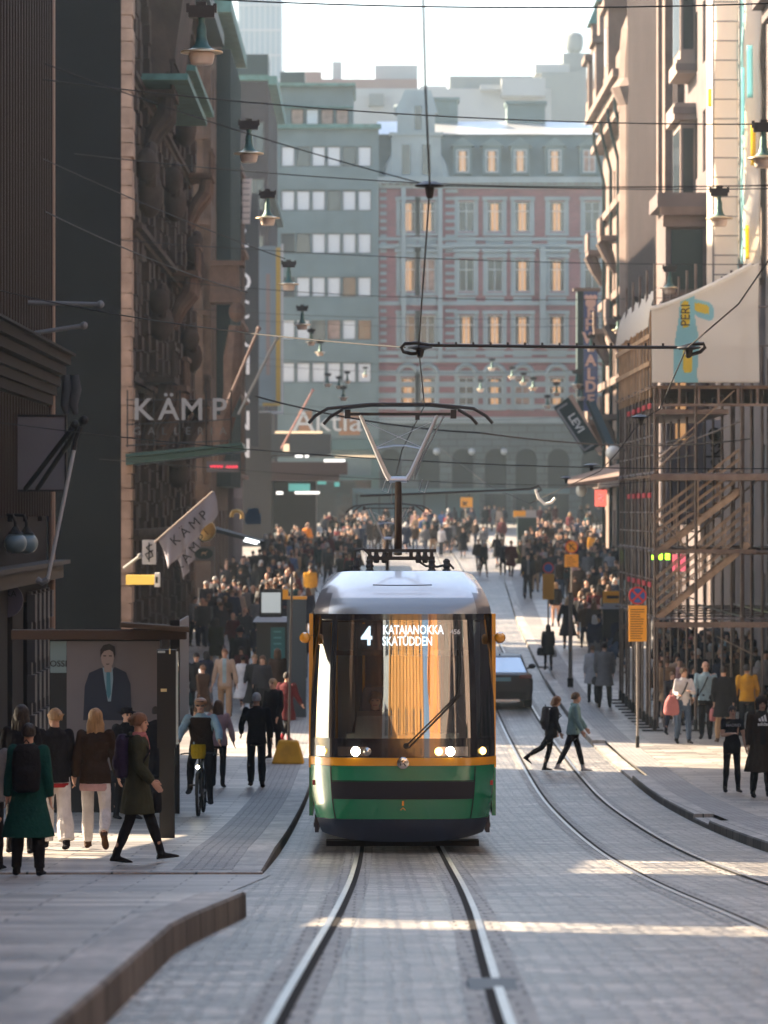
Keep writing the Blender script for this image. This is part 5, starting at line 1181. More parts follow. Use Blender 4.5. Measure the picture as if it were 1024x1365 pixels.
b = MB(); b.hexa([K(160, 836, 60), K(252, 843, 58), K(250, 840, 66), K(165, 834, 66), K(160, 830, 60), K(252, 836, 58), K(250, 834, 66), K(165, 829, 66)]); b.box(a.x-.6, K(248, 0, 60).x, -.1, .3, a.z+.01, a.z+.16); b.build('shelter_roof', mat('shelter_wood', (.05, .028, .018), .7), e)
b = MB(); p0 = K(240, 0, 62).x; b.box(p0, p0+.03, .2, 4.5, 1.1, 3.05); b.build('side_panel', mat('side_pale', (.38, .37, .36), .5), e); b = MB(); b.box(p0-.06, p0+.09, .1, .16, 0, 3.1); b.build('corner_post', M_poled, e)
pd = gd(1117)
e = empty('ticket_post', W(223, 1117, pd), 0, 'tall black rectangular post with glass edge standing on the left pavement', 'post'); hh = (1117-866)/F*pd
b = MB(); b.box(-.10, .10, -.07, .07, 0, 1.2); b.build('post_foot', M_poled, e); b = MB(); b.box(-.13, .12, -.09, .12, 1.2, hh); b.build('post_body', mat('post_black', (.008, .008, .009), .5), e)
b = MB(); b.box(.122, .15, -.1, .0, 1.25, hh-.02); b.box(-.12, -.02, -.1, -.091, hh-.04, hh-.01); b.build('glass_edge', mat('edge_glass', (.28, .32, .33), .1), e)
b = MB(); b.box(-.08, .0, -.095, -.091, 1.95, 1.99); b.box(.03, .05, -.095, -.091, 3.05-.6, 3.12-.6); b.build('small_label', mat('label_gold', (.5, .4, .2), .4), e)
# yellow tube light, symbol board, flags, clock, oval sign, sloping canopy with lights
e = empty('yellow_light_box', W(168, 773, 96), 0, 'long glowing yellow light box projecting from the corner building', 'light'); p = W(200, 772, 94)-e.location
b = MB(); b.box(0, p.x, 0, .5, -.12, .12); b.build('lit_face', mat('amber_glow', (.5, .33, .08), .4, emit=(1, .58, .10), estr=.12), e); b = MB(); b.box(p.x+.003, p.x+.12, -.05, .55, -.18, .18); b.build('end_cap', M_white, e); b = MB(); b.box(p.x+.03, p.x+.09, -.06, -.051, -.08, .08); b.build('cap_mark', M_poled, e)
e = empty('symbol_board', W(199, 736, 98), 0, 'small square white board with a black curly symbol by the flag', 'sign'); b = MB(); b.box(-.18, .18, 0, .05, -.32, .32); b.build('sign_panel', mat('board_white', (.42, .42, .43), .6), e)
b = MB(); b.tube([(.08, -.02, .2), (-.08, -.02, .12), (.06, -.02, 0), (.1, -.02, -.1), (-.03, -.02, -.18), (-.1, -.02, -.06), (.1, -.02, .05)], .018, 6); b.tube([(0, -.02, .25), (0, -.02, -.25)], .015, 6); b.build('sign_symbol', M_poled, e)
def flag(label, a, c, drop, d, seed):
    e = empty('shop_flag', W(a[0], a[1], d), 0, label, 'flag'); p = W(c[0], c[1], d)-e.location
    b = MB(); b.tube([(0, 0, 0), p], .028, 7); b.build('pole', mat('flagpole_wood', (.30, .24, .2), .5), e)
    b = MB(); n = 22; m = 10; t = p.normalized(); g = []
    for j in range(m+1):
        row = []
        for i in range(n+1):
            s = .06+.94*i/n; q = p*s; k = j/m; w_ = drop[0]+(drop[1]-drop[0])*i/n
            row.append(q+Vector((.35*k*w_*(1-s*.2)+.04*sin(i*.9+j*.3), .10*sin(i*.8+j*.35)*k, -w_*k)))
        g.append(row)
    nn = len(b.v); kk = n+1
    for r in g: b.v += [tuple(v) for v in r]
    for j in range(m):
        for i in range(n): b.f.append((nn+j*kk+i, nn+j*kk+i+1, nn+(j+1)*kk+i+1, nn+(j+1)*kk+i)); b.mi.append(0)
    o = link('cloth', b.raw('cloth', mat('flag_white', (.22, .21, .24), .8)), e); solid(o)
    for q in o.data.polygons: q.use_smooth = True
    ang = atan2(p.z, p.x); text_obj('flag_lettering', 'KÄMP', M_poled, .34, p*.52+Vector((.12, -.14, -drop[0]*.42)), (R(90), -ang, 0), e, .01, spacing=1.5)
flag('white shop flag with dark letters hanging from a slanting pole on the left', (206, 723), (284, 655), (.75, .55), 95, 2)
flag('second pale flag drooping just below the first slanting one', (232, 742), (262, 706), (.65, .35), 97, 4)
pole('flagpole', 'short bare white pole sticking up beside the corner pilaster', (166, 757), (187, 741), .04, M_polew, d0=96, d1=95)
e = empty('hanging_clock', W(273, 707, 110), 0, 'round gold-rimmed street clock hanging behind the white flag', 'clock'); b = MB(); b.lathe((0, 0, 0), [(.25, -.1), (.31, -.12), (.33, 0), (.31, .12), (.25, .1)], 24, 'y'); b.build('rim', M_gold, e, smooth=True); b = MB(); b.lathe((0, 0, 0), [(.001, -.08), (.26, -.08), (.26, .08), (.001, .08)], 24, 'y'); f_ = b.build('dial', mat('dial', (.45, .43, .34), .5), e)
b = MB(); b.bar((0, -.1, 0), (.12, -.1, -.12), .02, .02, up=(0, 1, 0)); b.bar((0, -.1, 0), (-.05, -.1, .19), .015, .02, up=(0, 1, 0))
for k in range(12): b.bar((.21*cos(k*pi/6), -.095, .21*sin(k*pi/6)), (.24*cos(k*pi/6), -.095, .24*sin(k*pi/6)), .012, .012, up=(0, 1, 0))
b.build('clock_hands', M_poled, f_)
e = empty('oval_sign', W(272, 738, 108), 0, 'dark sign with a pale oval and animal emblem under the clock', 'sign'); b = MB(); b.box(-.30, .30, 0, .06, -.2, .2); b.build('sign_panel', mat('sign_grey', (.11, .11, .105), .5), e); b = MB()
b.poly([(.26*cos(k*pi/12), -.01, .16*sin(k*pi/12)) for k in range(24)]); o = link('oval', b.raw('oval', mat('oval_green', (.03, .05, .045), .5)), e); solid(o)
b = MB(); b.ball((0, -.02, .02), .08, .012, .035, 8, 5); b.bar((.06, -.02, .03), (.1, -.02, .08), .02, .02); b.bar((-.06, -.02, 0), (-.07, -.02, -.06), .015, .015); b.bar((.05, -.02, 0), (.05, -.02, -.06), .015, .015); b.build('emblem', mat('emblem_tan', (.35, .25, .17), .6), e)
e = empty('sloping_canopy', W(293, 708, 125), 0, 'dark sloping canopy with white light tubes over the left shops', 'canopy'); K = lambda x, y, d=125: W(x, y, d)-e.location
b = MB(); b.hexa([K(280, 708), K(350, 726), K(350, 724, 130), K(285, 706, 130), K(280, 703), K(352, 722), K(352, 720, 130), K(285, 701, 130)]); b.build('canopy_roof', M_poled, e)
b = MB(); b.bar(K(327, 717.5, 124.6), K(346, 722.5, 124.6), .05, .05); b.bar(K(325, 720.5, 124.6), K(343, 725, 124.6), .05, .05); b.build('light_tube', mat('tube_glow', (1, 1, 1), .3, emit=(.9, 1, 1), estr=.7), e)
e = empty('arched_shop_sign', W(316, 688, 140), 0, 'small gold horseshoe shaped sign with a blue board behind', 'sign'); b = MB(); b.tube([(.2*cos(a_), 0, .2*sin(a_)) for a_ in [-.5+k*.35 for k in range(12)]], .07, 8); b.build('gold_arch', M_gold, e, smooth=True); b = MB(); b.box(.3, .9, .1, .2, -.3, .1); b.box(.4, .8, .12, .2, .1, .3); b.build('blue_board', mat('board_blue', (.02, .06, .11), .5), e)
e = empty('red_letter_sign', W(299, 622, 150), 0, 'grey sign with two red words under the big canopy', 'sign'); b = MB(); b.box(-.7, .6, 0, .1, -.22, .22); b.build('sign_panel', mat('sign_mid', (.10, .10, .11), .5), e)
b = MB()
for k in range(4): b.tube([(-.55+k*.13, -.02, .05), (-.5+k*.13, -.02, -.05), (-.45+k*.13, -.02, .05)], .022, 5); b.tube([(.08+k*.12, -.02, -.05), (.13+k*.12, -.02, .05), (.18+k*.12, -.02, -.05)], .022, 5)
b.build('red_script', mat('red_glow', (.5, .03, .05), .5, emit=(1, .05, .1), estr=.25), e)
# big vertical letter sign
e = empty('vertical_letter_sign', W(326, 440, 214), 0, 'tall black vertical sign with big white letters on the left', 'sign'); K = lambda x, y, d=214: W(x, y, d)-e.location
b = MB(); b.box(K(306, 0).x, K(345, 0).x, 0, .6, K(0, 596).z, K(0, 258).z); b.build('sign_box', mat('sign_black', (.014, .014, .018), .5), e)
for i, ch in enumerate('STOCKMANN'): text_obj('sign_letter', ch, mat('letter_white', (.62, .62, .62), .5), 1.55, K(321, 303+i*37)+Vector((0, -.03, 0)), parent=e, ext=.02, bold=.01)
e = empty('facade_banner', W(357, 435, 226), 0, 'large grey blue banner with a yellow right edge behind the letter sign', 'banner'); K = lambda x, y, d=226: W(x, y, d)-e.location
b = MB(); b.box(K(335, 0).x, K(368, 0).x, 0, .2, K(0, 541).z, K(0, 328).z); b.build('banner_sheet', mat('banner_greyblue', (.10, .13, .15), .6, var=.2, scale=.35), e)
b = MB(); b.box(K(368, 0).x+.003, K(374, 0).x, -.04, .2, K(0, 541).z, K(0, 330).z); b.box(K(350, 0).x, K(368, 0).x, -.04, -.003, K(0, 541).z, K(0, 537).z); b.build('yellow_edge', mat('ochre_edge', (.26, .16, .02), .5), e)
b = MB(); b.box(K(375, 0).x, K(378, 0).x, 0, .15, K(0, 548).z, K(0, 325).z); b.box(K(335, 0).x, K(378, 0).x, 0, .3, K(0, 552).z, K(0, 548).z); b.build('banner_frame', M_letw, e)
b = MB(); b.box(K(355, 0).x, K(360, 0).x, -.02, -.003, K(0, 500).z, K(0, 365).z); b.build('print_patch', mat('print_rust', (.16, .11, .10), .6), e)
e = empty('lit_sheet_panel', W(319, 268, 190), 0, 'bright white striped panel high on the left between the buildings', 'panel'); b = MB(); k = 190/F; b.hexa([(-16*k, 0, -30*k), (14*k, 0, -30*k), (14*k, .2, -30*k), (-16*k, .2, -30*k), (-15*k, 0, 30*k), (17*k, 0, 30*k), (17*k, .2, 30*k), (-15*k, .2, 30*k)]); b.build('panel_face', mat('panel_white', (.75, .66, .58), .6), e); b = MB()
for z in range(-24, 28, 8): b.box(-15*k, 14*k, -.02, -.003, z*k, (z+1)*k)
b.box(-.6*k, .6*k, -.03, -.021, -30*k, 30*k); b.build('panel_bar', M_sand, e)
pole('flagpole', 'pinkish bare flagpole slanting up in front of the letter sign', (303, 537), (345, 438), .055, mat('pole_pink', (.15, .10, .09), .5), d0=150, d1=148)
pole('flagpole', 'white flagpole with a round tip slanting up before the blue banner', (318, 552), (369, 451), .06, M_polew, d0=160, d1=158)
pole('flagpole', 'thin reddish flagpole beside the far bank letters', (375, 598), (417, 520), .05, mat('pole_red', (.28, .12, .1), .5), d0=215, d1=213)
# shops with lit canopies at the far left
e = empty('shop_pavilion', W(400, 620, 222), 0, 'dark two-storey shop front with lit canopy edges at the far left', 'shop'); K = lambda x, y, d=222: W(x, y, d)-e.location
b = MB(); b.box(K(300, 0).x, K(362, 0).x, 0, 8, K(0, 745).z, K(0, 550).z); b.box(K(362, 0).x, K(420, 0).x, 4, 9, K(0, 745).z, K(0, 640).z); b.build('wall', mat('shop_dark', (.03, .024, .022), .6), e)
b = MB(); b.box(K(362, 0).x, K(441, 0).x, -.5, 4, K(0, 608).z, K(0, 578).z); b.build('upper_box', mat('shop_box', (.02, .025, .028), .4), e)
b = MB(); b.box(K(362, 0).x, K(463, 0).x, -.8, 4, K(0, 632).z, K(0, 616).z); b.box(K(362, 0).x, K(452, 0).x, -.6, 4, K(0, 641).z, K(0, 632.2).z); b.build('lower_canopy', mat('canopy_brown', (.04, .02, .018), .6), e)
gl_ = mat('strip_glow', (.5, .38, .26), .4, emit=(1, .72, .42), estr=.18); glw = mat('strip_glow_white', (.6, .6, .6), .4, emit=(1, .96, .88), estr=.3)
b = MB(); b.box(K(367, 0).x, K(430, 0).x, -.6, -.5, K(0, 578).z, K(0, 575).z); b.box(K(378, 0).x, K(386, 0).x, -.56, -.51, K(0, 602).z, K(0, 592).z); b.box(K(446, 0).x, K(506, 0).x, 3, 3.2, K(0, 608.5).z, K(0, 606).z); b.build('warm_light_strip', gl_, e)
b = MB(); b.box(K(394, 0).x, K(404, 0).x, -.85, -.81, K(0, 610).z, K(0, 607).z); b.box(K(407, 0).x, K(412, 0).x, -.85, -.81, K(0, 610).z, K(0, 607).z); b.box(K(432, 0).x, K(460, 0).x, -.85, -.81, K(0, 616).z, K(0, 612.5).z); b.box(K(368, 0).x, K(377, 0).x, .5, .6, K(0, 659).z, K(0, 655).z); b.box(K(393, 0).x, K(426, 0).x, .5, .6, K(0, 658.5).z, K(0, 655).z); b.build('white_light_strip', glw, e)
b = MB()
for x0, x1, y0, y1 in ((422, 434, 645, 640), (445, 452, 648, 642), (383, 412, 654, 644)): b.box(K(x0, 0).x, K(x1, 0).x, 3.9, 3.99, K(0, y0).z, K(0, y1).z)
b.build('shop_sign', mat('teal_glow', (.1, .4, .38), .4, emit=(.2, .7, .65), estr=.08), e)
e = empty('bus_shelter', W(640, 650, 262), 0, 'long glassy tram stop roof across the far end of the street', 'shelter'); K = lambda x, y, d=262: W(x, y, d)-e.location
b = MB(); b.box(K(470, 0).x, K(760, 0).x, 0, 2, K(0, 658).z, K(0, 651).z); b.box(K(470, 0).x, K(640, 0).x, 1, 1.1, K(0, 690).z, K(0, 658.2).z); b.build('shelter_roof', mat('shelter_teal', (.06, .12, .13), .3), e)
for x in range(475, 760, 30): b = MB(); b.box(K(x, 0).x, K(x+1.5, 0).x, .5, .6, K(0, 700).z, K(0, 658.2).z); b.build('shelter_post', M_dark, e)

# ================================================================ street signs and furniture
M_osign = mat('sign_orange', (.72, .32, .035), .5); M_sblue = mat('sign_mid_blue', (.03, .09, .28), .5); M_sred = mat('sign_ring_red', (.45, .04, .04), .5); M_gpole = mat('galvanised', (.20, .18, .17), .4, .6)
def sign_base(px, pyf, pyt, label, r=.03, lift=.13, d=None):
    d = d or gd(pyf, lift); e = empty('traffic_sign', W(px, pyf, d), 0, label, 'sign'); h = (pyf-pyt)/F*d
    b = MB(); b.tube([(0, 0, 0), (0, 0, h)], r, 10); b.build('pole', M_gpole, e, smooth=True); b = MB(); b.tube([(0, 0, 0), (0, 0, .28)], r*1.5, 10); b.build('pole_sleeve', M_poled, e); return e, d
def disc(e, z, r, m, name, y=-.05, nm=None, par=None):
    b = MB(); b.lathe((0, y, z), [(.001, -.012), (r, -.012), (r, .012), (.001, .012)], 28, 'y'); return b.build(name, m, par or e)
e, d = sign_base(850, 997, 783, 'no stopping sign over an orange notice board on a slim pole, right pavement'); k = d/F
z = (997-794)*k; disc(e, z, 12*k, M_sred, 'sign_disc'); disc(e, z, 9.6*k, M_sblue, 'sign_field', -.065)
b = MB()
for s in (-1, 1): b.bar((-6.8*k*s, -.083, z-6.8*k), (6.8*k*s, -.083 - .002*s, z+6.8*k), .05, .006, up=(0, 1, 0))
b.build('sign_cross', M_sred, e)
b = MB(); b.box(-12*k, 12*k, -.07, -.045, (997-855)*k, (997-807)*k); pl = b.build('notice_board', M_osign, e)
b = MB(); rr_ = random.Random(2)
for i in range(13): b.box(-9.5*k, (3+rr_.random()*6.5)*k, -.074, -.0705, (997-812-i*3.2)*k-1.6*k*.55, (997-812-i*3.2)*k)
b.build('notice_print', M_poled, pl)
e, d = sign_base(762, 800, 720, 'round orange no right turn sign over an orange board in the far crowd', .03, d=140); k = d/F
z = (800-729)*k; disc(e, z, 8.6*k, M_sred, 'sign_disc'); disc(e, z, 7.2*k, M_osign, 'sign_field', -.065); b = MB(); b.tube([(-2*k, -.09, z-4*k), (-2*k, -.09, z+1*k), (.5*k, -.09, z+3*k), (3.5*k, -.09, z+3*k)], .6*k, 5); b.bar((-4*k, -.09, z+4.5*k), (4.5*k, -.09, z-4.5*k), .04, .01, up=(0, 1, 0)); b.build('arrow', M_poled, e); b = MB(); b.box(-9*k, 9*k, -.07, -.045, (800-756)*k, (800-739)*k); pl = b.build('notice_board', M_osign, e)
b = MB()
for i in range(5): b.box(-7*k, (2+i%3*2)*k, -.074, -.0705, (800-742.5-i*3)*k-.7*k, (800-742.5-i*3)*k)
b.build('notice_print', M_poled, pl)
e, d = sign_base(731, 850, 757, 'dim orange board under a dark red round sign in the crowd', .03, d=128); k = d/F
z = (850-757)*k; disc(e, z, 7.5*k, M_sred, 'sign_disc'); disc(e, z, 5.5*k, M_sblue, 'sign_field', -.065); b = MB(); b.box(-7.8*k, 7.8*k, -.07, -.045, (850-799)*k, (850-765)*k); b.build('notice_board', mat('sign_orange_dim', (.45, .22, .03), .5), e)
e, d = sign_base(760.5, 916, 792, 'plain dark steel post standing beside the kerb between the walkers', .062); b = MB(); k = d/F; b.tube([(0, 0, (916-792)*k), (0, 0, (916-790)*k)], .075, 10); b.build('post_cap', M_poled, e)
e.name = 'steel_post'
def box_kiosk(label, px, pyf, wpx, h_px, d, m, top, name='utility_box'):
    e = empty(name, W(px, pyf, d), 0, label, 'cabinet'); k = d/F; w_ = wpx*k
    b = MB(); b.box(-w_/2, w_/2, 0, w_*.8, 0, h_px*k); b.build('cabinet', m, e); b = MB(); b.box(-w_/2-.08, w_/2+.08, -.08, w_*.8+.08, h_px*k, h_px*k+.06); b.build('cabinet_lid', M_letw, e); return e, k
e, k = box_kiosk('dark advertising kiosk with an orange and white board on top, right edge of crowd', 817, 850, 26, 38, 124, M_poled, None); b = MB(); b.box(-13*k, 13*k, 0, .1, 46*k, 62*k); b.build('orange_board', M_osign, e); b = MB(); b.box(-13*k, 13*k, .0, .1, 40*k, 46*k); b.build('white_board', M_letw, e); b = MB(); b.bar((-8*k, -.01, 54*k), (8*k, -.01, 54*k), .01, .10); b.build('board_bar', M_poled, e)
e, k = box_kiosk('grey green cabinet with an orange and pale sign on top amid the far crowd', 703, 735, 26, 45, 205, M_teal, None); b = MB(); b.box(-18*k, -2*k, 0, .1, 46*k, 54*k); b.build('orange_board', M_osign, e); b = MB(); b.box(-2*k, 12*k, 0, .1, 46*k, 55*k); b.build('white_board', M_letw, e)
e, d = sign_base(621, 715, 664, 'small square orange sign far down the middle of the street', .04, d=235); k = d/F; b = MB(); b.box(-7*k, 9*k, -.07, -.03, (715-676)*k, (715-663)*k); b.build('orange_board', M_osign, e); b = MB(); b.tube([(-3*k, -.09, 41*k), (-3*k, -.09, 47*k)], .05, 5); b.tube([(1*k, -.09, 41*k), (-1*k, -.09, 44*k), (2*k, -.09, 46*k)], .05, 5); b.build('sign_print', M_poled, e)
# left: kiosk with screen board, dark pillar with yellow top, yellow weighted pole
d = 104; e = empty('info_kiosk', W(363, 950, d), 0, 'dark green kiosk with a white screen on its roof, left pavement', 'kiosk'); k = d/F; e.location.z = gz(d)+.13
def zk(y): return (VY-y)*k-e.location.z
b = MB(); b.box(-21*k, 21*k, 0, 1.0, 0, zk(828)); b.build('kiosk_body', mat('kiosk_dark', (.015, .022, .022), .4), e)
b = MB(); b.hexa([(-26*k, -.25, zk(829)), (22*k, -.25, zk(829)), (22*k, 1.2, zk(829)), (-26*k, 1.2, zk(829)), (-22*k, 0, zk(823)), (22*k, 0, zk(823)), (22*k, 1.0, zk(823)), (-22*k, 1.0, zk(823))]); b.build('kiosk_roof', M_letw, e)
b = MB(); b.box(-17*k, 13*k, .2, .5, zk(822.9), zk(786)); b.build('screen_case', M_poled, e); b = MB(); b.box(-14.5*k, 11*k, .17, .197, zk(817), zk(790)); b.build('screen', mat('screen_pale', (.35, .37, .37), .4, emit=(.7, .8, .8), estr=.06), e)
b = MB(); b.box(-2*k, 17*k, -.03, -.003, zk(880), zk(836)); b.build('teal_poster', mat('poster_teal', (.02, .13, .14), .4), e); b = MB()
for i in range(5): b.box(2*k, 12*k, -.036, -.031, zk(843+i*8), zk(841+i*8))
b.build('poster_lines', mat('poster_line', (.1, .3, .3), .5), e)
d = 102; e = empty('advertising_pillar', W(395, 960, d), 0, 'dark blue grey pillar with an orange top edge beside the kiosk', 'pillar'); k = d/F; e.location.z = gz(d)+.13
b = MB(); b.box(-12.5*k, 13*k, 0, .6, 0, zk(799)); b.build('pillar_body', mat('pillar_grey', (.05, .065, .075), .5), e); b = MB(); b.box(-18*k, 14*k, -.02, .62, zk(799)+.003, zk(795)); b.box(-18*k, -11*k, -.02, .4, zk(794.8), zk(786)); b.build('orange_edge', M_osign, e)
d = gd(1018); e = empty('weighted_pole', W(384, 1018, d), 0, 'thin grey pole set in a yellow trapezoid weight on the left pavement', 'pole'); k = d/F; e.rotation_euler = (0, R(1.2), 0)
b = MB(); b.hexa([(-22*k, -.25, 0), (22*k, -.25, 0), (22*k, .55, 0), (-22*k, .55, 0), (-13*k, .0, 31*k), (13*k, .0, 31*k), (13*k, .3, 31*k), (-13*k, .3, 31*k)]); o = b.build('yellow_weight', mat('weight_yellow', (.52, .27, .015), .6, var=.2, scale=4), e); m_ = o.modifiers.new('bevel', 'BEVEL'); m_.width = .05; m_.segments = 3
b = MB(); b.tube([(0, .15, .3), (0, .15, 252*k)], .026, 8); b.build('pole', M_gpole, e)
b = MB(); b.box(-3*k, 3*k, -.02, -.0, 25*k, 27*k); b.build('lifting_slot', M_poled, e)
# manhole in the foreground
e = MB(); e.box(.54, .80, 19.6, 20.4, gz(20)-.02, gz(20)+.012); tag(e.build('drain_cover', mat('cast_iron', (.05, .05, .05), .5, .6)), 'small dark iron drain cover right of the near rail', 'drain cover')

# ================================================================ car seen from behind
def make_car(px, d):
    e = empty('parked_car', (px/1.0, d, gz(d)), 0, 'black car driving away behind the tram, bright sky in its rear window', 'car')
    M_cb = mat('car_black', (.008, .008, .010), .4, coat=.15); M_cg = glass_mat('car_glass', (.05, .07, .08), .04)
    def ring(y, pts): return [(x, y, z) for x, z in pts]
    prof = lambda w_, zt, zb_=.28: [(-w_*.94, zb_), (-w_, zb_+.25), (-w_, zt-.22), (-w_*.93, zt-.03), (-w_*.8, zt), (w_*.8, zt), (w_*.93, zt-.03), (w_, zt-.22), (w_, zb_+.25), (w_*.94, zb_)]
    b = MB(); b.rings([ring(.0, prof(.84, 1.0, .32)), ring(.12, prof(.90, 1.05)), ring(.6, prof(.93, 1.04)), ring(3.3, prof(.93, 1.0)), ring(4.2, prof(.9, .92)), ring(4.7, prof(.8, .75, .35))]); b.build('body', M_cb, e, smooth=True)
    b = MB(); cab = lambda y, wb, wt, z0, z1: [(-wb, y, z0), (wb, y, z0), (wt, y, z1), (-wt, y, z1)]
    b.rings([[(-.80, .25, 1.0), (.80, .25, 1.0), (.60, .85, 1.44), (-.60, .85, 1.44)], [(-.82, 1.3, 1.0), (.82, 1.3, 1.0), (.64, 1.3, 1.52), (-.64, 1.3, 1.52)], [(-.82, 2.4, 1.0), (.82, 2.4, 1.0), (.62, 2.3, 1.50), (-.62, 2.3, 1.50)], [(-.80, 3.4, .98), (.80, 3.4, .98), (.6, 2.8, 1.4), (-.6, 2.8, 1.4)]]); b.build('cabin', M_cb, e, smooth=True)
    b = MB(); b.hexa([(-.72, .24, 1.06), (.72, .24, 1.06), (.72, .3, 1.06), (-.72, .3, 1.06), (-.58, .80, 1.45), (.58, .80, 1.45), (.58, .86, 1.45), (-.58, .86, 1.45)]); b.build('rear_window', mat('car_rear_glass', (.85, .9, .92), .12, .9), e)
    b = MB(); b.box(-.7, .7, -.06, .02, .30, .52); b.build('bumper', M_rub, e); b = MB(); b.box(-.55, .52, -.07, -.02, .24, .31); b.build('bumper_insert', M_chrome, e)
    b = MB(); b.box(-.26, .26, -.03, .01, .82, .93); b.build('licence_plate', mat('plate_teal', (.16, .30, .32), .4), e)
    for s in (-1, 1):
        b = MB(); b.box(min(s*.5, s*.86), max(s*.5, s*.86), -.025, .06, .90, 1.0); b.build('tail_light', mat('tail_red', (.12, .01, .01), .2, coat=1), e)
        b = MB(); b.tube([(s*.9, 2.9, 1.0), (s*1.05, 2.85, 1.06)], .03, 6); b.ball((s*1.06, 2.82, 1.08), .11, .08, .08); b.build('mirror', M_cb, e)
        for y in (.85, 3.75):
            b = MB(); b.lathe((s*.80-.11, y, .33), [(.001, 0), (.30, 0), (.33, .03), (.33, .19), (.30, .22), (.001, .22)], 22, 'x'); w_ = b.build('wheel', M_rub, e, smooth=True); b = MB(); b.lathe((s*.80-.115 if s < 0 else s*.80+.095, y, .33), [(.001, 0), (.19, 0), (.19, .02), (.001, .02)], 16, 'x'); b.build('rim', M_alu, w_)
    b = MB(); b.tube([(0, 1.0, 1.5), (0, .95, 1.56)], .02, 6); b.build('aerial', M_rub, e)
    return e
c_ = make_car(3.83, 107); c_.rotation_euler = (math.atan((gz(111)-gz(107))/4), 0, R(1.5))
# ================================================================ people
M_skin = mat('skin', (.46, .27, .19), .55); M_skind = mat('skin_dark', (.20, .11, .075), .55); M_lip = mat('lips', (.33, .10, .09), .5); M_eye = mat('eyes', (.03, .02, .02), .3)
def clothm(name, col, rough=.85, var=.12): return mat('cloth_'+name, col, rough, spec=.08, var=var, scale=9, bump=.5, bscale=28)
CL = dict(black=(.012, .012, .014), navy=(.018, .024, .045), char=(.035, .035, .04), grey=(.12, .12, .125), lgrey=(.30, .30, .31), brown=(.055, .032, .02), dbrown=(.028, .018, .013), tan=(.32, .21, .13), beige=(.34, .25, .19),
          olive=(.035, .037, .022), green=(.007, .045, .038), teal=(.15, .25, .26), ltblue=(.22, .31, .35), blue=(.05, .09, .20), denim=(.05, .075, .12), white=(.50, .48, .48), cream=(.52, .48, .43), red=(.22, .02, .025), maroon=(.07, .012, .016),
          mustard=(.50, .24, .02), orange=(.5, .16, .02), pink=(.38, .24, .24), purple=(.03, .02, .045), dteal=(.012, .035, .04), pattern=(.05, .09, .09), rose=(.34, .13, .13), yellow=(.6, .5, .05))
HC = dict(blond=(.26, .155, .075), fair=(.32, .21, .12), brown=(.085, .045, .022), dark=(.018, .013, .011), grey=(.34, .33, .32), white=(.58, .56, .53), red=(.20, .06, .02), ginger=(.14, .068, .034))
def CM(k): return clothm(k, CL[k])
def HM(k): return mat('hair_'+k, HC[k], .5, var=.25, scale=30, bump=.5, bscale=60, stretch=(1, 1, .2))
QUEUE = []
def bake(b, name, mats, parent, voxel, smooth=2, fold=0.0, fscale=7.0, seed=0, assign=None, loc=None):
    me = b.raw(name, mats); o = link(name, me, parent)
    m = o.modifiers.new('r', 'REMESH'); m.mode = 'VOXEL'; m.voxel_size = voxel; m.use_smooth_shade = True
    if smooth: s = o.modifiers.new('s', 'SMOOTH'); s.iterations = smooth; s.factor = .5
    QUEUE.append((o, fold, fscale, seed, assign, mats)); return o
def flush():
    dg = bpy.context.evaluated_depsgraph_get(); dg.update()
    got = [bpy.data.meshes.new_from_object(q[0].evaluated_get(dg)) for q in QUEUE]
    for me, (o, fold, fs, seed, assign, mats) in zip(got, QUEUE):
        me.name = o.name; o.modifiers.clear(); o.data = me
        me.materials.clear()
        for m in mats: me.materials.append(m)
        if fold > 0:
            nv = len(me.vertices); co = [0.0]*(nv*3); no = [0.0]*(nv*3); me.vertices.foreach_get('co', co); me.vertices.foreach_get('normal', no)
            for i in range(nv):
                c = Vector(co[3*i:3*i+3]); n = mnoise.noise(Vector((c.x*fs+seed, c.y*fs, c.z*fs*.55+seed*2)))*1.0+.5*mnoise.noise(Vector((c.x*fs*2.2, c.y*fs*2.2+seed, c.z*fs*1.5)))
                for q in range(3): co[3*i+q] += no[3*i+q]*fold*n
            me.vertices.foreach_set('co', co)
        mi = [assign(p.center) if assign else 0 for p in me.polygons]
        me.polygons.foreach_set('material_index', mi); me.polygons.foreach_set('use_smooth', [True]*len(me.polygons)); me.update()
    QUEUE.clear()

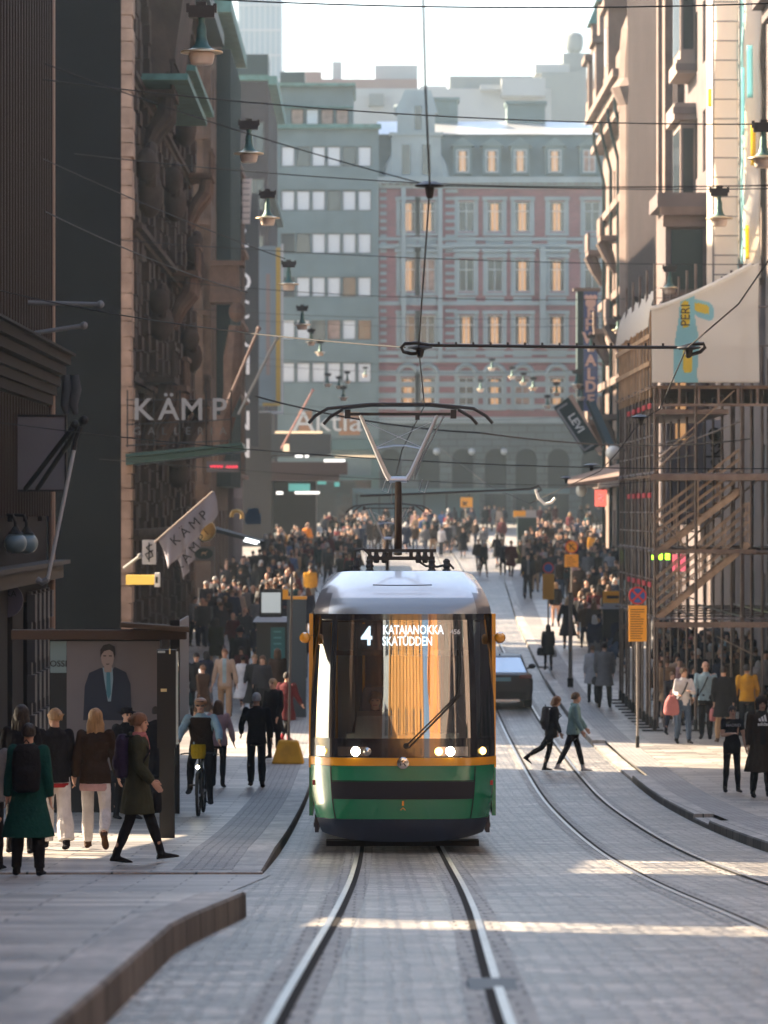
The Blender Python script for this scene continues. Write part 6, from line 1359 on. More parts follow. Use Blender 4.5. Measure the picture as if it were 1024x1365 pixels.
def pose_joints(H, fem, P):
    """joints in the person's own frame: faces -y, x to its left, z up"""
    hs = .052*H; sw = (.098 if fem else .112)*H; J = {}
    L1, L2 = .245*H, .245*H
    for s, nm in ((1, 'l'), (-1, 'r')):
        th, kn_, ab = [R(a) for a in P.get('leg_'+nm, (0, 0, 0))]
        hip = Vector((s*hs, 0, 0)); d1 = Vector((s*sin(ab), -sin(th)*cos(ab), -cos(th)*cos(ab))); knee = hip+d1*L1
        d2 = Vector((s*sin(ab)*.6, -sin(th-kn_), -cos(th-kn_))).normalized(); ank = knee+d2*L2
        ft = R(P.get('foot_'+nm, 0)) ; J['hip_'+nm], J['knee_'+nm], J['ank_'+nm] = hip, knee, ank
        J['toe_'+nm] = ank+Vector((s*.02, -cos(ft)*.115*H, -.022*H-sin(ft)*.09*H)); J['heel_'+nm] = ank+Vector((0, .03*H, -.022*H+sin(ft)*.02*H))
    lo = P.get('hipz') or -min(min(J['ank_'+n].z-.040*H, J['toe_'+n].z-.012*H) for n in 'lr')
    up = Vector((0, 0, lo))
    for k in J: J[k] = J[k]+up
    lean = R(P.get('lean', 2)); tw = R(P.get('twist', 0)); side = R(P.get('side', 0))
    ax = Vector((sin(side), -sin(lean), cos(lean))).normalized(); pel = up.copy(); J['pel'] = pel; J['ax'] = ax
    sx = Vector((cos(tw), sin(tw), 0)); J['sx'] = sx
    chest = pel+ax*.285*H; J['neck'] = pel+ax*.325*H; J['chest'] = chest
    hl = R(P.get('head_lean', lean*40)); J['head'] = J['neck']+Vector((0, -.012*H-.5*sin(R(P.get('nod', 0)))*.08*H, .078*H))
    for s, nm in ((1, 'l'), (-1, 'r')):
        f, eb, ab, inw = [R(a) for a in P.get('arm_'+nm, (0, 12, 8, 0))]
        sh = pel+ax*.292*H+sx*s*sw; d1 = Vector((s*sin(ab), -sin(f)*cos(ab), -cos(f)*cos(ab))); el = sh+d1*.165*H
        g = f+eb; d2 = Vector((s*sin(ab)*.7-s*sin(inw), -sin(g)*cos(inw), -cos(g))).normalized(); wr = el+d2*.145*H
        J['sh_'+nm], J['el_'+nm], J['wr_'+nm], J['hd_'+nm] = sh, el, wr, d2
    return J
def ell(c, ax, ay, n=16): return [c+ax*cos(2*pi*k/n)+ay*sin(2*pi*k/n) for k in range(n)]
def torso(b, J, H, fem, grow, z0, z1, flare=0.0, top=True):
    """rings along the spine; z are shares of H above the pelvis"""
    prof = [(-.10, .062, .050), (-.05, .094, .068), (0, .098, .070), (.05, .094 if fem else .090, .064), (.11, .075 if fem else .083, .058), (.18, .086 if fem else .094, .064), (.24, .098 if fem else .108, .064), (.285, .096 if fem else .108, .055), (.310, .062, .045), (.328, .034, .036)]
    if not top: pass
    rs = []; zs = sorted(set([p[0] for p in prof if z0 <= p[0] <= z1]+[z0, z1]+([-.15, -.2, -.25, -.3] if z0 < -.12 else [])))
    for z in zs:
        if z < z0-1e-6: continue
        rx = lerp_tab([(p[0], p[1]) for p in prof], z); ry = lerp_tab([(p[0], p[2]) for p in prof], z)
        if z < -.02: rx = .096+max(0, -z)*flare; ry = .070+max(0, -z)*flare*.8
        t = max(0, min(1, z/.3)); sx = Vector((1, 0, 0)).lerp(J['sx'], t).normalized(); sy = Vector((-sx.y, sx.x, 0))
        c = J['pel']+(J['ax']*z*H if z > 0 else Vector((0, 0, z*H)))
        g = grow if z < .3 else grow*.6
        rs.append(ell(c, sx*(rx*H+g), sy*(ry*H+g)))
    b.rings(rs)
def limb(b, a, m, c, r0, r1, r2, n=10, cap=True):
    ts = [0, .25, .5, .75, 1]; pts = [a.lerp(m, t) for t in ts]+[m.lerp(c, t) for t in ts[1:]]
    rr = [r0+(r1-r0)*t for t in ts]+[r1+(r2-r1)*t+(.12*r1*sin(t*pi) if t < .6 else 0) for t in ts[1:]]
    b.tube(pts, rr, n); b.ball(a, r0, r0, r0, 10, 6); b.ball(m, r1*1.02, r1*1.02, r1*1.02, 10, 6)
def hand(b, wr, d, s, H, curl, n=6):
    k = H/1.75; d = d.normalized(); fwd = Vector((0, -1, 0)); pal = (fwd-d*fwd.dot(d)); pal = pal.normalized() if pal.length > .05 else Vector((0, 0, 1)); nrm = d.cross(pal).normalized()*s  # palm faces the body
    b.tube([wr-d*.01*k, wr+d*.03*k, wr+d*.085*k], [(.024*k, .017*k), (.018*k, .036*k), (.014*k, .040*k)], 8, ref=nrm)
    for i, (o, L) in enumerate(((.028, .070), (.010, .080), (-.009, .074), (-.027, .058))):
        p = wr+d*.082*k+pal*o*k; c1 = R(curl*.5); c2 = R(curl*1.5)
        q1 = p+(d*cos(c1)-nrm*sin(c1))*L*.5*k; q2 = q1+(d*cos(c2)-nrm*sin(c2))*L*.5*k; b.tube([p-d*.015*k, q1, q2], [.0095*k, .009*k, .007*k], n)
    t0 = wr+d*.03*k+pal*.026*k; b.tube([t0, t0+(d*.6+pal*.7)*.035*k, t0+(d*.9+pal*.5)*.062*k-nrm*.012*k], [.013*k, .011*k, .008*k], n)
def head_frame(J, P):
    Rz = Matrix.Rotation(R(P.get('turn', 0)), 3, 'Z') @ Matrix.Rotation(R(P.get('nod', 0)), 3, 'X'); return J['head'], Rz
def make_head(b, J, P, H, fem):
    c, Rm = head_frame(J, P); k = H/1.75*(.96 if fem else 1.0)
    T = lambda x, y, z: c+Rm @ Vector((x*k, y*k, z*k))
    b.ball(T(0, .012, .028), .076*k, .094*k, .090*k, 16, 12, Rm)
    rs = []
    for z, rx, y0, y1 in ((.05, .070, -.075, .05), (.01, .069, -.080, .04), (-.03, .062, -.080, .03), (-.065, .052, -.080, .01), (-.09, .038, -.080, -.01), (-.105, .02, -.070, -.03)):
        rs.append([T(rx*cos(a), (y0+y1)/2+(y1-y0)/2*sin(a), z) for a in [2*pi*i/14 for i in range(14)]])
    b.rings(rs)
    b.hexa([T(-.014, -.07, -.028), (T(.014, -.07, -.028)), T(.010, -.112, -.024), T(-.010, -.112, -.024), T(-.007, -.07, .025), T(.007, -.07, .025), T(.005, -.088, .022), T(-.005, -.088, .022)])   # nose
    b.tube([T(-.02, -.080, -.055), T(0, -.089, -.055), T(.02, -.080, -.055)], .009*k, 6)     # mouth
    for s in (-1, 1): b.ball(T(s*.075, .012, 0), .010*k, .020*k, .032*k, 8, 6, Rm)            # ears
    b.tube([J['neck']-Vector((0, 0, .05*H)), J['neck']+Vector((0, -.004*H, .02*H)), c+Rm @ Vector((0, .01*k, -.05*k))], [.040*H, .032*H, .030*H], 10)
    def face(p):
        q = Rm.transposed() @ (p-c)/k
        if q.y < -.062 and abs(q.z-.008) < .010 and .018 < abs(q.x) < .044: return 1
        if q.y < -.060 and abs(q.z-.030) < .005 and .014 < abs(q.x) < .048: return 1
        if q.y < -.072 and abs(q.z+.055) < .009 and abs(q.x) < .024: return 2
        return 0
    return face
def hair_mesh(b, J, P, H, kind, fem):
    c, Rm = head_frame(J, P); k = H/1.75*(.96 if fem else 1.0); T = lambda x, y, z: c+Rm @ Vector((x*k, y*k, z*k))
    if kind == 'bald': 
        b.tube([T(-.079, .03, .0), T(-.06, .085, -.01), T(0, .108, -.012), T(.06, .085, -.01), T(.079, .03, .0)], [.012*k, .02*k, .024*k, .02*k, .012*k], 8); return
    # cap: a shell over crown and back, open at the face
    rs = []; n = 20
    low = {'short': -.035, 'bob': -.10, 'long': -.05, 'bun': -.03, 'pony': -.03, 'hat': .02, 'hood': -.10, 'cap': .0}.get(kind, -.03); gr = {'short': 0, 'hood': .022, 'hat': .014, 'long': .008, 'bob': .012}.get(kind, .002)
    for i in range(9):
        th = i/8*pi*.5; zt = .028+(.102+gr)*cos(th); r = sin(th); ring = []
        for j in range(n): a = 2*pi*j/n; ring.append(T((.086+gr)*max(r, .05)*cos(a), .012+(.104+gr)*max(r, .05)*sin(a)-(.0), zt))
        rs.append(ring)
    for z in (0.0, low):
        ring = []
        for j in range(n):
            a = 2*pi*j/n; y = .018+(.100+gr)*sin(a); front = sin(a) < -.35
            zz_ = max(z, .055 if kind != 'hood' else .05) if front else z; ring.append(T((.086+gr)*cos(a)*(1 if z == 0 else .9), max(y, -.070) if not front else -.086, zz_))
        rs.append(ring)
    rs.append([T(.04*cos(2*pi*j/n), .03+.04*sin(2*pi*j/n), low+.01 if low > -.05 else low) for j in range(n)])
    b.rings(rs)
    if kind in ('long', 'bob'):
        L = P.get('hairlen', .27) if kind == 'long' else .10
        for s in (-.062, -.03, 0, .03, .062):
            b.tube([T(s, .06-abs(s)*.3, .0), T(s*1.25, .088-abs(s)*.5, -.08), T(s*1.35, .095-abs(s)*.4, -.05-L*.55), T(s*1.05, .085, -.05-L)], [.036*k, .038*k, .032*k, .010*k], 8)
        for s in (-1, 1): b.tube([T(s*.072, .0, .03), T(s*.084, .0, -.04), T(s*.080, -.005, -.04-L*.45)], [.022*k, .022*k, .010*k], 7)
    if kind == 'bun': b.ball(T(.0, .112, .035), .042*k, .036*k, .040*k, 10, 8); b.tube([T(.02, .13, .05), T(.05, .16, .03)], [.015*k, .004*k], 6); b.tube([T(-.02, .13, .04), T(-.05, .155, .06)], [.015*k, .004*k], 6)
    if kind == 'pony': b.tube([T(0, .10, .02), T(0, .135, .0), T(0, .13, -.08), T(0, .11, -.16)], [.02*k, .026*k, .024*k, .006*k], 8)
    if kind == 'hat': b.lathe(T(0, .01, .045), [(.10*k, 0), (.155*k, .0), (.16*k, .012*k), (.10*k, .02*k), (.092*k, .08*k), (.02, .095*k)], 18)
    if kind == 'cap': b.hexa([T(-.06, -.16, .045), T(.06, -.16, .045), T(.07, -.06, .06), T(-.07, -.06, .06), T(-.05, -.155, .055), T(.05, -.155, .055), T(.07, -.06, .075), T(-.07, -.06, .075)])
def shoes(J, H, e, m, vox, kind='shoe'):
    for nm in 'lr':
        b = MB(); a, t, h = J['ank_'+nm], J['toe_'+nm], J['heel_'+nm]; r = .026*H; d = (t-h); up = Vector((0, 0, 1)); sd = d.cross(up).normalized(); u2 = sd.cross(d).normalized()
        rs = []
        for k, w_, hh in ((-.03, .018, .022), (.08, .024, .036), (.3, .022, .046), (.5, .025, .036), (.72, .029, .026), (.9, .024, .018), (1.02, .010, .010)):
            c = h+d*k; base = -.012*H; rs.append([c+sd*w_*H*cos(q)+u2*(base+(hh*H*(.5+.5*sin(q)))) for q in [2*pi*i/12 for i in range(12)]])
        b.rings(rs); b.tube([a+Vector((0, 0, -.01*H)), a+(J['knee_'+nm]-a).normalized()*(.06 if kind == 'shoe' else .16)*H], [.027*H, .028*H], 10)
        bake(b, 'shoe' if kind == 'shoe' else 'boot', [m], e, vox, 1)
def make_person(label, px, pyf, hpx, face=180, fem=False, top='black', kind='jacket', bottom='black', trouser='slim', hair='dark', hairk='short', shoe='black', pose=None, lift=.13, H=None, d=None, vox=.013, group=None, skin=None, extra=None, single=False, loc=None, shirt=None, bootk='shoe', scale_lim=(1.5, 1.95)):
    P = dict(pose or {})
    if lift == .13 and px < 420: lift = lift_left
    d = d or gd(pyf, lift); lift = lift(d) if callable(lift) else lift
    H = H or max(scale_lim[0], min(scale_lim[1], hpx/F*d)); vox = max(vox if vox > .013 else .011, d*.00021)
    o = empty('person', loc or ((px-VX)/F*d, d, gz(d)+lift), R(face), label, 'person', group)
    if P.get('hipz'): P['hipz'] = P['hipz']*H
    J = pose_joints(H, fem, P); sk = skin or M_skin; hem, puff, sleeve, flare = dict(jacket=(-.05, .020, .034, .15), coat=(-.19, .022, .036, .22), long=(-.27, .022, .036, .26), shirt=(-.03, .010, .030, .1), tee=(-.03, .008, .0, .08), hoodie=(-.04, .022, .036, .02), blazer=(-.07, .014, .032, .10))[kind]
    seed = random.random()*50
    b = MB(); torso(b, J, H, fem, 0, -.08, .328); fa = make_head(b, J, P, H, fem)
    for s, nm in ((1, 'l'), (-1, 'r')):
        limb(b, J['sh_'+nm], J['el_'+nm], J['wr_'+nm], .031*H, .023*H, .0155*H); hand(b, J['wr_'+nm], J['hd_'+nm], s, H, P.get('curl', 22))
        limb(b, J['hip_'+nm], J['knee_'+nm], J['ank_'+nm], .050*H, .033*H, .021*H); b.tube([J['ank_'+nm], J['heel_'+nm].lerp(J['toe_'+nm], .45)+Vector((0, 0, .012*H)), J['heel_'+nm].lerp(J['toe_'+nm], .7)+Vector((0, 0, .008*H))], [.018*H, .012*H, .008*H], 8)
    bake(b, 'body', [sk, M_eye, M_lip], o, vox*.75, 1, assign=fa)
    b = MB(); torso(b, J, H, fem, puff, hem, .322, flare)
    for nm in 'lr':
        a, m_, c = J['sh_'+nm], J['el_'+nm], J['wr_'+nm]
        if kind == 'tee': b.tube([a, a.lerp(m_, .62)], [.036*H, .033*H], 10); b.ball(a, .038*H, .036*H, .034*H, 10, 6)
        else: limb(b, a, m_, m_.lerp(c, .97), sleeve*H*1.15, sleeve*H, sleeve*H*.80)
    if kind == 'hoodie' or P.get('hood'): b.tube([J['neck']+Vector((.055, .03, -.0)), J['neck']+Vector((.04, .085, .005)), J['neck']+Vector((-.04, .085, .005)), J['neck']+Vector((-.055, .03, -.0))], .032, 8)
    if kind in ('jacket', 'coat', 'long', 'blazer', 'shirt'): b.tube([J['neck']-Vector((0, 0, .015)), J['neck']+Vector((0, .004, .028))], [.046*H, .038*H], 12)
    bake(b, {'jacket': 'jacket', 'coat': 'coat', 'long': 'long_coat', 'shirt': 'shirt', 'tee': 't_shirt', 'hoodie': 'hoodie', 'blazer': 'jacket'}[kind], [CM(top), CM(shirt or top)], o, vox, 2, fold=.010, seed=seed, fscale=6.5,
         assign=(lambda p, n=J['neck'], pl=J['pel']: 1 if (p.y < -.03 and abs(p.x) < .045+.02*(p.z-pl.z) and p.z > pl.z+.0) else 0) if shirt else None)
    b = MB(); torso(b, J, H, fem, .010, -.08, .06)
    for nm in 'lr':
        w0, w1, w2 = {'slim': (.052, .037, .025), 'straight': (.054, .042, .034), 'wide': (.058, .052, .060), 'skirt': (.056, .040, .026), 'bare': (.05, .034, .022)}[trouser]
        limb(b, J['hip_'+nm], J['knee_'+nm], J['knee_'+nm].lerp(J['ank_'+nm], .93), w0*H, w1*H, w2*H)
    if trouser == 'skirt': rs = [ell(J['pel']+Vector((0, 0, z*H)), Vector((r*H, 0, 0)), Vector((0, r*.8*H, 0))) for z, r in ((.02, .095), (-.1, .12), (-.26, .15))]; b.rings(rs)
    bake(b, 'trousers' if trouser not in ('skirt', 'bare') else ('skirt' if trouser == 'skirt' else 'stockings'), [CM(bottom) if bottom != 'skin' else sk], o, vox, 2, fold=.007, seed=seed+9, fscale=8)
    b = MB(); hair_mesh(b, J, P, H, hairk, fem); bake(b, 'hair' if hairk not in ('hat', 'hood', 'cap') else hairk, [HM(hair) if hairk not in ('hat', 'hood', 'cap') else CM(top if hairk == 'hood' else 'black')], o, vox*.8, 1, fold=.004, seed=seed, fscale=25)
    shoes(J, H, o, CM(shoe), vox*.9, bootk)
    if extra: extra(o, J, H)
    return o, J, H
M4 = Matrix
def world_of(o, p): return Matrix.Translation(o.location) @ Matrix.Rotation(o.rotation_euler.z, 4, 'Z') @ p.to_4d()
def wpt(o, p): return (Matrix.Translation(o.location) @ Matrix.Rotation(o.rotation_euler.z, 4, 'Z')) @ p
def scarf(o, J, H, m='rose'):
    b = MB(); n = J['neck']; b.tube([n+Vector((.07*cos(a), .06*sin(a), .01*sin(3*a))) for a in [k*pi/6 for k in range(13)]], .036, 8); b.tube([n+Vector((.02, -.075, -.02)), n+Vector((.03, -.10, -.15)), n+Vector((.02, -.10, -.27))], [.035, .038, .03], 8); bake(b, 'scarf', [CM(m)], o, .013, 2, fold=.006)
def backpack(o, J, H, col, label):
    e = empty('backpack', o.location, o.rotation_euler.z, label, 'backpack'); c = J['pel']+J['ax']*.19*H+Vector((0, .17, 0))
    b = MB(); b.rings([ell(c+Vector((0, 0, z)), Vector((w_, 0, 0)), Vector((0, dd, 0)), 14) for z, w_, dd in ((-.26, .10, .05), (-.23, .145, .085), (0, .155, .095), (.18, .14, .08), (.24, .09, .045))]); b.ball(c+Vector((0, .07, -.08)), .11, .05, .10, 10, 8); bake(b, 'bag_body', [CM(col)], e, .014, 2, fold=.006)
    b = MB()
    for s in (-1, 1): b.tube([c+Vector((s*.08, -.03, .22)), J['neck']+Vector((s*.095, .0, -.01)), J['chest']+Vector((s*.11, -.135, -.10)), J['pel']+J['ax']*.1*H+Vector((s*.15, -.02, 0))], .014, 6)
    b.build('strap', CM('black'), e); b = MB(); b.tube([c+Vector((-.03, .0, .25)), c+Vector((0, .0, .285)), c+Vector((.03, .0, .25))], .008, 6); b.build('handle', CM('black'), e)
def bag(o, J, H, nm, col, label, size=(.16, .08, .2), drop=.14, name='handbag'):
    p = wpt(o, J['wr_'+nm]+J['hd_'+nm]*.09*H/1.75*1.0); e = empty(name, (p.x, p.y, p.z), o.rotation_euler.z, label, 'bag'); w_, t, h = size
    b = MB(); b.rings([ell(Vector((0, 0, -drop-z)), Vector((w_*k, 0, 0)), Vector((0, t*k, 0)), 14) for z, k in ((0, .72), (.03, .85), (h*.5, 1), (h*.9, .95), (h, .75))]); bake(b, 'bag_body', [CM(col)], e, .014, 1, fold=.006)
    b = MB()
    for s in (-.3, .3): b.tube([(-w_*.6, t*s, -drop-.01), (-.015, 0, .0), (.015, 0, .0), (w_*.6, t*s, -drop-.01)], .007, 6)
    b.build('bag_handles', CM(col), e)
def strap(o, J, H, m='char'):
    b = MB(); n = J['neck']; p = J['pel']; b.tube([n+Vector((.09, .03, -.03)), n+Vector((.06, -.13, -.11)), p+J['ax']*.16*H+Vector((-.03, -.155, 0)), p+J['ax']*.03*H+Vector((-.17, -.05, 0))], .017, 6); b.build('shoulder_strap', CM(m), o)
WA = dict(leg_l=(24, 6, 2), leg_r=(-18, 22, 2), foot_r=35, arm_l=(-20, 10, 8, 0), arm_r=(18, 22, 8, 0)); WB = dict(leg_r=(22, 4, 2), leg_l=(-16, 24, 2), foot_l=32, arm_r=(-18, 10, 9, 0), arm_l=(20, 24, 9, 0))
WC = dict(leg_l=(10, 4, 1), leg_r=(-8, 10, 1), foot_r=15, arm_l=(-6, 14, 7, 0), arm_r=(8, 20, 7, 0)); ST = dict(leg_l=(3, 2, 4), leg_r=(-3, 3, 4), arm_l=(4, 20, 8, 12), arm_r=(2, 16, 8, 5)); PH = dict(leg_l=(4, 3, 3), leg_r=(-4, 4, 3), arm_l=(20, 85, 10, 30), arm_r=(5, 18, 8, 0), nod=14)
def mix(a, **k): q = dict(a); q.update(k); return q
NEAR = []
# ---- left group in the foreground
o, J, H = make_person('person in knee-length green coat seen from behind with a black backpack, far left', 38, 1168, 204, 178, True, 'green', 'long', 'black', 'straight', 'dark', 'short', 'black', mix(ST, arm_l=(2, 10, 10, 0), arm_r=(-3, 10, 9, 0)), d=None, bootk='boot')
backpack(o, J, H, 'black', 'big black backpack worn over the green coat')
make_person('dark haired person in black hidden behind the green coated one', 28, 1138, 198, 170, True, 'black', 'jacket', 'black', 'slim', 'dark', 'long', pose=ST)
o, J, H = make_person('person with a loose fair bun, black jacket and wide white trousers', 74, 1133, 188, 196, True, 'black', 'jacket', 'white', 'wide', 'blond', 'bun', 'black', mix(WC, arm_l=(4, 40, 8, 10), arm_r=(-4, 20, 8, 0), turn=28), shirt=None)
b = MB(); b.rings([ell(J['pel']+Vector((0, 0, z*H)), Vector((r*H, 0, 0)), Vector((0, r*.76*H, 0))) for z, r in ((-.055, .112), (-.075, .110), (-.085, .104))]); b.build('red_hem', CM('red'), o)
make_person('person in a patterned teal jacket and dark teal trousers behind the fair-bun person', 97, 1064, 138, 10, False, 'pattern', 'jacket', 'dteal', 'straight', 'dark', 'short', 'black', PH)
o, J, H = make_person('person with long blond hair, brown jacket and pale jeans, one boot lifted behind', 127, 1133, 190, 176, True, 'dbrown', 'jacket', 'white', 'straight', 'blond', 'long', 'brown', dict(leg_l=(14, 4, 2), leg_r=(-6, 48, 6), foot_r=70, arm_l=(-6, 20, 10, 0), arm_r=(6, 12, 12, 0), hairlen=.32, turn=8), bootk='boot')
b = MB(); b.rings([ell(J['pel']+Vector((0, 0, z*H)), Vector((r*H, 0, 0)), Vector((0, r*.76*H, 0))) for z, r in ((-.05, .108), (-.08, .112), (-.10, .108))]); b.build('shirt_hem', CM('pink'), o)
o, J, H = make_person('person in profile striding right in a long dark parka with a rose scarf', 183, 1149, 203, 92, True, 'olive', 'coat', 'black', 'slim', 'ginger', 'bun', 'black', dict(leg_l=(20, 2, 2), leg_r=(-12, 10, 2), foot_r=6, foot_l=-8, arm_l=(-2, 42, 8, 0), arm_r=(2, 40, 8, 0), lean=1, hood=1), extra=lambda o, J, H: scarf(o, J, H))
backpack(o, J, H, 'purple', 'dark purple backpack on the striding person in the parka')
bag(o, J, H, 'l', 'black', 'black handbag hanging from the arm of the striding person', (.11, .06, .24), .06)
make_person('person in a black wide hat and dark coat in front of the poster', 168, 1092, 182, 30, True, 'black', 'coat', 'black', 'slim', 'dark', 'hat', pose=ST, H=1.72)
make_person('dark haired person half hidden left of the black post, in black', 208, 1085, 170, 200, False, 'black', 'coat', 'black', 'slim', 'dark', 'short', pose=WC, H=1.75)
make_person('bare shoulder of a person in grey at the very left edge', -14, 1160, 190, 175, False, 'grey', 'jacket', 'black', 'slim', 'brown', 'short', pose=ST)
# ---- mid left
o, J, H = make_person('person in a pink cardigan walking away behind the cyclist', 291, 1050, 116, 178, True, 'pink', 'jacket', 'black', 'slim', 'brown', 'long', 'black', mix(WC, arm_r=(4, 8, 16, 0), arm_l=(6, 30, 10, 0)))
make_person('grey haired person in a black suit walking away on the left pavement', 342, 1050, 126, 182, False, 'black', 'blazer', 'black', 'straight', 'grey', 'short', 'black', mix(WC, arm_l=(8, 40, 16, 10), arm_r=(-2, 18, 10, 0)))
make_person('person facing us in an open beige jacket, light blue shirt and tan trousers', 300, 962, 98, -4, True, 'beige', 'jacket', 'tan', 'straight', 'ginger', 'short', 'white', mix(WC, arm_l=(2, 10, 14, 0), arm_r=(2, 10, 14, 0)), shirt='ltblue')
o, J, H = make_person('person in a black jacket holding a lit phone beside the beige jacket', 262, 962, 92, 0, False, 'black', 'jacket', 'black', 'slim', 'dark', 'short', 'black', PH)
e = empty('phone', wpt(o, J['wr_l']+J['hd_l']*.09+Vector((0, -.02, .04))), o.rotation_euler.z, 'phone with a bright light held by the person in black', 'phone'); b = MB(); b.box(-.035, .035, -.006, .006, -.07, .07); b.build('phone_case', M_rub, e); b = MB(); b.box(-.03, .03, -.010, -.0065, -.06, .06); b.build('phone_screen', glw, e)
bag(o, J, H, 'r', 'dteal', 'dark green shopping bag of the person with the phone', (.2, .1, .34), .1, 'shopping_bag')
o, J, H = make_person('person in a long dark red coat striding beside the yellow weight', 382, 990, 94, 150, False, 'maroon', 'coat', 'black', 'slim', 'dark', 'short', 'red', WA, H=1.75)
bag(o, J, H, 'l', 'red', 'red shopping bag of the person in the dark red coat', (.15, .09, .28), .1, 'shopping_bag')
make_person('fair haired person in black facing the dark red coat', 365, 1012, 108, -30, True, 'black', 'coat', 'black', 'slim', 'fair', 'short', 'black', ST)
make_person('person in a brown coat with light brown hair seen from behind near the kiosk', 370, 955, 90, 180, True, 'brown', 'coat', 'black', 'slim', 'brown', 'bob', 'black', WC)
make_person('person in black with a walking stick just left of the tram', 394, 913, 64, 190, False, 'black', 'jacket', 'black', 'slim', 'dark', 'short', 'black', WB)
make_person('tall person in a black hat right of the kiosk', 320, 925, 92, 185, False, 'black', 'long', 'black', 'slim', 'dark', 'hat', 'black', WC)
# ---- cyclist
dC = gd(1086)
cy_e = empty('bicycle', ((268-VX)/F*dC, dC, gz(dC)+.13), R(-2), 'dark bicycle ridden towards us with a lit front lamp', 'bicycle')
def bike(e):
    for y, nm in ((-.52, 'f'), (.52, 'r')):
        b = MB(); b.tube([(0, y+.335*cos(a), .35+.335*sin(a)) for a in [k*pi/14 for k in range(29)]], .022, 8, cap=False); w_ = b.build('wheel', M_rub, e, smooth=True)
        b = MB()
        for k in range(14): b.tube([(0, y, .35), (0, y+.32*cos(k*pi/7), .35+.32*sin(k*pi/7))], .0018, 3)
        b.lathe((-.03, y, .35), [(.001, 0), (.022, 0), (.022, .06), (.001, .06)], 8, 'x'); b.build('spokes', M_alu, w_)
    b = MB()
    for a, c in (((0, -.33, .86), (0, .18, .80)), ((0, -.33, .86), (0, .0, .33)), ((0, .0, .33), (0, .22, .95)), ((0, .0, .33), (0, .52, .35)), ((0, .18, .80), (0, .52, .35)), ((0, -.33, .92), (0, -.38, .70))): b.tube([a, c], .018, 8)
    for s in (-.045, .045): b.tube([(0, -.36, .74), (s, -.40, .68), (s, -.52, .35)], .012, 6)
    b.build('frame', M_dark, e, smooth=True)
    b = MB(); b.tube([(-.30, -.26, .98), (-.22, -.34, 1.0), (0, -.36, 1.0), (.22, -.34, 1.0), (.30, -.26, .98)], .012, 8); b.tube([(0, -.34, .9), (0, -.36, 1.0)], .014, 8); b.build('handlebar', M_dark, e, smooth=True)
    b = MB(); b.tube([(0, .34, .97), (0, .2, .99), (0, .06, .97)], [(.08, .03), (.06, .03), (.02, .02)], 10); b.build('saddle', M_rub, e, smooth=True)
    b = MB()
    for s, y, z in ((1, .10, .20), (-1, -.10, .48)): b.tube([(0, 0, .33), (s*.07, 0, .33), (s*.08, y, z)], .010, 6); b.box(s*.13-.045, s*.13+.045, y-.04, y+.04, z-.012, z+.012)
    b.lathe((.03, 0, .33), [(.001, 0), (.09, 0), (.09, .006), (.001, .006)], 18, 'x'); b.build('pedals', M_dark, e)
    b = MB(); b.lathe((0, -.62, .80), [(.001, 0), (.035, 0), (.04, .03), (.02, .09)], 12, 'y'); l_ = b.build('front_lamp', M_rub, e); b = MB(); b.lathe((0, -.628, .80), [(.001, 0), (.03, 0), (.03, .006)], 12, 'y'); b.build('lamp_lens', M_lampw, l_)
    b = MB(); b.rings([ell(Vector((0, -.5, z)), Vector((w_, 0, 0)), Vector((0, .08, 0)), 12) for z, w_ in ((.93, .10), (1.0, .12), (1.12, .12), (1.15, .11))]); b.build('handlebar_bag', clothm('bag_yellow', (.30, .20, .01)), e)
bike(cy_e)
o, J, H = make_person('cyclist facing us in light blue sleeves, dark vest, helmet and sunglasses', 268, 1086, 150, -2, False, 'ltblue', 'jacket', 'black', 'slim', 'dark', 'cap', 'black', dict(hipz=.57, lean=14, leg_l=(42, 38, 6), leg_r=(62, 88, 6), foot_l=5, foot_r=10, arm_l=(42, 18, 20, 8), arm_r=(42, 18, 20, 8), nod=-6), d=dC, loc=(cy_e.location.x, dC+.20, gz(dC)+.13), H=1.80)
b = MB(); torso(b, J, H, False, .030, -.04, .30); bake(b, 'vest', [CM('dbrown')], o, .013, 2, fold=.008)
c_, Rm = J['head'], None
b = MB(); b.ball(c_+Vector((0, -.0, .055)), .105, .125, .075, 16, 8); bake(b, 'helmet', [mat('helmet', (.30, .17, .10), .4)], o, .010, 1); b = MB(); b.hexa([c_+Vector(q) for q in ((-.065, -.095, -.01), (.065, -.095, -.01), (.06, -.06, -.01), (-.06, -.06, -.01), (-.065, -.095, .02), (.065, -.095, .02), (.06, -.06, .02), (-.06, -.06, .02))]); b.build('sunglasses', M_black, o)
# ---- pair crossing the rails
o, J, H = make_person('person in a dark jacket with brown hair, rear leg stretched, crossing the rails', 735, 1028, 101, 96, True, 'black', 'jacket', 'black', 'slim', 'ginger', 'bob', 'black', dict(leg_l=(-4, 12, 2), leg_r=(-34, 26, 2), foot_r=45, lean=8, arm_l=(-6, 30, 8, 0), arm_r=(2, 20, 8, 0), nod=22), lift=.01)
backpack(o, J, H, 'char', 'grey backpack of the person crossing the rails')
o, J, H = make_person('person in a pale teal hooded jacket and white shoes crossing the rails', 764, 1029, 108, 86, False, 'teal', 'jacket', 'black', 'slim', 'brown', 'short', 'white', dict(leg_l=(16, 2, 2), leg_r=(-20, 8, 2), foot_r=8, arm_l=(18, 16, 8, 0), arm_r=(10, 14, 8, 0), lean=5, hood=1), lift=.01)
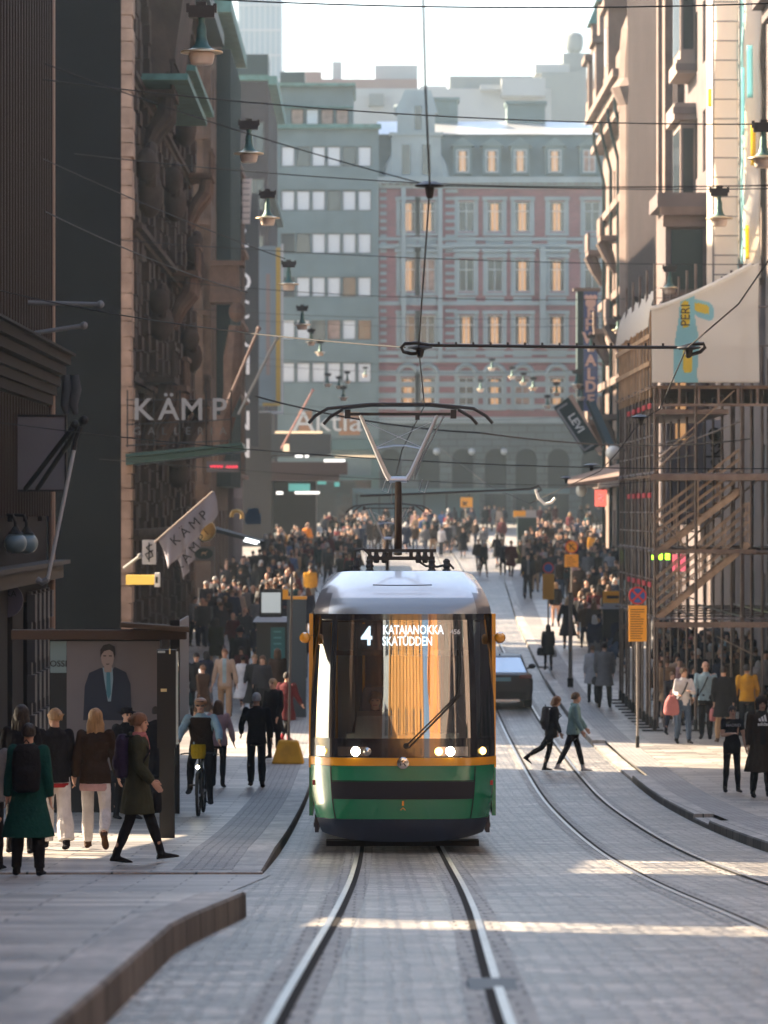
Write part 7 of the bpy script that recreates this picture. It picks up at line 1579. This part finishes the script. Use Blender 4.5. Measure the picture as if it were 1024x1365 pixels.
# ---- right pavement
o, J, H = make_person('person in black with long dark hair and a shoulder bag, alone on the sunlit pavement', 731, 894, 60, 182, True, 'black', 'coat', 'black', 'slim', 'dark', 'long', 'black', WC)
bag(o, J, H, 'l', 'black', 'black bag of the lone walker on the sunlit pavement', (.17, .1, .26), -.05); bag(o, J, H, 'r', 'lgrey', 'small pale shopping bag of the lone walker', (.10, .06, .24), .06, 'shopping_bag')
make_person('person in a black suit walking away up the middle right of the street', 704, 799, 62, 0, False, 'black', 'blazer', 'black', 'slim', 'dark', 'short', 'black', WC, scale_lim=(1.5, 2.0), shirt='grey')
o, J, H = make_person('broad person in a grey coat seen from behind left of the scaffold', 806, 944, 88, 180, False, 'grey', 'coat', 'black', 'straight', 'dark', 'short', 'black', ST)
bag(o, J, H, 'l', 'char', 'dark shoulder bag of the broad person in grey', (.14, .09, .22), .02)
o, J, H = make_person('person in a white shirt with a dark diagonal strap carrying a pinkish bag', 911, 992, 102, 12, True, 'white', 'shirt', 'denim', 'straight', 'brown', 'short', 'black', mix(WC, arm_l=(20, 80, 10, 45), arm_r=(14, 70, 14, 20), turn=30), extra=lambda o, J, H: strap(o, J, H))
e = empty('shopping_bag', wpt(o, J['el_r']+Vector((-.08, -.05, -.1))), 0, 'translucent pinkish shopping bag on the arm of the white shirt person', 'bag'); b = MB(); b.rings([ell(Vector((0, 0, z)), Vector((w_, 0, 0)), Vector((0, .1, 0)), 14) for z, w_ in ((.05, .08), (-.1, .16), (-.35, .2), (-.42, .16))]); bake(b, 'bag_body', [CM('rose')], e, .015, 1, fold=.01); b = MB(); b.tube([(-.05, 0, .03), (0, 0, .2), (.05, 0, .03)], .01, 6); b.build('bag_handles', CM('rose'), e)
make_person('grey haired person in a pale blue grey shirt with a diagonal strap', 941, 986, 104, -10, False, 'ltblue', 'shirt', 'black', 'straight', 'white', 'bald', 'black', mix(WC, turn=20), extra=lambda o, J, H: strap(o, J, H))
o, J, H = make_person('person in a black coat and tan trousers seen from behind', 965, 990, 102, 182, False, 'black', 'coat', 'tan', 'straight', 'dark', 'short', 'brown', ST)
o['label'] = 'person in black coat and tan trousers seen from behind, left of the yellow hoodie'
bag(o, J, H, 'l', 'rose', 'reddish bag hanging beside the black coat and tan trousers', (.12, .08, .3), .08, 'shopping_bag')
make_person('person in a mustard yellow hoodie and black cap seen from behind', 996, 982, 96, 180, False, 'mustard', 'hoodie', 'black', 'straight', 'dark', 'short', 'black', mix(ST, arm_l=(4, 40, 14, 10), arm_r=(4, 40, 14, 10)))
o, J, H = make_person('person in a black T-shirt and tight black trousers walking towards us, right', 976, 1057, 116, 6, True, 'black', 'tee', 'black', 'slim', 'dark', 'short', 'black', mix(WC, arm_r=(14, 85, 8, 40), arm_l=(2, 6, 12, 0)), shirt=None)
flush(); text_obj('shirt_print', 'MADRID', M_letw, .075, J['chest']+Vector((0, -.125, -.06)), parent=o, ext=.002, bold=.002)
o, J, H = make_person('person in an open brown coat over a black top with a striped logo, right edge', 1015, 1064, 134, 8, False, 'dbrown', 'long', 'black', 'straight', 'dark', 'hood', 'black', mix(WC, arm_l=(4, 20, 8, 0), arm_r=(2, 20, 8, 0)), shirt='black')
b = MB(); c_ = J['chest']+Vector((0, -.142, -.09))
for k, h in enumerate((.045, .075, .105)): b.hexa([c_+Vector(q) for q in ((-.075+k*.05, -.01, 0), (-.035+k*.05, -.01, 0), (-.035+k*.05, 0, 0), (-.075+k*.05, 0, 0), (-.095+k*.05, -.01, h), (-.062+k*.05, -.01, h+.018), (-.062+k*.05, 0, h+.018), (-.095+k*.05, 0, h))])
b.build('chest_logo', M_white, o); flush(); text_obj('chest_lettering', 'adidas', M_white, .085, c_+Vector((0, -.005, -.05)), parent=o, ext=.002, bold=.002)
make_person('white haired person in a dark coat behind the shirted pair, under the scaffold', 930, 962, 112, 178, False, 'black', 'coat', 'black', 'straight', 'white', 'short', 'black', ST)
make_person('large dark coated person walking away under the scaffold stairs', 884, 956, 92, 183, False, 'black', 'coat', 'black', 'straight', 'dark', 'short', 'black', WB, H=1.85)
make_person('balding person in black by the right hand scaffold posts', 960, 950, 80, 175, False, 'black', 'jacket', 'black', 'straight', 'fair', 'bald', 'black', WC, H=1.75)
make_person('dark haired small person behind the white shirt', 896, 980, 84, 20, True, 'char', 'jacket', 'navy', 'slim', 'brown', 'short', 'black', WC, H=1.6)
o, J, H = make_person('person in a long black dress with fair hair, arms wide, by the orange boards', 757, 866, 82, 178, True, 'black', 'long', 'black', 'slim', 'fair', 'long', 'black', mix(WC, arm_l=(0, 10, 20, 0), arm_r=(0, 10, 18, 0)), H=1.85)
make_person('person in a maroon jacket with fair hair right of the long black dress', 774, 850, 66, 176, True, 'maroon', 'coat', 'grey', 'slim', 'blond', 'long', 'black', WC, H=1.7)
make_person('person in a dark maroon coat with dark hair, right of the maroon jacket', 793, 852, 78, 182, False, 'maroon', 'coat', 'char', 'straight', 'dark', 'short', 'black', WC, H=1.85)
make_person('person with bare legs and a black jacket under the dim orange sign', 741, 836, 64, 184, True, 'black', 'jacket', 'skin', 'bare', 'blond', 'bob', 'brown', WC, H=1.7)
make_person('person in dark grey right of the balding walker, below the stairs', 1003, 946, 90, 190, False, 'char', 'jacket', 'black', 'straight', 'dark', 'short', 'black', WC, H=1.75)
make_person('person in grey near the scaffold base with a hand bag', 790, 938, 78, 175, True, 'lgrey', 'coat', 'black', 'slim', 'brown', 'short', 'black', WC, H=1.68)
make_person('passenger', 0, 0, 0, 0, False, 'navy', 'blazer', 'navy', 'slim', 'brown', 'short', 'black', dict(hipz=.30, leg_l=(75, 80, 5), leg_r=(75, 80, 5), arm_l=(50, 30, 10, 12), arm_r=(50, 30, 10, 12)), d=50, H=1.78, loc=(TRAM.location.x-.35, 47.6+1.35, gz(49)+.70), vox=.02)[0]['label'] = 'tram driver in dark blue seated behind the windscreen'
flush()

# ---- the crowd: one mesh each
def single(label, fem, kind, trouser, hairk, pose):
    o, J, H = make_person(label, 0, 0, 0, 0, fem, 'black', kind, 'navy', trouser, 'brown', hairk, 'black', pose, d=200, H=1.72, loc=(0, 0, 0), vox=.022)
    ch = list(o.children); flush(); bm = bmesh.new(); slot = {'body': 0, 'trousers': 2, 'stockings': 2, 'skirt': 2, 'hair': 3, 'hat': 3, 'hood': 3, 'cap': 3, 'shoe': 4, 'boot': 4}
    for c in ch:
        n0 = len(bm.faces); bm.from_mesh(c.data); bm.faces.ensure_lookup_table(); sl = slot.get(c.name.split('.')[0], 1)
        for f in bm.faces[n0:]: f.material_index = sl; f.smooth = True
    me = bpy.data.meshes.new('person'); bm.to_mesh(me); bm.free()
    for m in (M_skin, CM('black'), CM('navy'), HM('brown'), CM('black')): me.materials.append(m)
    for c in ch: bpy.data.objects.remove(c)
    bpy.data.objects.remove(o)
    return me
PROTO = [single('p', f, k, t, h, po) for f, k, t, h, po in ((False, 'jacket', 'straight', 'short', WA), (False, 'coat', 'slim', 'short', WC), (True, 'coat', 'slim', 'long', WB), (True, 'jacket', 'slim', 'bob', WC), (True, 'long', 'slim', 'bun', WA), (False, 'hoodie', 'straight', 'short', ST), (False, 'jacket', 'slim', 'cap', WB), (True, 'jacket', 'skirt', 'long', WC), (False, 'blazer', 'straight', 'bald', WC), (False, 'jacket', 'straight', 'short', PH))]
RC = random.Random(21); PLACED = []
COLN = {'black': 'black', 'navy': 'navy', 'char': 'charcoal', 'grey': 'grey', 'brown': 'brown', 'dbrown': 'dark brown', 'tan': 'tan', 'beige': 'beige', 'red': 'red', 'maroon': 'maroon', 'mustard': 'mustard yellow', 'lgrey': 'light grey', 'ltblue': 'pale blue', 'olive': 'olive', 'white': 'white', 'orange': 'orange', 'pink': 'pink', 'yellow': 'bright yellow', 'blue': 'blue', 'dteal': 'dark teal'}
DARKS = ['black']*7+['navy']*3+['char']*4+['dbrown']*3+['brown']*2+['grey']*2+['maroon', 'olive', 'dteal']
BR = ['beige', 'tan', 'red', 'lgrey', 'ltblue', 'white', 'mustard', 'pink', 'orange', 'blue']
CNT = {}
def crowd(n, region, xr, yr, where, bright=.15, away=.6, mind=.42, lift=.13, fix=None):
    k = 0; tries = 0
    while k < n and tries < n*40:
        tries += 1; py = RC.uniform(*yr); px = RC.uniform(xr[0](py) if callable(xr[0]) else xr[0], xr[1](py) if callable(xr[1]) else xr[1]); d = gd(py, lift); x = (px-VX)/F*d
        if x < XL+.5 or x > XR-.5: 
            if d < 190: continue
        if any((x-a)**2+(d-c)**2 < mind**2 for a, c in PLACED): continue
        if any((x-q.location.x)**2+(d-q.location.y)**2 < .5**2 for q in HEROES): continue
        PLACED.append((x, d)); me = RC.choice(PROTO); o = link('person', me); s = RC.uniform(.93, 1.09)
        o.location = (x, d, gz(d)+lift); o.scale = (s*RC.uniform(.95, 1.08), s, s); aw = RC.random() < away; o.rotation_euler = (0, 0, R((180 if aw else 0)+RC.gauss(0, 25)))
        c = RC.choice(BR) if RC.random() < bright else RC.choice(DARKS); bt = RC.choice(['black', 'black', 'navy', 'char', 'denim', 'denim', 'tan', 'grey']); h = RC.choice(['dark', 'dark', 'dark', 'brown', 'brown', 'brown', 'blond', 'grey', 'ginger'])
        for i, m in enumerate((M_skin if RC.random() < .9 else M_skind, CM(c), CM(bt), HM(h), CM(RC.choice(['black', 'black', 'brown', 'white'])))):
            o.material_slots[i].link = 'OBJECT'; o.material_slots[i].material = m
        hn = {'dark': 'dark', 'brown': 'brown', 'blond': 'blond', 'fair': 'fair', 'grey': 'grey', 'ginger': 'ginger'}[h]
        lab = f"person with {hn} hair in {COLN[c]}, {'walking away' if aw else 'facing us'}, {where}"
        tag(o, lab, 'person', 'people in the crowd '+region); CNT.setdefault(lab, []).append(o); k += 1
HEROES = [o for o in bpy.data.objects if o.name.split('.')[0] == 'person' and o.parent is None]
crowd(26, 'on the left pavement', (248, 405), (862, 975), 'beside the kiosk', .08)
crowd(50, 'on the left pavement', (lambda y: 262+(862-y)*.55, lambda y: 412+(862-y)*.15), (782, 862), 'by the left shops', .10)
crowd(44, 'on the far left', (lambda y: 352, lambda y: 480), (738, 790), 'under the lit canopies', .14)
crowd(32, 'far away behind the pantograph', (430, 625), (722, 744), 'behind the pantograph', .25, .4, .5, 0.0)
crowd(14, 'far away in the middle', (430, 800), (704, 722), 'farthest crowd row', .3, .4, .5, 0.0)
crowd(9, 'in the middle of the street', (636, 700), (728, 776), 'on open street', .1, .5, .6, 0.0)
crowd(62, 'on the far right pavement', (700, 822), (730, 800), 'dense right crowd', .22, .45, .42)
crowd(36, 'on the right pavement', (lambda y: 742+(y-800)*.5, 832), (800, 900), 'left of the scaffold', .2, .6)
crowd(40, 'under the scaffold', (876, 1022), (898, 968), 'under the scaffold', .25, .55)
ORD = ['leftmost', 'second', 'third', 'fourth', 'fifth', 'sixth', 'seventh', 'eighth', 'ninth', 'tenth']; NUM = ['', '', 'two', 'three', 'four', 'five', 'six', 'seven', 'eight', 'nine', 'ten']
for lab, os_ in CNT.items():
    if 1 < len(os_) <= 10:
        os_.sort(key=lambda o: o.location.x/o.location.y)
        for i, o in enumerate(os_): o['label'] = lab+((', the left one', ', the right one')[i] if len(os_) == 2 else ', '+ORD[i]+('' if i == 0 else ' from left'))

# ---- the rest of the packed far crowd, past the three hundred built one by one
def low_proto(me):
    o = link('tmp', me.copy()); m = o.modifiers.new('d', 'DECIMATE'); m.ratio = .16; dg = bpy.context.evaluated_depsgraph_get(); r = bpy.data.meshes.new_from_object(o.evaluated_get(dg)); bpy.data.objects.remove(o)
    n = len(r.vertices); co = [0.0]*(n*3); r.vertices.foreach_get('co', co); V = [Vector(co[3*i:3*i+3]) for i in range(n)]; return V, [(tuple(p.vertices), p.material_index) for p in r.polygons]
LOWP = [low_proto(PROTO[i]) for i in (0, 1, 3, 5, 8)]
MS = [M_skin, CM('black'), CM('navy'), CM('char'), CM('dbrown'), CM('grey'), CM('maroon'), CM('beige'), HM('dark'), HM('brown'), HM('blond'), HM('grey')]
B = MB()
for (n, xr, yr, lift) in ((34, (352, 480), (738, 786), .13), (34, (430, 640), (712, 742), 0), (44, (700, 822), (722, 796), .13), (18, (262, 400), (790, 850), .13), (16, (470, 800), (700, 716), 0), (16, (876, 1010), (880, 940), .13)):
    k = 0; tr = 0
    while k < n and tr < n*60:
        tr += 1; py = RC.uniform(*yr); px = RC.uniform(*xr); d = gd(py, lift); x = (px-VX)/F*d
        if (x < XL+.5 or x > XR-.5) and d < 190: continue
        if any((x-a)**2+(d-c)**2 < .36**2 for a, c in PLACED) or any((x-q.location.x)**2+(d-q.location.y)**2 < .55**2 for q in HEROES): continue
        PLACED.append((x, d)); V, Fc = RC.choice(LOWP); n0 = len(B.v); s_ = RC.uniform(.94, 1.08); M_ = Matrix.Translation((x, d, gz(d)+lift)) @ Matrix.Rotation(R(RC.choice((0, 180, 180))+RC.gauss(0, 25)), 4, 'Z') @ Matrix.Scale(s_, 4)
        B.v += [tuple(M_ @ v) for v in V]; c = RC.choice((1, 1, 1, 2, 3, 3, 4, 5, 6, 7)); h = RC.choice((8, 8, 9, 9, 9, 10, 11)); t_ = RC.choice((1, 2, 3)); mp_ = (0, c, t_, h, 1)
        for f, m in Fc: B.f.append(tuple(n0+i for i in f)); B.mi.append(mp_[m])
        k += 1
me = B.raw('distant_crowd', MS); me.polygons.foreach_set('use_smooth', [True]*len(me.polygons)); tag(link('distant_crowd', me), 'mass of small dark figures filling the gaps of the far crowd', 'crowd', kind='stuff')
# ================================================================ haze
hm = bpy.data.materials.new('haze'); hm.use_nodes = True; t = hm.node_tree; t.nodes.clear()
o = t.nodes.new('ShaderNodeOutputMaterial'); pv = t.nodes.new('ShaderNodeVolumePrincipled')
pv.inputs['Color'].default_value = (.72, .90, 1.0, 1); pv.inputs['Density'].default_value = HAZE; pv.inputs['Anisotropy'].default_value = 0.35
t.links.new(pv.outputs[0], o.inputs['Volume'])
b = MB(); b.box(-720, 720, -420, 1520, -7.8, 75); h = b.build('haze', hm); tag(h, kind='stuff')
